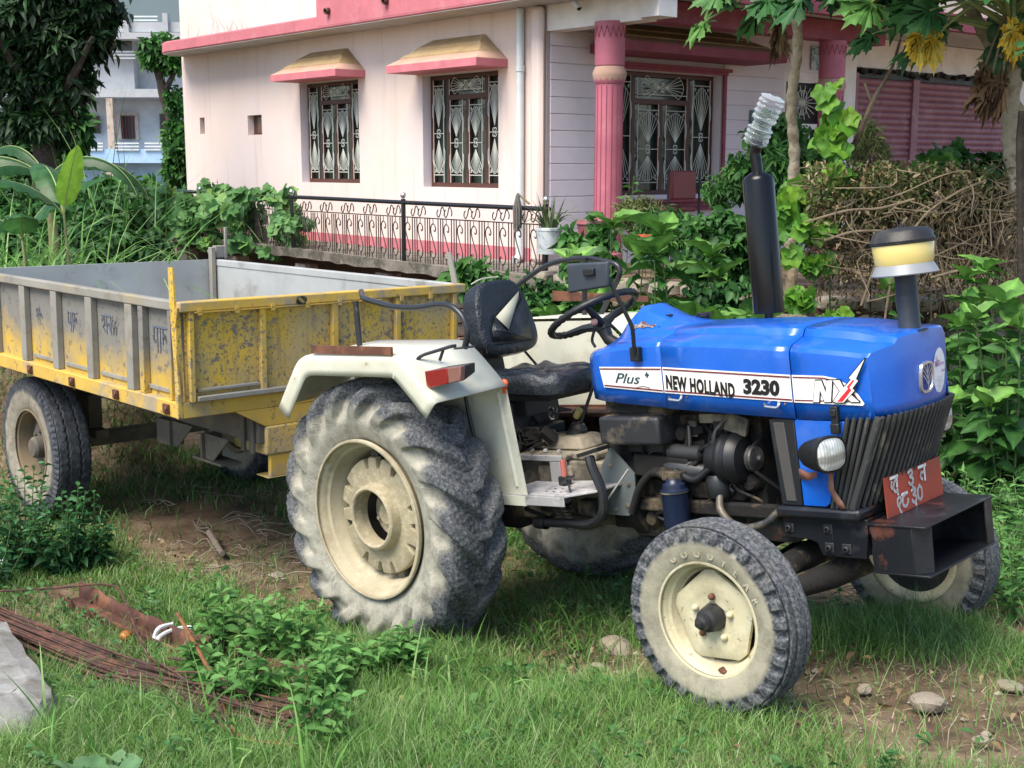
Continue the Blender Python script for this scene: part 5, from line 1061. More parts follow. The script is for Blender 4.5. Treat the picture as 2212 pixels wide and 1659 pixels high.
hb('vent_pane',M('vent_glass',(.12,.07,.05),rough=.3),[(.085,.098,V2[0]+.04,V2[1]-.14,V2[2]+.03,V2[3]-.03)])
hb('foundation',m_voiddk,[(-.06,-.002,-.37,8.2,-.6,1.09)])  # dark brick colour paints in the shade of the void below the walkway
hb('skirting_band',m_rose,[(-.008,-.001,-.37,7.6,1.235,1.385)])
hb('threshold',m_soffit,[(-.012,-.001,-.37,7.6,1.18,1.232)])
# --- grilles
def scroll(mb,c,r,s,up,f,n=12):
    P=[]
    for k in range(n+1):
        a=k/n*1.6*PI; q=r*(1-.62*k/n); P.append((s*(q*math.sin(a)-.0),up*(r-q*math.cos(a))))
    mb.tube([f(c[0]+p[0],c[1]+p[1]) for p in P],.0055,4)
def grille_bay(mb,a0,a1,z0,z1,f,r=.0055):
    w=a1-a0; c=(a0+a1)/2; zc=(z0+z1)/2-(z1-z0)*.02; e=.035
    t=lambda P,rr=r: mb.tube([f(*p) for p in P],rr,4)
    t([(a0+e,z0),(a0+e,z1)]);t([(a1-e,z0),(a1-e,z1)]);t([(a0+e,z0+.09),(a1-e,z0+.09)]);t([(a0+e,z1-.07),(a1-e,z1-.07)])
    for up in(1,-1):
        k0=zc+up*.075; k1=(z1-.10) if up>0 else (z0+.12)
        m=9
        for i in range(m):
            u=(i-(m-1)/2)/((m-1)/2); l=1-.30*abs(u)**1.5; xx=u*(w/2-e-.012); zz=k0+(k1-k0)*l; t([(c,k0),(c+xx,zz)],.0042)
            if i<m-1:
                u2=(i+1-(m-1)/2)/((m-1)/2); l2=1-.30*abs(u2)**1.5; zz2=k0+(k1-k0)*l2; x2=u2*(w/2-e-.012)
                t([(c+xx,zz),(c+xx*.5+x2*.5,max(zz,zz2)+.012 if up>0 else min(zz,zz2)-.012),(c+x2,zz2)],.0042)
        for s in(-1,1):
            scroll(mb,(c+s*.01,zc+up*.008),.026,s,up,f); scroll(mb,(c+s*(w/2-e-.03),k1+up*.0-up*.03),.018,-s,up,f,8)
            y0=zc+up*(z1-z0)*.22
            t([(a0+e if s<0 else a1-e,y0-up*.1),((a0+e-.018) if s<0 else (a1-e+.018),y0-up*.06),((a0+e-.018) if s<0 else (a1-e+.018),y0+up*.05),(a0+e if s<0 else a1-e,y0+up*.12)],.005)
    t([(a0+e,zc),(a1-e,zc)])
def transom(mb,a0,a1,z0,z1,f):
    c=(a0+a1)/2; zc=(z0+z1)/2+.01; t=lambda P,rr=.005: mb.tube([f(*p) for p in P],rr,4)
    t([(a0+.02,z0),(a0+.02,z1)]);t([(a1-.02,z0),(a1-.02,z1)]);t([(a0+.02,z0+.05),(a1-.02,z0+.05)])
    for s in(-1,1):
        e_=[]
        for i in range(7):
            a=rad(-36+12*i); L0=(a1-a0)*.38*(1-.10*abs(i-3)/3); p=(c+s*(.03+L0*math.cos(a)),zc+L0*math.sin(a)*.72); t([(c+s*.03,zc),p],.004); e_.append(p)
        t(e_,.004)
        for up in(-1,1): scroll(mb,(c+s*.005,zc+up*.01),.026,s,up,f,10)
def window(W,axis,p,sgn,name_label=None,trans=.26):
    a0,a1,z0,z1=W; f=(lambda o:(lambda a,z:(p+o*sgn,a,z))) if axis=='x' else (lambda o:(lambda a,z:(a,p+o*sgn,z)))
    def bx(mb,A0,A1,Z0,Z1,o0,o1):
        if axis=='x': mb.bb(p+o0*sgn,p+o1*sgn,A0,A1,Z0,Z1)
        else: mb.bb(A0,A1,p+o0*sgn,p+o1*sgn,Z0,Z1)
    g=.003; a0+=g;a1-=g;z0+=g;z1-=g; w=a1-a0; e=.05
    b1=a0+w*.245; b2=a1-w*.245; m=(a0+a1)/2; zt=z1-trans
    mb=MB(); bx(mb,a0,a0+e,z0,z1,.125,.18); bx(mb,a1-e,a1,z0,z1,.125,.18); bx(mb,a0+e,a1-e,z0,z0+e,.125,.18); bx(mb,a0+e,a1-e,z1-e,z1,.125,.18)
    for c in(b1,b2): bx(mb,c-.03,c+.03,z0+e,z1-e,.12,.178)
    bx(mb,b1+.03,b2-.03,zt-.03,zt+.03,.122,.176); bx(mb,m-.03,m+.03,z0+e,zt-.03,.122,.176)
    fr_=mb.build('window',m_brown,HS,bevel=.004)
    mb=MB(); G=f(.10)
    grille_bay(mb,a0+e,b1-.03,z0+e,z1-e,G); grille_bay(mb,b2+.03,a1-e,z0+e,z1-e,G); grille_bay(mb,b1+.03,m-.03,z0+e,zt-.03,G); grille_bay(mb,m+.03,b2-.03,z0+e,zt-.03,G); transom(mb,b1+.03,b2-.03,zt+.03,z1-e,G)
    mb.build('grille',m_iron,fr_)
    mb=MB(); bx(mb,a0,a1,z0,z1,.19,.195); mb.build('pane',m_pane,fr_)
    mb=MB(); rows=[]
    for k in range(60):
        t=k/59; a=a0+w*t; o=.205+.012*math.sin(t*70); rows.append([f(o)(a,z0),f(o)(a,z0+(z1-z0)*.0)] if False else [f(o)(a,z0),f(o)(a,z1)])
    mb.grid(rows); mb.build('curtain',m_curt,fr_)
    return fr_
window(W1,'x',0.,1); window(W2,'x',0.,1)
for W_q in (W1,W2): hb('reveal_paint',m_lilac,[(.002,.12,W_q[1]-.002,W_q[1]+.0005,W_q[2],W_q[3])])
def hood(Y0,Y1,z0,depth,axis='x',p=0.,parent=HS,drop=.085,top=.30,mats=(m_rose,m_ochre)):
    def q(a,d,z): return (p-d,a,z) if axis=='x' else (a,p-d,z)
    def ring(i,d,z): return [q(Y0+i,0,z),q(Y0+i,d,z),q(Y1-i,d,z),q(Y1-i,0,z)]
    mb=MB(); R=[ring(0,depth,z0),ring(0,depth,z0+drop)]
    V=sum(R,[]); F=[(0,1,5,4),(1,2,6,5),(2,3,7,6),(3,2,1,0)]; mb.add(V,F); o=mb.build('window_hood',mats[0],parent)
    st=[(0,depth,z0+drop+.0),(.10,depth*.70,z0+drop+top*.26),(.12,depth*.70,z0+drop+top*.32),(.24,depth*.42,z0+drop+top*.60),(.26,depth*.42,z0+drop+top*.66),(.38,depth*.08,z0+drop+top*.98)]
    def sl(a,b,mat,nm):
        mb=MB(); V=[]; 
        for s in st[a:b+1]: V+=ring(*s)
        F=[]
        for k in range(b-a): F+=[(4*k+i,4*k+i+1,4*k+i+5,4*k+i+4) for i in range(3)]
        n=4*(b-a); F+=[(n,n+1,n+2,n+3)]; mb.add(V,F); mb.build(nm,mat,o)
    sl(0,1,m_hoodlo,'hood_slope'); sl(1,5,mats[1],'hood_slope'); return o
m_hoodlo=M('pink_ochre_wash',(.50,.31,.24),[((.40,.28,.16),6,.5,.7,.6)],rough=.9)
hood(.27,1.97,3.365,.45); hood(3.07,4.68,3.40,.45)
# --- roof
mb=MB(); N_=[(-.5,-1.9),(-.5,7.7),(-.42,7.98),(-.2,8.1),(0,8.12),(.3,8.12),(.3,-1.9)]
mb.poly([(x,y,3.975) for x,y in N_],(0,0,.165)); rf=mb.build('roof_edge',m_rose,HS,bevel=.02)
mb=MB(); mb.poly([(x+.012*(x<0),y,3.968) for x,y in N_],(0,0,.006)); mb.build('soffit',m_soffit,rf)
hb('upper_wall',m_pink,[(-.0,.2,3.42,8.19,4.142,6.3),(.2,6,8.0,8.19,4.142,6.3)])
hb('roof_slab',m_soffit,[(.302,9.9,-1.9,8.12,3.98,4.138)])
hb('parapet',m_rose,[(-.502,-.38,-1.92,3.40,4.0,5.0),(-.498,-.1,3.28,3.40,4.142,5.4)],bevel=.01)
hb('porch_fascia',m_rosedk,[(-.5,9.9,-2.02,-1.905,3.93,4.13)]); hb('porch_parapet',m_pink,[(-.38,9.9,-1.99,-1.92,4.135,5.0)])
hb('porch_beam',m_wplast,[(.0,.22,-1.75,-.372,3.70,3.965),(-.02,.24,-2.0,-1.752,3.72,3.965)]); hb('porch_beam',m_rosedk,[(.222,4.6,-1.5,-1.26,3.745,3.965)])
hb('corner_column',m_pink,[(-.10,-.002,-.372,-.20,1.24,3.96)],bevel=.05)
for px in (1160,1240):
    pass
for Yp in (3.1,1.85):
    mb=MB(); mb.tube([(-.5,Yp,4.18),(-.56,Yp,4.17)],.035,10,caps=False); mb.build('drain_spout',m_brown,rf,solid=.008)
def pillar(X,Y,z0,z1,r=.145,nm='pillar'):
    mb=MB(); n=16; rows=[]
    for z,q in((z0,1.08),(z0+.15,1.08),(z0+.16,1.),(z1-.62,.97),(z1-.60,1.08),(z1-.54,1.16),(z1-.50,1.18),(z1-.44,1.0),(z1-.43,1.06),(z1,1.10)):
        rows.append([(X+r*q*math.cos(2*PI*(k+.5)/n)*(1 if k%2 else 1),Y+r*q*math.sin(2*PI*(k+.5)/n),z) for k in range(n)])
    mb.grid(rows,smooth=False,closed_v=True); o=mb.build(nm,m_pillar,HS)
    mb=MB()
    for k in range(n):
        a=2*PI*(k+.5)/n; mb.tube([(X+r*1.005*math.cos(a),Y+r*1.005*math.sin(a),z0+.2),(X+r*.975*math.cos(a),Y+r*.975*math.sin(a),z1-.63)],.005,4)
        b=2*PI*(k+1)/n; mb.tube([(X+r*1.09*math.cos(a),Y+r*1.09*math.sin(a),z1-.05),(X+r*1.09*math.cos(b),Y+r*1.09*math.sin(b),z1-.16),(X+r*1.09*math.cos(a+2*PI/n),Y+r*1.09*math.sin(a+2*PI/n),z1-.05)],.005,4)
    mb.build('fluting',m_rosedk,o)
    mb=MB(); mb.lathe([(r*1.05,z1-.60),(r*1.19,z1-.535),(r*1.20,z1-.50),(r*1.02,z1-.44)],c=(X,Y,0),n=24); mb.build('collar',m_ochre if False else m_hoodlo,o)
pillar(.02,-1.30,1.24,3.72); pillar(3.66,-1.40,1.24,3.745)
# --- porch wall with boards
W3=(1.0,2.87,1.95,3.36); DR=(4.1,5.0,1.25,3.48)
wall_holes('porch_wall',m_lilac,'y',-.37,.22,.0,5.15,-.6,3.97,[W3,DR])
mb=MB(); z=1.42
while z<3.9:
    for (xa,xb) in ((.05,W3[0]-.03 if 1.9<z<3.42 else 4.0),)+(((W3[1]+.03,4.0),) if 1.9<z<3.42 else ()):
        mb.poly([(xa,-.3715,z+.004),(xa,-.3715,z+.174),(xa,-.380,z+.174),(xa,-.3835,z+.170),(xa,-.3835,z+.008),(xa,-.380,z+.004)],(xb-xa,0,0))
    z+=.178
mb.build('wall_boards',m_lilac,HS)
w3=window(W3,'y',-.37,1,trans=.33)
def hbx(name,mat,L,**k): return hb(name,mat,L,**k)
hbx('window_trim',m_rosedk,[(W3[0]-.06,W3[1]+.06,-.43,-.395,3.365,3.40),(W3[0]-.10,W3[1]+.10,-.46,-.395,3.401,3.44),(W3[1],W3[1]+.05,-.42,-.395,1.9,3.364),(W3[0]-.05,W3[0],-.42,-.395,1.9,3.364)])
hbx('window_sill',m_rosedk,[(W3[0]-.1,W3[1]+.1,-.48,-.394,1.86,1.899),(W3[0]-.06,W3[1]+.06,-.44,-.394,1.80,1.859),(W3[0]-.1,W3[1]+.1,-.47,-.394,1.76,1.799)],bevel=.005)
hood(.62,3.30,3.50,.62,axis='y',p=-.394,mats=(m_rosedk,m_ochre),drop=.10,top=.26)
fr_=hb('door',m_wplast,[(DR[0],DR[0]+.06,-.36,-.30,1.25,3.48),(DR[1]-.06,DR[1],-.36,-.30,1.25,3.48),(DR[0]+.06,DR[1]-.06,-.36,-.30,3.36,3.48),(DR[0]+.06,DR[1]-.06,-.358,-.302,2.76,2.83)],bevel=.004)
hb('door_glass',m_ink,[(DR[0]+.06,DR[1]-.06,-.29,-.28,1.25,3.36)],parent=fr_)
mb=MB(); f=lambda a,z:(a,-.33,z); c=((DR[0]+DR[1])/2,3.1)
for k in range(18): a=2*PI*k/18; mb.tube([f(*c),f(c[0]+.34*math.cos(a),c[1]+.22*math.sin(a))],.006,4)
for s in(-1,1):
    for u in(-1,1): scroll(mb,(c[0]+s*.02,c[1]+u*.01),.09,s,u,f,14)
mb.build('door_grille',m_iron,fr_)
hb('door_curtain',m_pvc,[(DR[0]+.3+k*.11,DR[0]+.36+k*.11,-.295,-.291,1.3,2.72) for k in range(4)],parent=fr_)
hb('wall_picture',M('picture_print',(.25,.42,.50),[((.55,.6,.6),14,.45,.55,1),((.08,.15,.2),22,.52,.6,.9)],rough=.6),[(4.62,4.92,-.40,-.392,3.52,3.82)])
pq=hb('house_plaque',M('plaque_teal',(.02,.11,.13),rough=.4),[(3.40,3.62,-.405,-.395,2.78,2.97)],bevel=.004)
mb=MB(); 
for k,(a,w_) in enumerate(((2.93,.10),(2.87,.07),(2.81,.15))): mb.bb(3.51-w_/2,3.51+w_/2,-.408,-.4055,a-.010,a+.012)
for k in range(5): mb.bb(3.455+k*.025,3.467+k*.025,-.409,-.4055,2.915,2.95)
mb.build('plaque_lettering',m_wplast,pq)
# --- shop front
hb('shop_wall',m_wplast,[(5.0,5.25,-.66,-.372,1.2,3.9),(5.25,9.9,-.60,-.45,3.58,3.97),(9.6,9.9,-.60,-.372,1.2,3.58)])
hb('shop_void',m_ink,[(5.25,9.6,-.44,-.40,1.2,3.58)])
for (xa,xb) in ((5.32,6.60),(6.76,9.5)):
    mb=MB(); rows=[]; nz=150
    for i in range(nz+1):
        z=1.3+(3.44-1.3)*i/nz; rows.append([(xa,-.62-.03*abs(math.sin(i*PI/6))**.7,z),(xb,-.62-.03*abs(math.sin(i*PI/6))**.7,z)])
    mb.grid(rows); mb.build('shutter',m_shut,HS)
for b_ in ((5.25,5.32,-.66,-.605,1.2,3.5),(6.60,6.76,-.68,-.605,1.2,3.46)): hb('shutter_post',m_shut,[b_],bevel=.005)
hb('shutter_box',m_dark,[(5.26,9.58,-.59,-.46,3.45,3.575)])
mb=MB()
for k in range(16): x=5.4+.25*k+.2*random.random(); mb.box((x,-.62,3.52+.05*random.random()),(.18,.04,.05),rot=(random.random()*.4,random.random()*.5-.25,random.random()*.4))
mb.build('torn_sheeting',m_grime,HS)
# pipe, camera
mb=MB(); mb.tube([(-.055,.0,3.96),(-.055,.0,1.36)],.042,16); mb.tube(fillet([(-.055,.0,1.42),(-.055,.0,1.28),(-.14,.0,1.25)],.06,5),.046,14); mb.lathe([(.05,0),(.05,.06)],c=(-.055,.0,3.3),n=16)
mb.build('drain_pipe',m_pvc,HS)
p=at(1247,8,HF,x=-.12); mb=MB(); mb.tube([p+(0,.05,.02),p+(-.03,-.06,-.05)],.03,14); mb.tube([p+(0,.03,.02),p+(0,.03,.12)],.012,8); cc=mb.build('security_camera',m_pvc,HS); mb=MB(); mb.lathe([(0,0),(.026,0)],c=p+(-.0305,-.061,-.051),axis=(-.35,-.9,-.3),n=14); mb.build('camera_glass',m_ink,cc)
# ============================================================ walkway slab, terrace
mb=MB(); n=60; top=[];bot=[]
for i in range(n+1):
    y=-1.5+(9.2+1.5)*i/n; j=.02*random.random(); zt=1.222+.0125*max(0,y); top.append([(-1.04+j*.4,y,zt),(-.0,y,zt-.003)]); bot.append([(-1.03+j,y,zt-.105-.025*random.random()),(-.0,y,zt-.11)])
G=[[b[0],t[0],t[1]] for t,b in zip(top,bot)]; mb.grid(G,smooth=False); mb.grid([[b[1],b[0]] for b in bot],smooth=False)
slab=mb.build('walkway_slab',m_conc,None); slab.location=HSP; slab.rotation_euler=HSE; tag(slab,'mossy concrete walkway slab under the black railing','walkway')
for Yp in (6.6,5.1,3.3,1.5,.2):
    mb=MB()
    for k in range(8): mb.box((-.80+.02*random.random(),Yp+.02*random.random(),-.1+k*.155),(.2,.22+.04*random.random(),.145))
    o=mb.build('brick_stub',m_brick,None,bevel=.01); o.location=HSP; o.rotation_euler=HSE; tag(o,'brick stub pillar holding up the walkway slab','pillar','brick stubs under the walkway')
# retaining wall of rough stones
m_stone=M('field_stone',(.30,.26,.20),[((.45,.40,.32),3,.45,.6,.8),((.13,.12,.09),7,.52,.66,.8),((.16,.17,.08),2,.58,.72,.5)],rough=.95,bump=(22,.8,.02))
def stonewall(A,B,z0,z1,name,label):
    A=np.array(A);B=np.array(B); L=np.linalg.norm(B-A); d=(B-A)/L; nrm=np.array([d[1],-d[0]]); mb=MB(); z=z0
    while z<z1:
        h=random.uniform(.10,.2); s=-.05
        while s<L:
            w_=random.uniform(.14,.42); c=A+d*(s+w_/2)+nrm*(.04+random.uniform(-.02,.02)); 
            V=[];cx=np.array([c[0],c[1],z+h/2])
            u=np.array([d[0],d[1],0]); v=np.array([0,0,1.]); nn=np.array([nrm[0],nrm[1],0])
            o=len(mb.v); m_=8; P=[]
            for k in range(m_): a=2*PI*k/m_+.3; e,f_=sup(a,w_/2-.008,h/2-.007,.5); P.append((e*random.uniform(.86,1),f_*random.uniform(.84,1)))
            for q,t in((1.,-.1),(1.,.02),(.88,.055),(.5,.07)): 
                for e,f_ in P: V.append(cx+u*e*q+v*f_*q+nn*(t+random.uniform(-.006,.006)))
            F=[tuple(3*m_+k for k in range(m_))]
            for r in range(3): F+=[(r*m_+k,r*m_+(k+1)%m_,(r+1)*m_+(k+1)%m_,(r+1)*m_+k) for k in range(m_)]
            mb.add(V,F,True); s+=w_
        z+=h
    o=mb.build(name,m_stone,None); tag(o,label,'wall'); 
    mb=MB(); c=(A+B)/2; mb.box((c[0],c[1],(z0+z1)/2),(L,.1,z1-z0),rot=(0,0,math.atan2(d[1],d[0]))); b=mb.build('mortar_core',m_voiddk,o); return o
RW=[(.31,12.18),(1.9,10.5),(7.0,10.25)]
stonewall(RW[1],RW[2],-.4,1.17,'stone_wall','rough stone retaining wall below the shop terrace')
stonewall(RW[0],RW[1],-.4,1.17,'stone_wall','rough stone retaining wall below the porch corner')
mb=MB(); P=[(.31,12.2),(1.9,10.55),(7.0,10.3),(16,10.3),(16,26),(-2,26)]; mb.poly([(x,y,1.0) for x,y in P],(0,0,.17)); tag(mb.build('terrace',m_soil,None),kind='structure')
mb=MB(); mb.add([(-20,12.9,-.45),(-5.2,19.2,-.45),(-5.2,19.2,1.1),(-20,12.9,1.1)],[(0,1,2,3)])
# dark back wall beneath the walkway
# ============================================================ railing
m_rail=M('black_rail',(.012,.012,.014),rough=.3,coat=.2); m_railb=M('rusty_bars',(.035,.022,.02),[((.03,.02,.02),9,.5,.6,.8)],rough=.6)
FN=thing('railing','black iron railing with chrome balls and S scrolls along the walkway','railing',HSP,HSE)
X=-.98
mb=MB(); mb.tube([(X,-1.5,1.875),(X,0,1.88),(X,9.0,1.94)],.024,10); mb.build('top_rail',m_rail,FN)
mb=MB(); mb.tube([(X,-1.5,1.72),(X,9.0,1.75)],.007,5); mb.build('lower_rail',m_railb,FN)
for Yp in (8.3,5.8,3.32,.92,-1.45):
    mb=MB(); mb.tube([(X,Yp,1.235),(X,Yp,1.925)],.026,10); po=mb.build('post',m_rail,FN); mb=MB(); mb.sphere((X,Yp,1.965),.034,14,10); mb.tube([(X,Yp,1.925),(X,Yp,1.94)],.018,8); mb.build('finial',m_chrome,po)
y=-1.36; k=0
while y<8.9:
    if min(abs(y-q) for q in(8.3,5.8,3.32,.92))>.06:
        mb=MB()
        for d in(-.085,-.045,0.0): mb.tube([(X,y+d,1.235),(X,y+d,1.72)],.0078,4)
        c=y+.09; P=[]
        for t in np.linspace(0,1,12): a=1.7*PI*(1-t); q=.012+.030*t; P.append((X,c+.022-q*math.cos(a)*1.0+.0,1.60+q*math.sin(a)))
        S=[(X,c,1.72),(X,c,1.67)]; mb.tube(S,.0055,4)
        P=[(X,c-.035+.028*math.cos(a),1.585+.028*math.sin(a)) for a in np.linspace(2.6*PI,PI*1.0,10)]; P=[(X,c-.012,1.60),(X,c-.03,1.585),(X,c-.045,1.605),(X,c-.035,1.645),(X,c,1.668),(X,c+.035,1.64),(X,c+.04,1.58),(X,c+.0,1.48),(X,c-.04,1.38),(X,c-.036,1.32),(X,c,1.29),(X,c+.035,1.312),(X,c+.045,1.352),(X,c+.03,1.372),(X,c+.012,1.358)]
        mb.tube(catmull(P,3),.0082,4); mb.tube([(X,c,1.29),(X,c,1.235)],.007,4)
        if k%2==0:
            for e in(0,.13):
                P=[(X,c-.09+e,1.76),(X,c-.10+e,1.80),(X,c-.075+e,1.845),(X,c-.045+e,1.84),(X,c-.03+e,1.79),(X,c-.0+e,1.745),(X,c+.03+e,1.76),(X,c+.03+e,1.80),(X,c+.01+e,1.82)]; mb.tube(catmull(P,3),.008,4)
        mb.build('scroll_panel',m_railb,FN)
    y+=.235; k+=1
# ============================================================ porch things
m_rexine=M('maroon_rexine',(.20,.035,.035),rough=.45)
CH=thing('chair','maroon padded chair on the porch, its back to the railing','chair',tuple(HSR@np.array([at(1475,400,HF,y=-1.0)[0],-1.0,at(1475,400,HF,y=-1.0)[2]-.72])+HSP),(0,0,HSE[2]))
mb=MB(); mb.bb(-.20,.20,-.03,.03,.56,.88); mb.build('backrest',m_rexine,CH,bevel=.02)
mb=MB(); mb.bb(-.24,.24,-.0,.45,.42,.48); mb.build('seat',m_rexine,CH,bevel=.02)
for sx in(-.26,.26):
    for y_,h in((-.02,.9),(.43,.45)): mb=MB(); mb.tube([(sx,y_,0),(sx,y_,h)],.014,8); mb.build('leg',m_dark,CH)
# ============================================================ vegetation
G1=[(.012,.04,.012),(.02,.075,.018),(.035,.12,.025),(.06,.19,.035)]
m_lfdk=leafmat('leaf_dark',[(.008,.022,.008),(.014,.045,.012),(.028,.085,.02)],trans=.2)
m_lfmid=leafmat('leaf_mid',[(.018,.06,.014),(.035,.115,.025),(.06,.19,.035),(.12,.28,.05)],trans=.3)
m_lfbr=leafmat('leaf_bright',[(.04,.14,.02),(.09,.25,.03),(.17,.36,.04),(.32,.48,.06)],trans=.4)
m_lfweed=leafmat('leaf_weed',[(.025,.085,.018),(.05,.15,.03),(.09,.23,.055),(.17,.35,.10)],trans=.3,rough=.6,spec=.2)
m_lfbig=leafmat('leaf_big',[(.016,.055,.015),(.032,.10,.022),(.06,.165,.035),(.14,.29,.055)],trans=.22,rough=.5,spec=.3)
m_lfolive=leafmat('leaf_olive',[(.06,.09,.03),(.12,.15,.05),(.2,.22,.08),(.05,.13,.03)],trans=.3)
m_lfdry=leafmat('leaf_dry',[(.09,.05,.025),(.18,.11,.055),(.32,.24,.13),(.42,.36,.22)],trans=.2,rough=.8)
m_lfyel=leafmat('leaf_yellow',[(.55,.30,.02),(.70,.46,.03),(.75,.56,.08)],trans=.4)
m_lfban=leafmat('banana_leaf',[(.03,.10,.03),(.06,.17,.045),(.22,.42,.04)],trans=.4,rough=.35)
m_stem=M('green_stem',(.10,.16,.05),rough=.6); m_bark=M('dark_bark',(.045,.035,.028),[((.10,.08,.06),8,.5,.65,.8)],rough=.95,bump=(18,.8,.02))
m_twig=M('dry_twig',(.20,.155,.10),[((.08,.055,.035),3,.45,.62,.9),((.42,.36,.25),5,.6,.72,.8)],rough=.9)
def gpt(px,y,z=None,iters=4):
    zz=0. if z is None else z; x=0
    for _ in range(iters):
        d=y*math.cos(TH)-(zz-HC)*math.sin(TH); x=(px-1106)/FOC*d
        if z is None: zz=float(ground_z(x,y))
    return np.array([x,y,zz])
def V3(*a): return np.array(a,float)
def unit(v): v=np.array(v,float); return v/(np.linalg.norm(v)+1e-9)
def shrub(name,label,cat,base,h,spread,nst,tm,ls,mat,group=None,per=14,droop=.1,wid=1.,stemr=.005,low=.15,whorl=0,bright=None,lean=(0,0,0),rb=(0,1),roll=.5):
    """stems rising and arching from the base, leaves set along them"""
    base=np.array(base,float); o=thing(name,label,cat,tuple(base),group=group); mb=MB(); P=[];D=[];S=[];R_=[]
    for i in range(nst):
        a=2*PI*i/nst+random.uniform(-.5,.5); q=spread*math.sqrt(random.random()); hh=h*random.uniform(.6,1.05)*(1-.25*q/max(spread,.01))
        tip=V3(q*math.cos(a),q*math.sin(a),hh)+V3(*lean)*hh; b=V3(q*.25*math.cos(a),q*.25*math.sin(a),0); mid=(b+tip)/2+V3(q*.1*math.cos(a),q*.1*math.sin(a),hh*.08)
        C=catmull([b,mid,tip],5); mb.tube(C,[stemr*(1-.6*k/(len(C)-1)) for k in range(len(C))],5)
        for k in range(per):
            t=low+(1-low)*(k+.5)/per; f=t*(len(C)-1); j=min(int(f),len(C)-2); p=C[j]+(C[j+1]-C[j])*(f-j)
            az=k*2.4+i+random.uniform(-.4,.4); up=.55*t-droop+random.uniform(-.25,.25); d=V3(math.cos(az),math.sin(az),up)
            P.append(p);D.append(d);S.append(ls*random.uniform(.6,1.1)*(1.05-.45*t)); R_.append(np.clip(rb[0]+(rb[1]-rb[0])*(t*.75+random.random()*.3),0,1))
        for k in range(whorl):
            az=2*PI*k/whorl+i; d=V3(math.cos(az),math.sin(az),.45 if k%2 else 1.1); P.append(C[-1]);D.append(d);S.append(ls*random.uniform(.6,.95)*(.95 if k%2==0 else .55));R_.append(random.uniform(.75,1))
    mb.build('stems',m_stem,o); leaves('leaves',tm,P,D,S,mat,o,rnd=np.array(R_),wid=wid,roll=roll); return o
def mass(name,label,cat,blobs,n,tm,ls,mat,group=None,kind=None,stems=None,smat=None,wid=1.,down=.5,rb=(0,1),face=(0,-1,.3),parent=None,sr=.008,lsv=.5,shell=.6,nrm=(0,-.45,.9),nj=.45):
    """foliage filling ellipsoid blobs [(centre,radii,weight)], leaves clumped with gaps"""
    o=parent or thing(name,label,cat,tuple(blobs[0][0]),group=group); o0=np.array(o.location) if parent is None else np.zeros(3)
    ww=np.array([b[2] if len(b)>2 else b[1][0]*b[1][2] for b in blobs]); ww=ww/ww.sum(); P=[]
    for b,w_ in zip(blobs,ww):
        k=int(n*w_)+1; nc=max(3,k//22); c0=RNG.normal(0,1,(nc,3)); c0/=np.linalg.norm(c0,axis=1,keepdims=True); c0*=RNG.uniform(shell,1.0,(nc,1))**.6
        idx=RNG.integers(0,nc,k); p=c0[idx]+RNG.normal(0,.13,(k,3)); P.append(np.array(b[0])+p*np.array(b[1]))
    P=np.concatenate(P); k=len(P); D=RNG.normal(0,.6,(k,3))+np.array(face)*.6; D[:,2]-=down
    up=np.array(nrm)+RNG.normal(0,nj,(k,3))
    c_=patch(P[:,0]*2.2,P[:,2]*2.5+P[:,1],1.3,.5); r=np.clip(rb[0]+(rb[1]-rb[0])*(c_*.55+RNG.random(k)*.5),0,1)
    lf=leaves('leaves',tm,P-o0,D,ls*RNG.uniform(1-lsv,1+lsv*.4,k),mat,o,rnd=r,up=up,wid=wid)
    if stems:
        mb=MB()
        for s in stems: s=[np.array(q)-o0 for q in s]; C=catmull(s,4); mb.tube(C,[sr*(1-.5*j/(len(C)-1)) for j in range(len(C))],6)
        mb.build('stems',smat or m_bark,o)
    return o
def treething(name,label,cat,base,trunk,r0,blobs,n,tm,ls,mat,group=None,branches=(),**k):
    o=thing(name,label,cat,tuple(base),group=group); b=np.array(base,float); mb=MB()
    C=catmull([np.array(q)-b for q in trunk],5); mb.tube(C,[r0*(1-.6*j/(len(C)-1)) for j in range(len(C))],10); mb.build('trunk',m_bark,o)
    if branches:
        mb=MB()
        for s in branches: C=catmull([np.array(q)-b for q in s],5); mb.tube(C,[r0*.45*(1-.75*j/(len(C)-1)) for j in range(len(C))],7)
        mb.build('branches',m_bark,o)
    P=[(tuple(np.array(q[0])-b),)+tuple(q[1:]) for q in blobs]; mass(None,None,None,P,n,tm,ls,mat,parent=o,**k); return o
# ---- distant house
def F(px,py,y): return at(px,py,y=y)
bd=62.; BH=thing('apartment_building','unfinished grey and pale blue three-storey house beyond the trees','building',tuple(at(290,350,y=bd)))
m_bgrey=M('grey_render',(.40,.42,.44),[((.5,.52,.55),.3,.4,.7,.8)],rough=.9); m_bblue=M('blue_render',(.36,.55,.78),[((.5,.64,.78),.5,.5,.7,.6)],rough=.9); m_bwin=M('dark_window',(.03,.03,.035),rough=.3); m_bred=M('red_bars',(.25,.05,.05),rough=.7); m_brk=M('pale_brickwork',(.5,.42,.36),[((.3,.22,.17),3,.5,.6,.8)],rough=1.)
o0=np.array(BH.location)
def bx(name,px0,px1,py0,py1,y0,y1,mat,parent=BH):
    a=at(px0,py0,y=y0)-o0; b=at(px1,py1,y=y0)-o0; mb=MB(); mb.bb(a[0],b[0],y0-o0[1],y1-o0[1],b[2],a[2]); return mb.build(name,mat,parent)
bx('upper_storey',60,292,80,205,bd,bd+8,m_bgrey); bx('upper_storey',293,400,92,205,bd+.8,bd+8,m_bgrey)
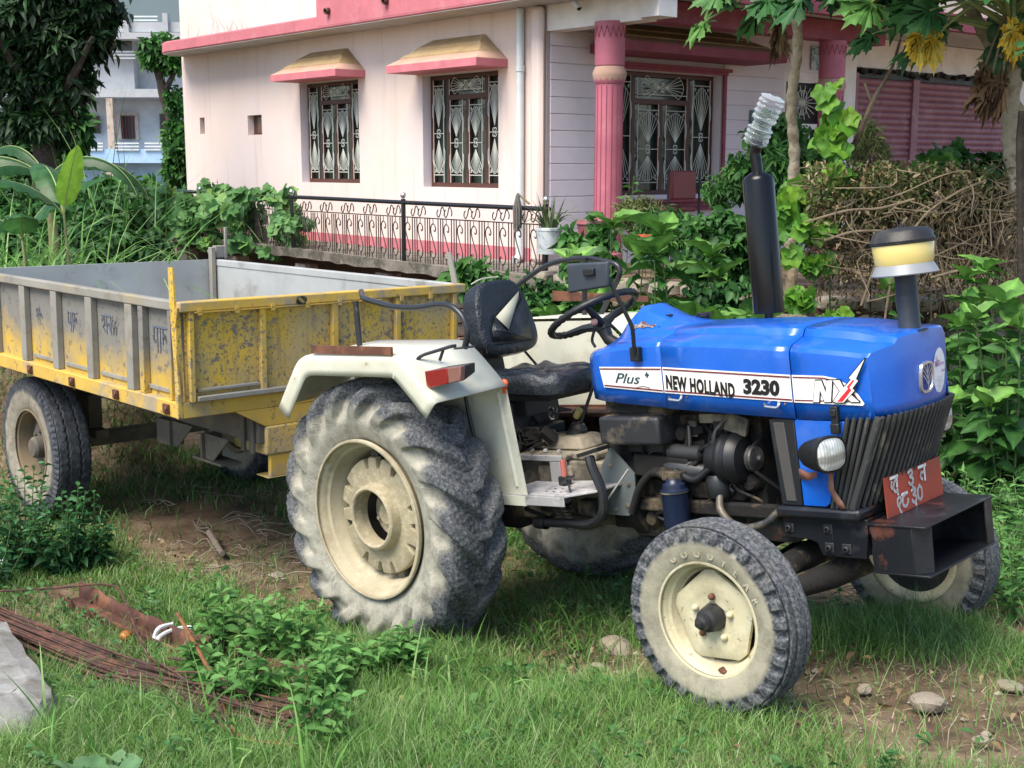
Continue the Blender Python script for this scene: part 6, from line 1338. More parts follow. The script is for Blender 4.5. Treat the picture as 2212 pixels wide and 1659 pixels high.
bx('roof_slab',40,400,70,84,bd-1.0,bd+8,m_bgrey); bx('roof_parapet',60,400,48,69,bd-.8,bd-.5,m_bgrey)
for px in (120,190,265,350): bx('roof_post',px,px+13,28,70,bd-1.,bd-.4,m_bgrey)
for px in (134,204,280): 
    for py in (34,42): bx('roof_rail',px,px+60,py,py+3,bd-.7,bd-.6,MATS['pvc_white'])
bx('balcony_slab',60,400,192,210,bd-1.0,bd+8,m_bgrey); bx('middle_storey',60,400,212,330,bd+.5,bd+8,m_bgrey)
bx('balcony_slab',60,400,322,352,bd-1.1,bd+8,m_bblue); bx('lower_storey',60,400,352,500,bd+.4,bd+8,m_bblue)
for (a,b,c_,d) in ((250,300,244,302),(258,304,388,460)): bx('brick_surround',a,b,c_,d,bd+.35,bd+.6,m_brk)
for px in (228,): 
    bx('column',px,px+20,212,322,bd-1.,bd-.5,m_brk); bx('column',px,px+22,352,480,bd-1.,bd-.5,m_brk)
for (px,py,w_,h_) in ((253,83,32,28),(195,250,22,38),(260,250,32,50),(344,245,26,45),(266,395,30,55),(200,395,24,50),(347,400,24,50)):
    q=bx('window',px,px+w_,py,py+h_,bd-.06 if py<100 else bd+.28,bd-.02 if py<100 else bd+.34,m_bwin)
    if 200<py<300: 
        for k in range(4): bx('window_bar',px+4+k*w_/4.5,px+6+k*w_/4.5,py,py+h_,bd+.2,bd+.26,m_bred,q)
for py in (110,117,124): bx('balcony_rail',240,292,py,py+3,bd-.5,bd-.45,MATS['pvc_white'])
for (a,b) in ((60,222),(248,300),(312,380)):
    for py in (308,315,322): bx('balcony_rail',a,b,py,py+3,bd-1.2,bd-1.12,MATS['pvc_white'])
# forested hill, distance haze painted into its pale grey colour
m_hill=M('hazy_forest_hill',(.17,.23,.25),[((.21,.27,.28),.012,.4,.6)],rough=1.)
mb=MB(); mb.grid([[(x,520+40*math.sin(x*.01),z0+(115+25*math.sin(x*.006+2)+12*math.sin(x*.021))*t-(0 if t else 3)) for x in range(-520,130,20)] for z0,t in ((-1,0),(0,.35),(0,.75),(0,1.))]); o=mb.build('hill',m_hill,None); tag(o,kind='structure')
 
# ---- trees on the left
def blob(px,py,y,rx,rz,ry=None,w=None): 
    c=at(px,py,y=y); s=y/FOC; return (tuple(c),(rx*s,(ry or (rx+rz)/2)*s,rz*s),w or rx*rz)
B0=gpt(95,17.); 
treething('tree','dense dark tree with drooping leaves at the left edge','tree',B0,[B0,at(100,420,y=17),at(90,250,y=17),at(80,120,y=17)],.22,
  [blob(60,60,17,110,75),blob(160,90,17,80,60),blob(205,45,17,55,50),blob(20,160,17,70,60),blob(120,180,17,90,50),blob(150,10,17,100,50),blob(-60,60,17,90,110),blob(75,260,17,80,50),blob(110,-60,17,140,60)],13000,LF_LAN,.20,m_lfdk,wid=1.5,branches=[[at(90,300,y=17),at(150,180,y=16.8),at(200,80,y=16.6)],[at(85,250,y=17),at(20,120,y=16.7),at(-40,40,y=16.5)],[at(80,180,y=17),at(110,60,y=16.8),at(150,-20,y=16.8)]],down=.45,rb=(0,.9),shell=.15)
B0=gpt(385,34.)
treething('tree','small leaning tree with a forked dark trunk beside the far house','tree',B0,[B0,at(378,300,y=34),at(352,200,y=34),at(345,150,y=34)],.22,
  [blob(345,105,34,36,28),blob(375,125,34,30,34),blob(330,130,34,18,18),blob(385,300,34,26,40,w=900),blob(380,220,34,18,30,w=300)],5200,LF_OV,.24,m_lfmid,branches=[[at(352,205,y=34),at(375,160,y=34),at(385,140,y=34)],[at(350,190,y=34),at(330,140,y=34)]],shell=.2)
for k,(cx,cy,y,rx,rz,n,lab) in enumerate([(120,262,24,62,70,5500,'mid green bushy tree behind the dark tree'),(60,330,21,90,70,6500,'green tree low at the left edge behind the banana plants'),(392,350,24,26,42,2200,'leafy bush beside the far left corner of the house'),(270,412,24,80,26,3200,'bushes below the far grey and blue house')]):
    B0=gpt(cx,y); treething('tree' if k<2 else 'bush',lab,'tree' if k<2 else 'bush',B0,[B0,at(cx,cy+20,y=y)],.12,[blob(cx,cy,y,rx,rz),blob(cx-rx*.5,cy+rz*.4,y,rx*.6,rz*.6),blob(cx+rx*.5,cy+rz*.4,y,rx*.6,rz*.6)],n,LF_OV,.24,m_lfmid,shell=.2,rb=(.0,.85))
# boundary greenery behind far left (hedge)
for k,(cx,cy,y,rx,rz) in enumerate([(-30,470,15.5,120,80),(230,455,19,110,36),(120,500,15,150,60)]):
    mass('bush','%s'%('dark leafy bush behind the banana plants','leafy bush left of the vine covered railing','dark low bush behind the tall grass')[k],'bush',[blob(cx,cy,y,rx,rz),blob(cx+rx*.6,cy+20,y-.5,rx*.5,rz*.6)],5200,LF_OV,.15,m_lfmid,rb=(0,.7),shell=.3,stems=[[tuple(gpt(cx,y)),tuple(at(cx,cy,y=y))]])
# ---- vine over the railing
hw=lambda X,Y,z: tuple(HSR@np.array([X,Y,z])+HSP)
vb=[(hw(-1.02,Y,zc),(.42,.35,rz),w_) for Y,zc,rz,w_ in ((8.6,1.55,.55,1.6),(7.8,1.65,.45,1.5),(7.0,1.72,.33,1.4),(6.2,1.78,.30,1.3),(5.5,1.75,.34,1.2),(4.8,1.70,.30,1.),(4.1,1.72,.30,.8),(3.6,1.78,.22,.4),(4.4,1.42,.20,.4),(5.0,1.35,.2,.4),(3.9,1.35,.18,.3),(5.8,1.4,.22,.7),(6.8,1.4,.22,.7),(7.6,1.3,.25,.7),(3.5,1.5,.2,.3))]
mass('gourd_vine','gourd vine with pale green lobed leaves sprawling over the railing','vine',vb,2100,LF_GOURD,.16,leafmat('leaf_vine',[(.05,.13,.04),(.09,.22,.07),(.16,.34,.11),(.30,.46,.10)],trans=.35),nrm=(-.3,-1,.35),nj=.4,stems=[[hw(-1.1,8.8,.2),hw(-1.1,8.2,1.5),hw(-1.08,6,1.92),hw(-1.1,3.4,1.9)],[hw(-1.1,5,1.9),hw(-1.12,4.2,1.5),hw(-1.12,3.8,1.25)]],smat=m_stem,down=.7,face=(-.3,-.9,.1),rb=(.1,1))
mass('dark_creeper','dark creeper filling the bank below the end of the walkway','creeper',[blob(250,470,15.8,85,60),blob(310,540,14.5,55,45),blob(180,530,14,90,50),blob(90,560,13,80,40)],4600,LF_OV,.15,m_lfmid,rb=(0,.55),down=.8,stems=[[tuple(gpt(250,15.5)),tuple(at(250,450,y=15.6))]],shell=.3)
# ---- banana plants
def banana(label,base,h,lv,group,sr=1.):
    o=thing('banana_plant',label,'banana plant',tuple(base),group=group); mb=MB(); mb.tube([(0,0,0),(.03,0,h*.5),(0,0,h)],[.06*sr,.05*sr,.03*sr],10); mb.build('stem',M('banana_stem',(.22,.24,.10),[((.2,.13,.06),5,.5,.6,.8)],rough=.7),o)
    for (az,L0,w0,arch,el,tone,sh) in lv:
        d=V3(math.cos(az),math.sin(az),0); s=V3(-math.sin(az),math.cos(az),0); rows=[];n=18; p=V3(0,0,h*.95); e=el; vs=[];fs=[]; rn=[]
        for i in range(n+1):
            t=i/n; dr=d*math.cos(e)+V3(0,0,1)*math.sin(e); nn=-d*math.sin(e)+V3(0,0,1)*math.cos(e)
            w_=w0*math.sin(PI*min(1,max(0,(t-.12)/.88))**.75)**.6 if t>.12 else .012
            for k,u in enumerate((-1,-.5,0,.5,1)):
                sag=(abs(u)**1.5)*w_*sh+.02*math.sin(t*40+u*5)*abs(u)*(w_/.2); vs.append(p+s*u*w_*(1-.25*sh)-nn*sag)
            p=p+dr*L0/n; e-=arch/n
        for i in range(n):
            for k in range(4): fs.append((i*5+k,i*5+k+1,(i+1)*5+k+1,(i+1)*5+k))
        me=[q for q in fs]; rawmesh('leaf',np.array(vs),np.array(me).ravel(),np.arange(len(me))*4,np.full(len(me),4),m_lfban,o,np.full(len(vs),tone))
        mb=MB(); mb.tube([vs[i*5+2]-V3(0,0,.004) for i in range(n+1)],[.006*(1-.7*i/n)+.001 for i in range(n+1)],6); mb.build('leaf_rib',M('leaf_rib',(.30,.36,.14),rough=.5),o)
    return o
banana('banana plant with long drooping fronds and a dried flower stalk',gpt(118,12.6),1.25,[(PI*.98,1.5,.09,2.2,.8,.05,1.2),(-.2,1.2,.08,2.2,.9,.0,1.2),(.4,1.2,.08,2.1,.8,.1,1.2),(2.6,1.1,.08,1.9,1.1,.05,1.2),(-2.2,.9,.10,1.6,.7,.0,.9)],'banana plants by the railing')
banana('young banana plant with one broad upright yellow green leaf',gpt(160,10.0),1.45,[(-.75,.62,.11,.25,1.2,1.,.1),(2.2,.9,.15,1.5,1.2,.3,.5),(-2.6,.8,.16,1.4,1.0,.2,.4)],'banana plants by the railing',.3)
banana('young banana plant with a broad green leaf bending over the tall grass',gpt(65,10.2),1.0,[(.3,.9,.20,1.1,1.15,.35,.35),(PI-.1,.7,.15,1.6,1.0,.1,.5),(-1.2,.7,.15,1.2,.9,.5,.4)],'banana plants by the railing',.4)
# ---- tall grass
def tuft(name,label,base,n,h,w_,spread,mat,lean=.5,curl=.8,group=None,rb=(.2,1)):
    o=thing(name,label,'grass clump',tuple(base),group=group); p=RNG.normal(0,spread,(n,3)); p[:,2]=0
    g=blades('blades',p,RNG.uniform(.5,1.1,n)*h,w_,mat,o,rnd=RNG.uniform(rb[0],rb[1],n),lean=lean,curl=curl,seg=6); return o
m_tall=leafmat('tall_grass',[(.05,.16,.03),(.12,.30,.06),(.22,.42,.10),(.34,.50,.2)],trans=.35)
tuft('tall_grass','tall arching grass clump above the rear of the trailer',gpt(120,10.6),300,1.6,.022,.35,m_tall,.45,.75,'tall grass behind the trailer')
tuft('tall_grass','tall arching grass clump at the far left edge',gpt(20,10.8),300,1.7,.022,.35,m_tall,.45,.75,'tall grass behind the trailer')
tuft('tall_grass','thinner grass clump between the tall grass and the walkway',gpt(215,11.2),110,1.3,.02,.3,m_tall,.6,.9,'tall grass behind the trailer')
tuft('reeds','thin upright reeds in front of the far blue house',gpt(270,15.),40,2.5,.018,.3,m_tall,.12,.25,rb=(0,.5))
# ---- greenery between trailer and tractor
for k,(px,py,y,rx,rz,n,lab) in enumerate([(1010,600,9.6,38,28,260,'small bush with lime leaves behind the trailer corner'),(1200,655,10.2,80,45,2600,'dense dark small leaved creeper on the bank behind the seat'),(1080,640,10.8,60,60,1300,'dark creeper below the right end of the walkway'),(1560,650,9.6,90,50,1300,'dark undergrowth behind the exhaust stack')]):
    mass('creeper' if k else 'bush',lab,'creeper' if k else 'bush',[blob(px,py,y,rx,rz)]+([blob(px,py+60,y,rx*1.1,rz)] if k else []),n,LF_OV,(.16 if k==0 else .09),m_lfmid if k else m_lfbig,rb=(0,.6) if k else (.4,1),stems=[[tuple(gpt(px,y)),tuple(at(px,py,y=y))]],shell=.2)
# big leaved shrubs
bigs=[(1330,10.2,2.05,.45,6,'broad leaved shrub left of the porch window'),(1250,10.,1.7,.35,4,'low broad leaved shrub beside the hanging bucket'),(1520,9.4,2.15,.45,7,'tall broad leaved shrub next to the exhaust stack'),(1430,9.2,1.75,.5,6,'broad leaved shrub behind the steering wheel'),(1510,8.2,1.38,.4,5,'lime topped broad leaved shrub just behind the bonnet'),(1600,9.2,1.5,.4,5,'broad leaved shrub half hidden by the exhaust stack')]
for px,y,h,sp,ns,lab in bigs:
    b=gpt(px,y); shrub('broad_leaved_shrub',lab,'shrub',b,h-b[2]*.0,sp,ns,LF_OV2,.36,m_lfbig,'broad leaved shrubs behind the tractor',per=13,droop=.35,low=.3,whorl=8,stemr=.012,rb=(0,.6),roll=.35)
# right hand shrub
for k,(px,y,h,lab) in enumerate([(2175,7.6,1.45,'broad leaved shrub at the right edge of the lane'),(2080,8.4,1.15,'broad leaved shrub right of the tractor nose'),(2215,8.6,1.8,'tall broad leaved shrub at the far right'),(2030,9.2,1.55,'leafy shrub against the stone wall behind the air cleaner')]):
    b=gpt(px,y); shrub('broad_leaved_shrub',lab,'shrub',b,h,.42,7 if k!=3 else 4,LF_OV2,.27,m_lfbig,'broad leaved shrubs by the lane',per=18,droop=.3,low=.12,whorl=6,stemr=.01,rb=(0,.75),lean=(-.1,-.05,0))
# herbs on the right bank
for k,(px,y,h) in enumerate([(2060,7.2,.45),(2120,6.6,.42),(2190,6.1,.4),(2150,7.4,.5),(2230,7.0,.5),(2200,5.5,.32)]):
    b=gpt(px,y); shrub('leafy_weed','bright leafy weed on the right bank, number from the bumper outward' if False else ['leafy weed just beyond the far front wheel','bright leafy weed on the grassy right bank','leafy weed at the right edge above the dirt track','leafy weed below the broad leaved shrub','tall leafy weed at the right picture edge','low weed right of the steel bumper'][k],'weed',b,h,.32,14,LF_LAN,.10,m_lfweed,'weeds on the right bank',per=14,droop=.0,wid=1.4,low=.1,rb=(.2,1))
tuft('tall_grass','long grass clump on the bank right of the tractor',gpt(2120,7.0),420,.42,.012,.4,m_tall,.7,.9,'long grass on the right bank'); tuft('tall_grass','long grass clump at the right edge above the track',gpt(2200,6.0),380,.38,.012,.35,m_tall,.7,.9,'long grass on the right bank')
tuft('tall_grass','grass clump between the front wheels',gpt(1230,5.6),420,.26,.008,.25,m_grass,.7,.8,rb=(0,.6))
# left lower shrub by the trailer wheel
for k,(px,y,h,sp,ns) in enumerate([(50,7.3,.78,.24,18),(140,7.2,.62,.24,18),(200,7.3,.52,.16,12),(-20,7.0,.6,.3,10)]):
    shrub('leafy_weed',['tall leafy weed in front of the trailer tyre','bushy weed below the trailer tyre','small weed beside the trailer tyre','leafy weed at the left picture edge'][k],'weed',gpt(px,y),h,sp,ns,LF_OV,.085,leafmat('leaf_weed_dark',[(.015,.06,.02),(.03,.11,.035),(.05,.18,.05)],trans=.25),'weeds by the trailer wheel',per=22,droop=.1,low=.05,rb=(.1,1))
# weeds in front of the rear wheel
wd=[(480,5.55,.40,.15),(550,5.5,.34,.15),(600,5.35,.42,.14),(660,5.3,.34,.16),(560,4.9,.24,.14),(700,4.75,.24,.14),(740,5.05,.22,.16),(810,5.1,.18,.15),(690,4.35,.26,.13),(880,5.1,.22,.08),(440,5.25,.2,.13),(500,5.0,.18,.13)]
wl=['weed sprouting above the rusty channel','weed left of the tallest weed','tallest leafy weed near the rear tyre','weed right of the tallest weed','weed over the rod bundle','weed at the right end of the rods','low spreading weed before the rear tyre','small weed at the foot of the rear tyre','weed at the lower end of the rods','dark sprig below the rear tyre tread','weed left above the white conduit','weed growing across the rusty channel']
for (px,y,h,sp),lab in zip(wd,wl): shrub('leafy_weed',lab,'weed',gpt(px,y),h*1.15,sp,11,LF_OV,.10,m_lfweed,'weeds in front of the rear wheel',per=11,droop=-.05,wid=.85,low=.1,rb=(.2,1),stemr=.003)
for k,(px,y,s) in enumerate([(190,4.05,.17),(345,3.9,.16),(250,4.2,.1),(90,3.9,.13)]):
    o=shrub('gourd_seedling',['broad round leaved seedling at the bottom edge','second broad round leaved seedling at the bottom edge','small round leaved seedling near the concrete','round leaved seedling in the bottom left corner'][k],'seedling',gpt(px,y),.09,.12,3,LF_GOURD,s,leafmat('leaf_grey_green',[(.06,.14,.06),(.12,.24,.10),(.2,.34,.15)],trans=.3),'round leaved seedlings',per=2,droop=-.2,low=.5,roll=.25)
for k,(px,y) in enumerate([(215,4.5),(410,4.55),(560,4.15),(1050,4.7),(310,4.9),(690,3.95),(140,4.8),(930,4.9)]):
    tuft('coarse_grass',['coarse grass blades beside the concrete block','coarse grass blades in the rod bundle','coarse broad grass below the rods','tall grass stalks below the rear tyre','coarse grass near the conduit','broad grass at the bottom edge','coarse grass above the concrete block','grass stalks at the foot of the rear tyre'][k],gpt(px,y),12,.42,.012,.07,m_tall,.25,.35,'coarse grass in the foreground')
# ---- bright gourd vine by the exhaust
vb=[blob(px,py,y,rx,rz) for px,py,y,rx,rz in ((1795,190,9.6,14,22),(1800,250,9.6,26,40),(1790,320,9.6,24,40),(1805,380,9.5,26,34),(1720,440,9.4,40,34),(1745,490,9.4,40,34),(1700,520,9.3,24,30),(1690,400,9.6,20,20))]
mass('gourd_vine','bright lime gourd vine climbing right of the exhaust stack','vine',vb,170,LF_GOURD,.14,m_lfbr,nrm=(0,-1,.3),nj=.55,stems=[[tuple(gpt(1800,9.6)),tuple(at(1790,450,y=9.6)),tuple(at(1800,300,y=9.6)),tuple(at(1785,180,y=9.6))]],smat=m_stem,down=.9,face=(0,-1,0),rb=(.0,1),lsv=.6)
# bushes on the terrace in front of the door
for k,(px,py,y,rx,rz,n,tm,ls,mt,lab) in enumerate([(1680,310,11.6,70,60,3000,LF_OV,.10,m_lfmid,'leafy bush in front of the grilled door'),(1720,360,11.2,80,50,2600,LF_LAN,.14,m_lfmid,'feathery bush right of the exhaust pipe'),(1560,390,12.2,50,30,900,LF_LAN,.09,m_lfmid,'fine leaved bush below the porch window'),(1610,370,12.0,40,40,900,LF_OV,.09,m_lfbig,'bush with yellow flecked leaves below the house plaque'),(1380,450,12.0,50,34,1500,LF_LAN,.07,m_lfolive,'feathery olive bush by the pink pillar'),(1440,480,11.6,70,34,2200,LF_LAN,.09,m_lfmid,'dark marigold bush on the porch edge'),(1560,520,10.8,90,60,2000,LF_OV,.12,m_lfmid,'leafy bush behind the tallest broad leaved shrub'),(1280,520,11.6,60,50,900,LF_OV,.13,m_lfmid,'bush between the bucket and the pink pillar')]):
    mass('bush',lab,'bush',[blob(px,py,y,rx,rz),blob(px,py+rz,y,rx,rz*.8)],n,tm,ls,mt,rb=(0,.9),stems=[[tuple(gpt(px,y,1.1)),tuple(at(px,py,y=y))]],shell=.2)
for px,h_,lab in ((1345,1.25,'tall thin stemmed plant in front of the porch window'),(1455,.62,'thin plant with whorled leaves below the maroon chair'),(1400,.6,'thin plant left of the maroon chair')):
    shrub('thin_plant',lab,'plant',gpt(px,12.5,1.2),h_,.12,2,LF_OV,.17,m_lfmid,'thin plants on the porch edge',per=12,droop=.2,low=.25,rb=(.1,.8))
# ---- dead creeper over the terrace edge
def deadmass():
    o=thing('dead_creeper','tangle of dead brown creeper stems hanging over the terrace edge','creeper',tuple(at(1980,500,y=9.6))); o0=np.array(o.location); mb=MB()
    for k in range(520):
        px=random.triangular(1740,2290,2200); y=random.uniform(9.2,9.9); top=random.uniform(350,470)+(0 if px>1960 else 50); L0=random.uniform(50,300) if px>1990 else random.uniform(40,max(60,585-top))
        a=at(px,top,y=y+.4); b=at(px+random.gauss(0,45),top+L0*.45,y=y+random.gauss(-.1,.12)); c=at(px+random.gauss(0,60),top+L0,y=y+random.gauss(-.1,.15))
        mb.tube([q-o0 for q in catmull([a,b,c],3)],random.choice((.0022,.003,.0045)),3,caps=False)
    for k in range(150):
        px=random.uniform(1740,2260); py=random.uniform(400,560); y=random.uniform(9.2,9.9); P=[at(px,py,y=y)]
        for j in range(4): P.append(P[-1]+np.array([random.gauss(.05,.12),random.gauss(0,.05),random.gauss(0,.08)]))
        mb.tube([q-o0 for q in catmull(P,3)],.005,3,caps=False)
    mb.build('dry_stems',m_twig,o)
    n=9000; px=RNG.uniform(1740,2300,n); py=RNG.uniform(340,600,n)+RNG.exponential(30,n); P=np.array([at(a,b,y=float(c)) for a,b,c in zip(px,py,RNG.uniform(9.25,10.0,n))])-o0
    leaves('dry_leaves',LF_LAN,P,RNG.normal(0,1,(n,3))-np.array([0,0,.6]),RNG.uniform(.02,.06,n),m_lfdry,o,wid=1.8)
    n=10500; px=RNG.uniform(1740,2290,n); py=RNG.uniform(345,430,n)+RNG.exponential(55,n); P=np.array([at(a,b,y=float(c)) for a,b,c in zip(px,py,RNG.uniform(9.3,10.2,n))])-o0
    leaves('small_leaves',LF_OV,P,RNG.normal(0,1,(n,3)),RNG.uniform(.025,.06,n),m_lfolive,o)
    for P in ([(1905,735),(1930,590),(1985,480),(2060,420),(2130,390)],[(1860,660),(1905,540),(1960,470)],[(1740,480),(1830,455),(1900,450),(1975,430)],[(1780,520),(1850,500),(1950,500)],[(2010,600),(2090,580),(2212,560)]):
        mb=MB(); C=catmull([at(a,b,y=9.15)-o0 for a,b in P],6); mb.tube(C,[.009]*len(C),6); mb.build('dry_branch',m_twig,o)
deadmass()
mass('bush','feathery olive bush by the left shutter above the dead creeper','bush',[blob(1880,330,9.9,34,60),blob(1900,380,9.8,60,26)],1700,LF_LAN,.07,m_lfolive,stems=[[tuple(gpt(1880,9.9,1.1)),tuple(at(1880,320,y=9.9))]],rb=(.1,1))
mass('gourd_vine','green gourd leaves spilling over the terrace edge before the shutter','vine',[blob(2060,345,10,60,16),blob(2120,370,9.8,90,24),blob(2180,345,9.8,60,26),blob(2010,365,9.8,40,18),blob(1930,370,9.8,30,20,w=200)],420,LF_GOURD,.15,m_lfbig,nrm=(0,-.8,.6),stems=[[tuple(at(2200,420,y=9.8)),tuple(at(2100,370,y=9.8)),tuple(at(1990,360,y=9.8))]],smat=m_stem,down=.4,rb=(.1,1))
mass('gourd_vine','scattered yellow green vine leaves on the stone wall','vine',[blob(1740,640,9.3,26,40),blob(1770,580,9.3,26,30),blob(1790,690,9.,26,20)],170,LF_GOURD,.10,m_lfbr,nrm=(0,-1,.3),stems=[[tuple(gpt(1750,9.4)),tuple(at(1760,560,y=9.3))]],smat=m_stem)
mb=MB(); P=[at(1866,285,y=9.7),at(1850,250,y=9.7),at(1900,170,y=9.7),at(1935,100,y=9.7),at(1945,60,y=9.7)]; P=[at(1838,330,y=9.7),at(1862,275,y=9.7),at(1890,210,y=9.7),at(1925,150,y=9.7),at(1945,85,y=9.7)]; mb.tube(catmull(P,5),[.024*(1-.03*k) for k in range(21)],7); mb.tube([at(1885,225,y=9.7),at(1868,180,y=9.7)],.012,5); tag(mb.build('dead_branch',m_twig,None),'bare slanting branch standing before the left maroon shutter','branch')
# ---- papaya trees
m_ptrunk=M('papaya_trunk',(.44,.37,.26),[((.25,.19,.12),9,.5,.62,.9),((.48,.44,.36),5,.55,.7,.8)],rough=.9,bump=(22,.9,.03))
m_lfpap=leafmat('papaya_leaf',[(.025,.10,.03),(.05,.16,.045),(.085,.23,.06),(.15,.32,.06)],trans=.35)
def papaya(label,base,top,r,nl,L0,ls,group,fruit=True,yellow=(),dead=(),azs=None):
    base=np.array(base);top=np.array(top); o=thing('papaya_tree',label,'papaya tree',tuple(base),group=group); h=top-base; mb=MB(); n=90; C=[h*t/(n-1)+V3(.02*math.sin(t*.2),0,0) for t in range(n)]
    mb.tube(C,[r*(1.1-.3*k/(n-1))*(1+.10*math.sin(k*1.25)) for k in range(n)],14); mb.build('trunk',m_ptrunk,o)
    mb=MB(); P=[];D=[];S=[];U=[]
    for k in range(nl):
        az=(azs[k] if azs else k*2.4+.4); el=.95-1.25*k/nl+random.uniform(-.1,.1); l=L0*random.uniform(.75,1.05); d=V3(math.cos(az)*math.cos(el),math.sin(az)*math.cos(el),math.sin(el)); e=h+d*l+V3(0,0,-.08*l); mb.tube([h-V3(0,0,.005*k),h+d*l*.55,e],[.016,.012,.009],5)
        P.append(e);D.append(V3(math.cos(az),math.sin(az),-.35-.5*random.random()));S.append(ls*random.uniform(.8,1.15));U.append(V3(.15*math.cos(az),.15*math.sin(az)-.55,1)+RNG.normal(0,.3,3))
        if k%2: P.append(h+d*l*.72+V3(0,0,.02));D.append(V3(math.cos(az+.7),math.sin(az+.7),-.3));S.append(ls*random.uniform(.6,.9));U.append(V3(0,-.5,1)+RNG.normal(0,.3,3))
    mb.build('petioles',MATS['leaf_rib'],o); leaves('leaves',LF_PAP,P,D,S,m_lfpap,o,up=np.array(U))
    if fruit:
        for k in range(14):
            a=k*2.4; mb=MB(); mb.sphere(h+V3((r+.07)*math.cos(a),(r+.07)*math.sin(a),-.10-.055*k*.55),(.055,.055,.075),10,7); mb.build('fruit',M('papaya_green',(.03,.09,.03),rough=.5),o)
    for pt in yellow:
        pt=np.array(pt)-base; mb=MB(); mb.tube(catmull([h,(h+pt)/2+V3(0,0,.10),pt],5),.012,5); mb.build('yellow_petiole',MATS['leaf_rib'],o)
        leaves('yellow_leaf',LF_PAP,[pt,pt],[V3(.1,-.15,-1),V3(-.15,-.1,-1)],[.27,.22],m_lfyel,o,up=np.array([[0,-1,.2],[.3,-1,.1]]),wid=.55)
    for pt in dead:
        pt=np.array(pt)-base; mb=MB(); mb.tube(catmull([h,h+(pt-h)*.5+V3(0,0,.05),pt],5),.008,5); mb.build('dead_petiole',m_twig,o)
        leaves('dead_leaf',LF_PAP,[pt]*4,RNG.normal(0,.14,(4,3))-np.array([0,0,1.]),[.34,.3,.26,.3],m_lfdry,o,up=RNG.normal(0,.5,(4,3))+np.array([0,-1,0]),wid=.28,rnd=np.array([0,.1,.35,.2]))
    return o
y1=10.9; papaya('slender papaya tree in front of the grilled door',gpt(1703,y1,1.15),at(1722,-50,y=y1),.050,36,.8,.32,'papaya trees on the terrace',fruit=False,dead=[at(1678,45,y=y1-.5),at(1682,62,y=y1-.5)])
y2=9.4; papaya('thicker papaya tree at the right edge with green fruit and yellow leaves',gpt(2182,y2,1.15),at(2188,5,y=y2),.062,44,.95,.33,'papaya trees on the terrace',yellow=[at(2190,62,y=y2-.7),at(2015,80,y=y2-.3),at(1985,75,y=y2-.3)],dead=[at(2120,165,y=y2-.3),at(2140,175,y=y2-.4),at(2165,180,y=y2-.4)])
papaya('papaya tree whose crown hangs over the maroon shutter from above',gpt(2420,9.9,1.15),at(2040,-90,y=9.6),.055,60,1.05,.32,'papaya trees on the terrace',fruit=False)
mb=MB(); mb.tube([gpt(2208,9.0,1.1),at(2204,300,y=9.),at(2210,240,y=9.)],.03,7); tag(mb.build('wooden_post',m_bark,None),'dark wooden post at the right edge before the papaya trunk','post')
# ---- hanging bucket planter, pots, broom
pp=at(1186,548,HF,x=-1.15); pw=tuple(HSR@pp+HSP)
PO=thing('bucket_planter','white paint bucket with spiky aloe on the railing end','planter',pw,(0,0,HSE[2])); mb=MB(); mb.lathe([(0,0),(.105,.0),(.125,.22),(.13,.222),(.13,.245),(.124,.25),(.12,.24),(.0,.235)],n=28); mb.build('bucket',M('stained_white_bucket',(.62,.66,.66),[((.3,.34,.33),6,.5,.62,.9)],rough=.5),PO)
n=46; a=RNG.uniform(0,2*PI,n); blades('aloe',np.stack([.06*np.cos(a),.06*np.sin(a),np.full(n,.23)],1),RNG.uniform(.2,.42,n),RNG.uniform(.02,.032,n),leafmat('aloe_leaf',[(.05,.10,.04),(.10,.17,.06),(.17,.15,.08)],trans=.1),PO,lean=.45,curl=.35,az=a,seg=5)
mb=MB(); c=at(1118,418,HF,x=-1.02)
BR=thing('broom_head','frayed grey mop head hanging upside down on the railing','mop',tuple(HSR@c+HSP),(0,0,HSE[2]))
for k in range(120): a=random.uniform(0,2*PI); r=random.uniform(0,.05); mb.tube([(r*.3*math.cos(a),r*.3*math.sin(a),-.01),(r*math.cos(a),r*math.sin(a),-.15),(r*.9*math.cos(a),r*.9*math.sin(a),-.28-.1*random.random())],.004,3)
mb.build('strands',M('grey_fibre',(.20,.19,.17),rough=1.),BR); mb=MB(); mb.tube([(0,0,0),(.05,-.12,-.10)],.012,6); mb.build('handle',m_twig,BR)
for (px,py,y,r,mt,lab) in ((1394,524,10.9,.085,M('terracotta',(.55,.11,.05),rough=.8),'orange pot half hidden by broad leaves'),(1275,500,11.8,.13,M('pink_pot',(.42,.12,.14),[((.3,.28,.25),8,.5,.6,.9)],rough=.7),'faded pink pot beside the pillar foot')):
    mb=MB(); mb.lathe([(0,-.8*r),(r*.7,-.8*r),(r*.98,.5*r),(r*1.1,.55*r),(r*1.1,.8*r),(r*.9,.8*r),(r*.85,.6*r),(0,.6*r)],n=24); o=mb.build('flower_pot',mt,None); o.location=at(px,py,y=y); tag(o,lab,'pot')
# roof edge weeds
for k,(Y,h_) in enumerate(((6.9,.30),(6.3,.45),(6.0,.25),(5.6,.2))):
    c=HSR@np.array([-.35,Y,4.14])+HSP; tuft('roof_weed',['dry weed at the left on the roof edge','tallest dry weed on the roof edge','short weed on the roof edge','sparse weed on the roof edge nearest the parapet'][k],c,9,h_*1.6,.006,.06,m_dryg,.35,.4,'weeds on the roof edge')
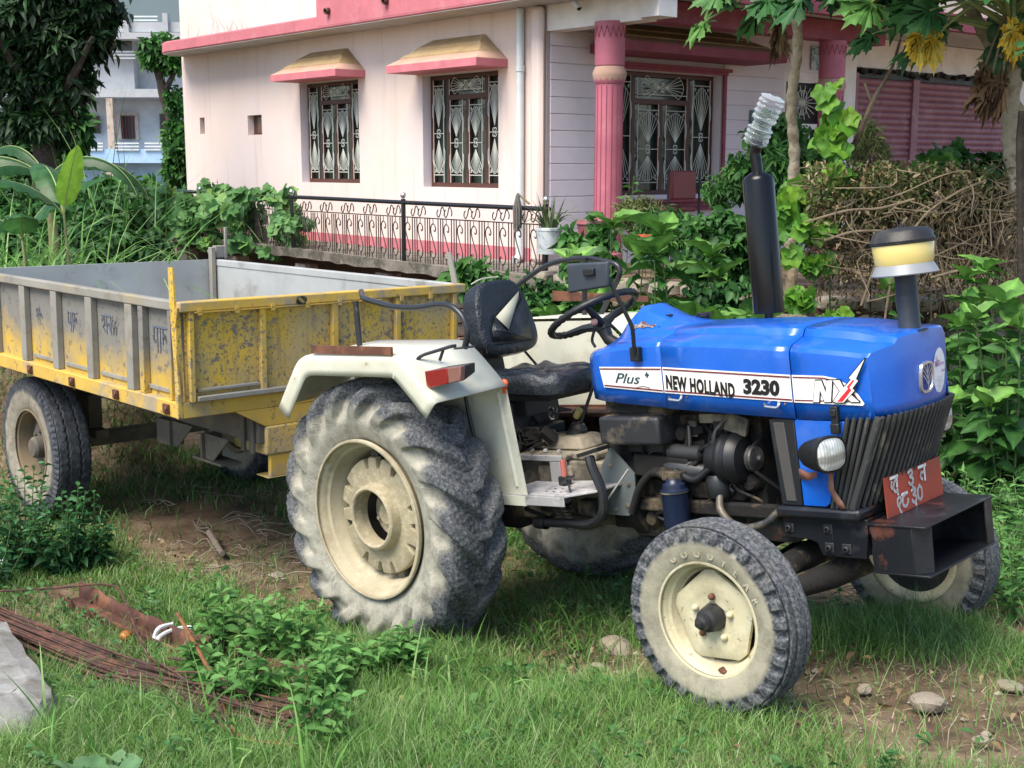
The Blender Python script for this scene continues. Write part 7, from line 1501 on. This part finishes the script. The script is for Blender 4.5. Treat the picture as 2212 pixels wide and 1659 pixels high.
# ============================================================ foreground odds and ends
def gw(px,py,dz=0.,it=12):
    """ground point seen at a picture position"""
    z=.2
    for _ in range(it): p=at(px,py,z=z); z=.5*z+.5*(float(ground_z(p[0],p[1]))+dz)
    return at(px,py,z=z)
m_conc2=M('pale_concrete',(.22,.215,.20),[((.15,.14,.12),6,.5,.62,.9),((.52,.52,.5),3,.5,.7,.6)],rough=.95,bump=(24,.7,.015))
# concrete block, bottom left
mb=MB(); A=[gw(-160,1370,.02),gw(20,1395,.02),gw(130,1535,.02),gw(60,1590,.02),gw(-160,1600,.02)]
n=len(A); c=sum(A)/n; V=[]; rows=[]
for z,q in((-.25,1.08),(.0,1.06),(.06,1.0),(.10,.93),(.115,.6)):
    R_=[]
    for i in range(n):
        for k in range(6):
            p=A[i]*(1-k/6)+A[(i+1)%n]*k/6; p=c+(p-c)*q*(1+.03*math.sin(k*3+i*2)+random.uniform(-.02,.02)); R_.append((p[0],p[1],c[2]+(p[2]-c[2])*.4+z+.006*math.sin(k*2.1+i)))
    rows.append(R_)
mb.grid(rows,closed_v=True); mb.add(rows[-1],[tuple(range(len(rows[-1])))],True); tag(mb.build('concrete_block',m_conc2,None),'broken grey concrete block at the lower left edge','concrete block')
# bundle of reinforcing rods: every rod its own thing
m_rod=M('rusty_rod',(.055,.026,.02),[((.13,.055,.035),14,.45,.6,.9),((.04,.025,.02),6,.55,.7,.8)],rough=.85,bump=(70,.4,.003))
m_rodor=M('orange_rust_rod',(.22,.095,.032),[((.12,.055,.025),16,.5,.6,.9)],rough=.9,bump=(90,.8,.004))
L0=gw(-70,1325); L1=gw(690,1592); dr=L1-L0; dr/=np.linalg.norm(dr); sdv=unit(np.cross(dr,(0,0,1)))
nr=34
for k in range(nr):
    o_=(k%17-8)*.0125+random.gauss(0,.009); hgt=.03+.018*(k//17)+random.uniform(0,.012); s0=random.uniform(-.15,.0); s1=random.uniform(-.35,.04)
    A=L0+dr*s0+sdv*(o_*.9+random.gauss(0,.012)); B=L1+dr*s1+sdv*(o_*1.2+random.gauss(0,.03)); P=[]
    for t in np.linspace(0,1,8): p=A+(B-A)*t; p[2]=float(ground_z(p[0],p[1]))+hgt+.006*math.sin(t*7+k); p=p+sdv*.012*math.sin(t*5+k); P.append(p)
    mb=MB(); mb.tube(catmull(P,3),.0062,5); o=mb.build('steel_rod',m_rod,None); tag(o,'thin rusty rod lying lengthwise in the rod bundle in the grass','rod','rods in the bundle')
for k in range(9):
    A=gw(random.uniform(120,420),random.uniform(1380,1470),.09); B=gw(random.uniform(480,760),random.uniform(1500,1610),.05); mb=MB(); mb.tube(catmull([A,(A+B)/2+V3(0,0,random.uniform(-.01,.04)),B],6),.0055,5); tag(mb.build('steel_rod',m_rod,None),'loose rusty rod crossing over the rod bundle at a slant','rod','loose rods over the bundle')
def lone(name,label,cat,P,r,mat,grp=None,ribs=0):
    P=catmull(P,9); mb=MB()
    if ribs: 
        Q=[];L=0
        mb.tube(P,[r*(1+.12*(i%2)) for i in range(len(P))],7)
    else: mb.tube(P,r,7)
    return tag(mb.build(name,mat,None),label,cat,grp)
lone('bent_rod','bent orange rod curling over the right end of the bundle','rod',[gw(383,1325,.25),gw(415,1380,.20),gw(455,1450,.12),gw(487,1478,.06),gw(480,1510,.05),gw(488,1545,.05),gw(510,1582,.05),gw(560,1603,.05),gw(620,1608,.05),gw(655,1625,.03),gw(668,1655,.0)],.0085,m_rodor,ribs=1)
lone('bent_rod','long thin rod arching from the left edge over the channel','rod',[gw(-20,1278,.06),gw(120,1270,.10),gw(215,1262,.14),gw(255,1272,.15),gw(275,1310,.13),gw(298,1370,.09),gw(330,1440,.04),gw(350,1475,.0)],.0065,m_rod)
lone('bent_rod','straight rod poking out to the right of the channel','rod',[gw(455,1478,.06),gw(540,1458,.08),gw(640,1430,.10),gw(745,1396,.12)],.006,m_rod)
# rusty channel
m_chan=M('rust_channel',(.085,.032,.022),[((.20,.085,.045),5,.50,.62,.9),((.06,.03,.022),8,.5,.64,.8),((.5,.05,.07),2.6,.66,.70,.85)],rough=.85,bump=(30,.4,.006))
c0=gw(152,1300); c1=gw(640,1500); d=unit(c1-c0); s=unit(np.cross(d,(0,0,1))); Lc=np.linalg.norm(c1-c0); mb=MB(); rows=[]
for t in np.linspace(0,1,30):
    p=c0+(c1-c0)*t; p[2]=float(ground_z(p[0],p[1]))+.015; w_=.055+.006*math.sin(t*9); h1=.085+.008*math.sin(t*13+1)+random.uniform(-.008,.008); h2=.055+.006*math.sin(t*17)
    z=V3(0,0,1); rows.append([p-s*(w_+.01)+z*h1,p-s*w_+z*h1*.5,p-s*w_,p+s*w_,p+s*w_+z*h2*.5,p+s*(w_+.012)+z*h2])
mb.grid(rows); tag(mb.build('steel_channel',m_chan,None,solid=.006),'rusted U shaped steel channel lying in the grass above the rods','steel channel')
# conduit, fruit, scraps
m_cond=M('white_conduit',(.66,.68,.66),rough=.4)
lone('conduit','white ribbed conduit looped over the rusty channel','conduit',[gw(338,1392,.03),gw(334,1375,.06),gw(345,1356,.10),gw(372,1348,.10)],.0105,m_cond,'white conduits',1)
lone('conduit','lower loop of white ribbed conduit beside the channel','conduit',[gw(398,1410,.02),gw(350,1394,.03),gw(342,1380,.06),gw(362,1365,.08),gw(395,1356,.08),gw(415,1356,.08)],.0105,m_cond,'white conduits',1)
mb=MB(); p=gw(271,1374,.04); mb.sphere(p,(.03,.03,.028),14,9); tag(mb.build('fruit',M('wilted_fruit',(.45,.16,.03),[((.3,.03,.02),8,.5,.6,.9)],rough=.4),None),'small orange red fruit on the rods','fruit')
mb=MB(); p=gw(5,1215,.05)
for k in range(3): mb.sphere(p+V3(random.gauss(0,.03),0,random.gauss(0,.02)),(.05+.02*random.random(),.05,.06),9,6)
o=mb.build('plastic_bag',M('white_bag',(.7,.74,.8),rough=.3),None); V=o.data; [setattr(v,'co',v.co+Vector(RNG.normal(0,.006,3))) for v in V.vertices]; tag(o,'crumpled white plastic bag at the left edge','bag')
m_rock=M('lane_stone',(.30,.255,.195),[((.42,.38,.31),5,.45,.65,.8),((.25,.2,.14),8,.5,.68,.8)],rough=.95,bump=(20,.7,.015))
def rock(px,py,r,lab,grp='stones in the lane',mat=None):
    p=gw(px,py); mb=MB(); mb.sphere((0,0,0),(1,1,1),14,10); V=np.array(mb.v); f=RNG.normal(0,1,(6,3)); k=1+.30*np.sin(V@f.T*2.2).mean(1)+.05*np.sin(V@f.T*6.1).mean(1); V=V@Rx(1.2)@Rz(.7); V=V*k[:,None]; V=np.sign(V)*np.abs(V)**.9*np.array([r,r*.75,r*.42]); mb.v=[tuple(q) for q in V]
    o=mb.build('stone',mat or m_rock,None); o.location=p+V3(0,0,r*.12); o.rotation_euler=(random.uniform(-.2,.2),random.uniform(-.2,.2),random.uniform(0,3)); o.data.set_sharp_from_angle(angle=rad(24)); tag(o,lab,'stone',grp); return o
rock(2006,1522,.075,'largest pale stone in the dirt track'); rock(1332,1398,.085,'flat pale stone left of the front wheel'); rock(1868,1490,.035,'small stone in the track right of the front wheel'); rock(1700,1505,.03,'pebble beside the front tyre'); rock(2180,1485,.05,'stone at the right edge of the track'); rock(1290,1440,.03,'small stone below the flat pale stone'); rock(2120,1600,.03,'small stone at the lower right'); rock(1180,1205,.06,'reddish stone under the tractor')
rock(1075,1345,.03,'pebble behind the rear tyre')
x,y=scatter(2600,-3.5,4.2,3.1,8,False,keep=lambda a,b:RNG.random(len(a))<track_mask(a,b)); n=len(x)
tmv=[];
oct_=np.array([(1,0,0),(-1,0,0),(0,1,0),(0,-1,0),(0,0,.6),(0,0,-.6)],float); of=[(0,2,4),(2,1,4),(1,3,4),(3,0,4),(2,0,5),(1,2,5),(3,1,5),(0,3,5)]
sz=RNG.exponential(.007,n)+.004; rr=RNG.uniform(.7,1.3,(n,6,3)); V=np.stack([x,y,ground_z(x,y)-.02],1)[:,None,:]+oct_[None]*rr*sz[:,None,None]
Lp=(np.array(of).ravel()[None]+(np.arange(n)*6)[:,None]).ravel(); g=rawmesh('gravel',V.reshape(-1,3),Lp,np.arange(n*8)*3,np.full(n*8,3),m_rock,None,smooth=False); tag(g,kind='stuff')
# dead roots and sticks under the trailer
def sticks(name,label,x0,x1,y0,y1,n,r,mat,seg=(.1,.22)):
    o=thing(name,label,'twigs',tuple(gw((x0+x1)/2,(y0+y1)/2))); o0=np.array(o.location); mb=MB()
    for k in range(n):
        p=gw(random.uniform(x0,x1),random.uniform(y0,y1),.01); a=random.gauss(-.5,.7); P=[p]
        for j in range(4):
            a+=random.gauss(0,.22); q=P[-1]+V3(math.cos(a),math.sin(a),0)*random.uniform(*seg)*.45; q[2]=float(ground_z(q[0],q[1]))+random.uniform(.0,.05); P.append(q)
        mb.tube([q-o0 for q in catmull(P,3)],r*random.uniform(.5,1.2),4,caps=False)
    mb.build('dry_roots',mat,o)
m_root=M('pale_root',(.25,.20,.155),[((.2,.16,.12),6,.5,.6,.8)],rough=.95)
sticks('root_heap','pale dead roots heaped on the soil behind the rear wheel',370,640,1120,1270,34,.0045,m_root); sticks('root_heap','dead roots scattered under the trailer drawbar',300,640,1040,1180,26,.004,m_root); sticks('root_heap','dry roots beyond the front wheel under the bumper',1700,1850,1180,1290,50,.004,m_root)
mb=MB(); a=gw(452,1150,.03);b=gw(480,1196,.03); mb.tube([a,b],[.022,.018],8); tag(mb.build('stick',m_root,None),'short pale stick lying on the dark soil','stick')

for (px,py,r,lab) in ((150,1530,.06,'rough grey lump at the corner of the concrete block'),(110,1500,.05,'small grey lump against the concrete block'),(250,1470,.06,'dark stone between the concrete block and the rods')): rock(px,py,r,lab,'lumps by the concrete block',m_conc2)
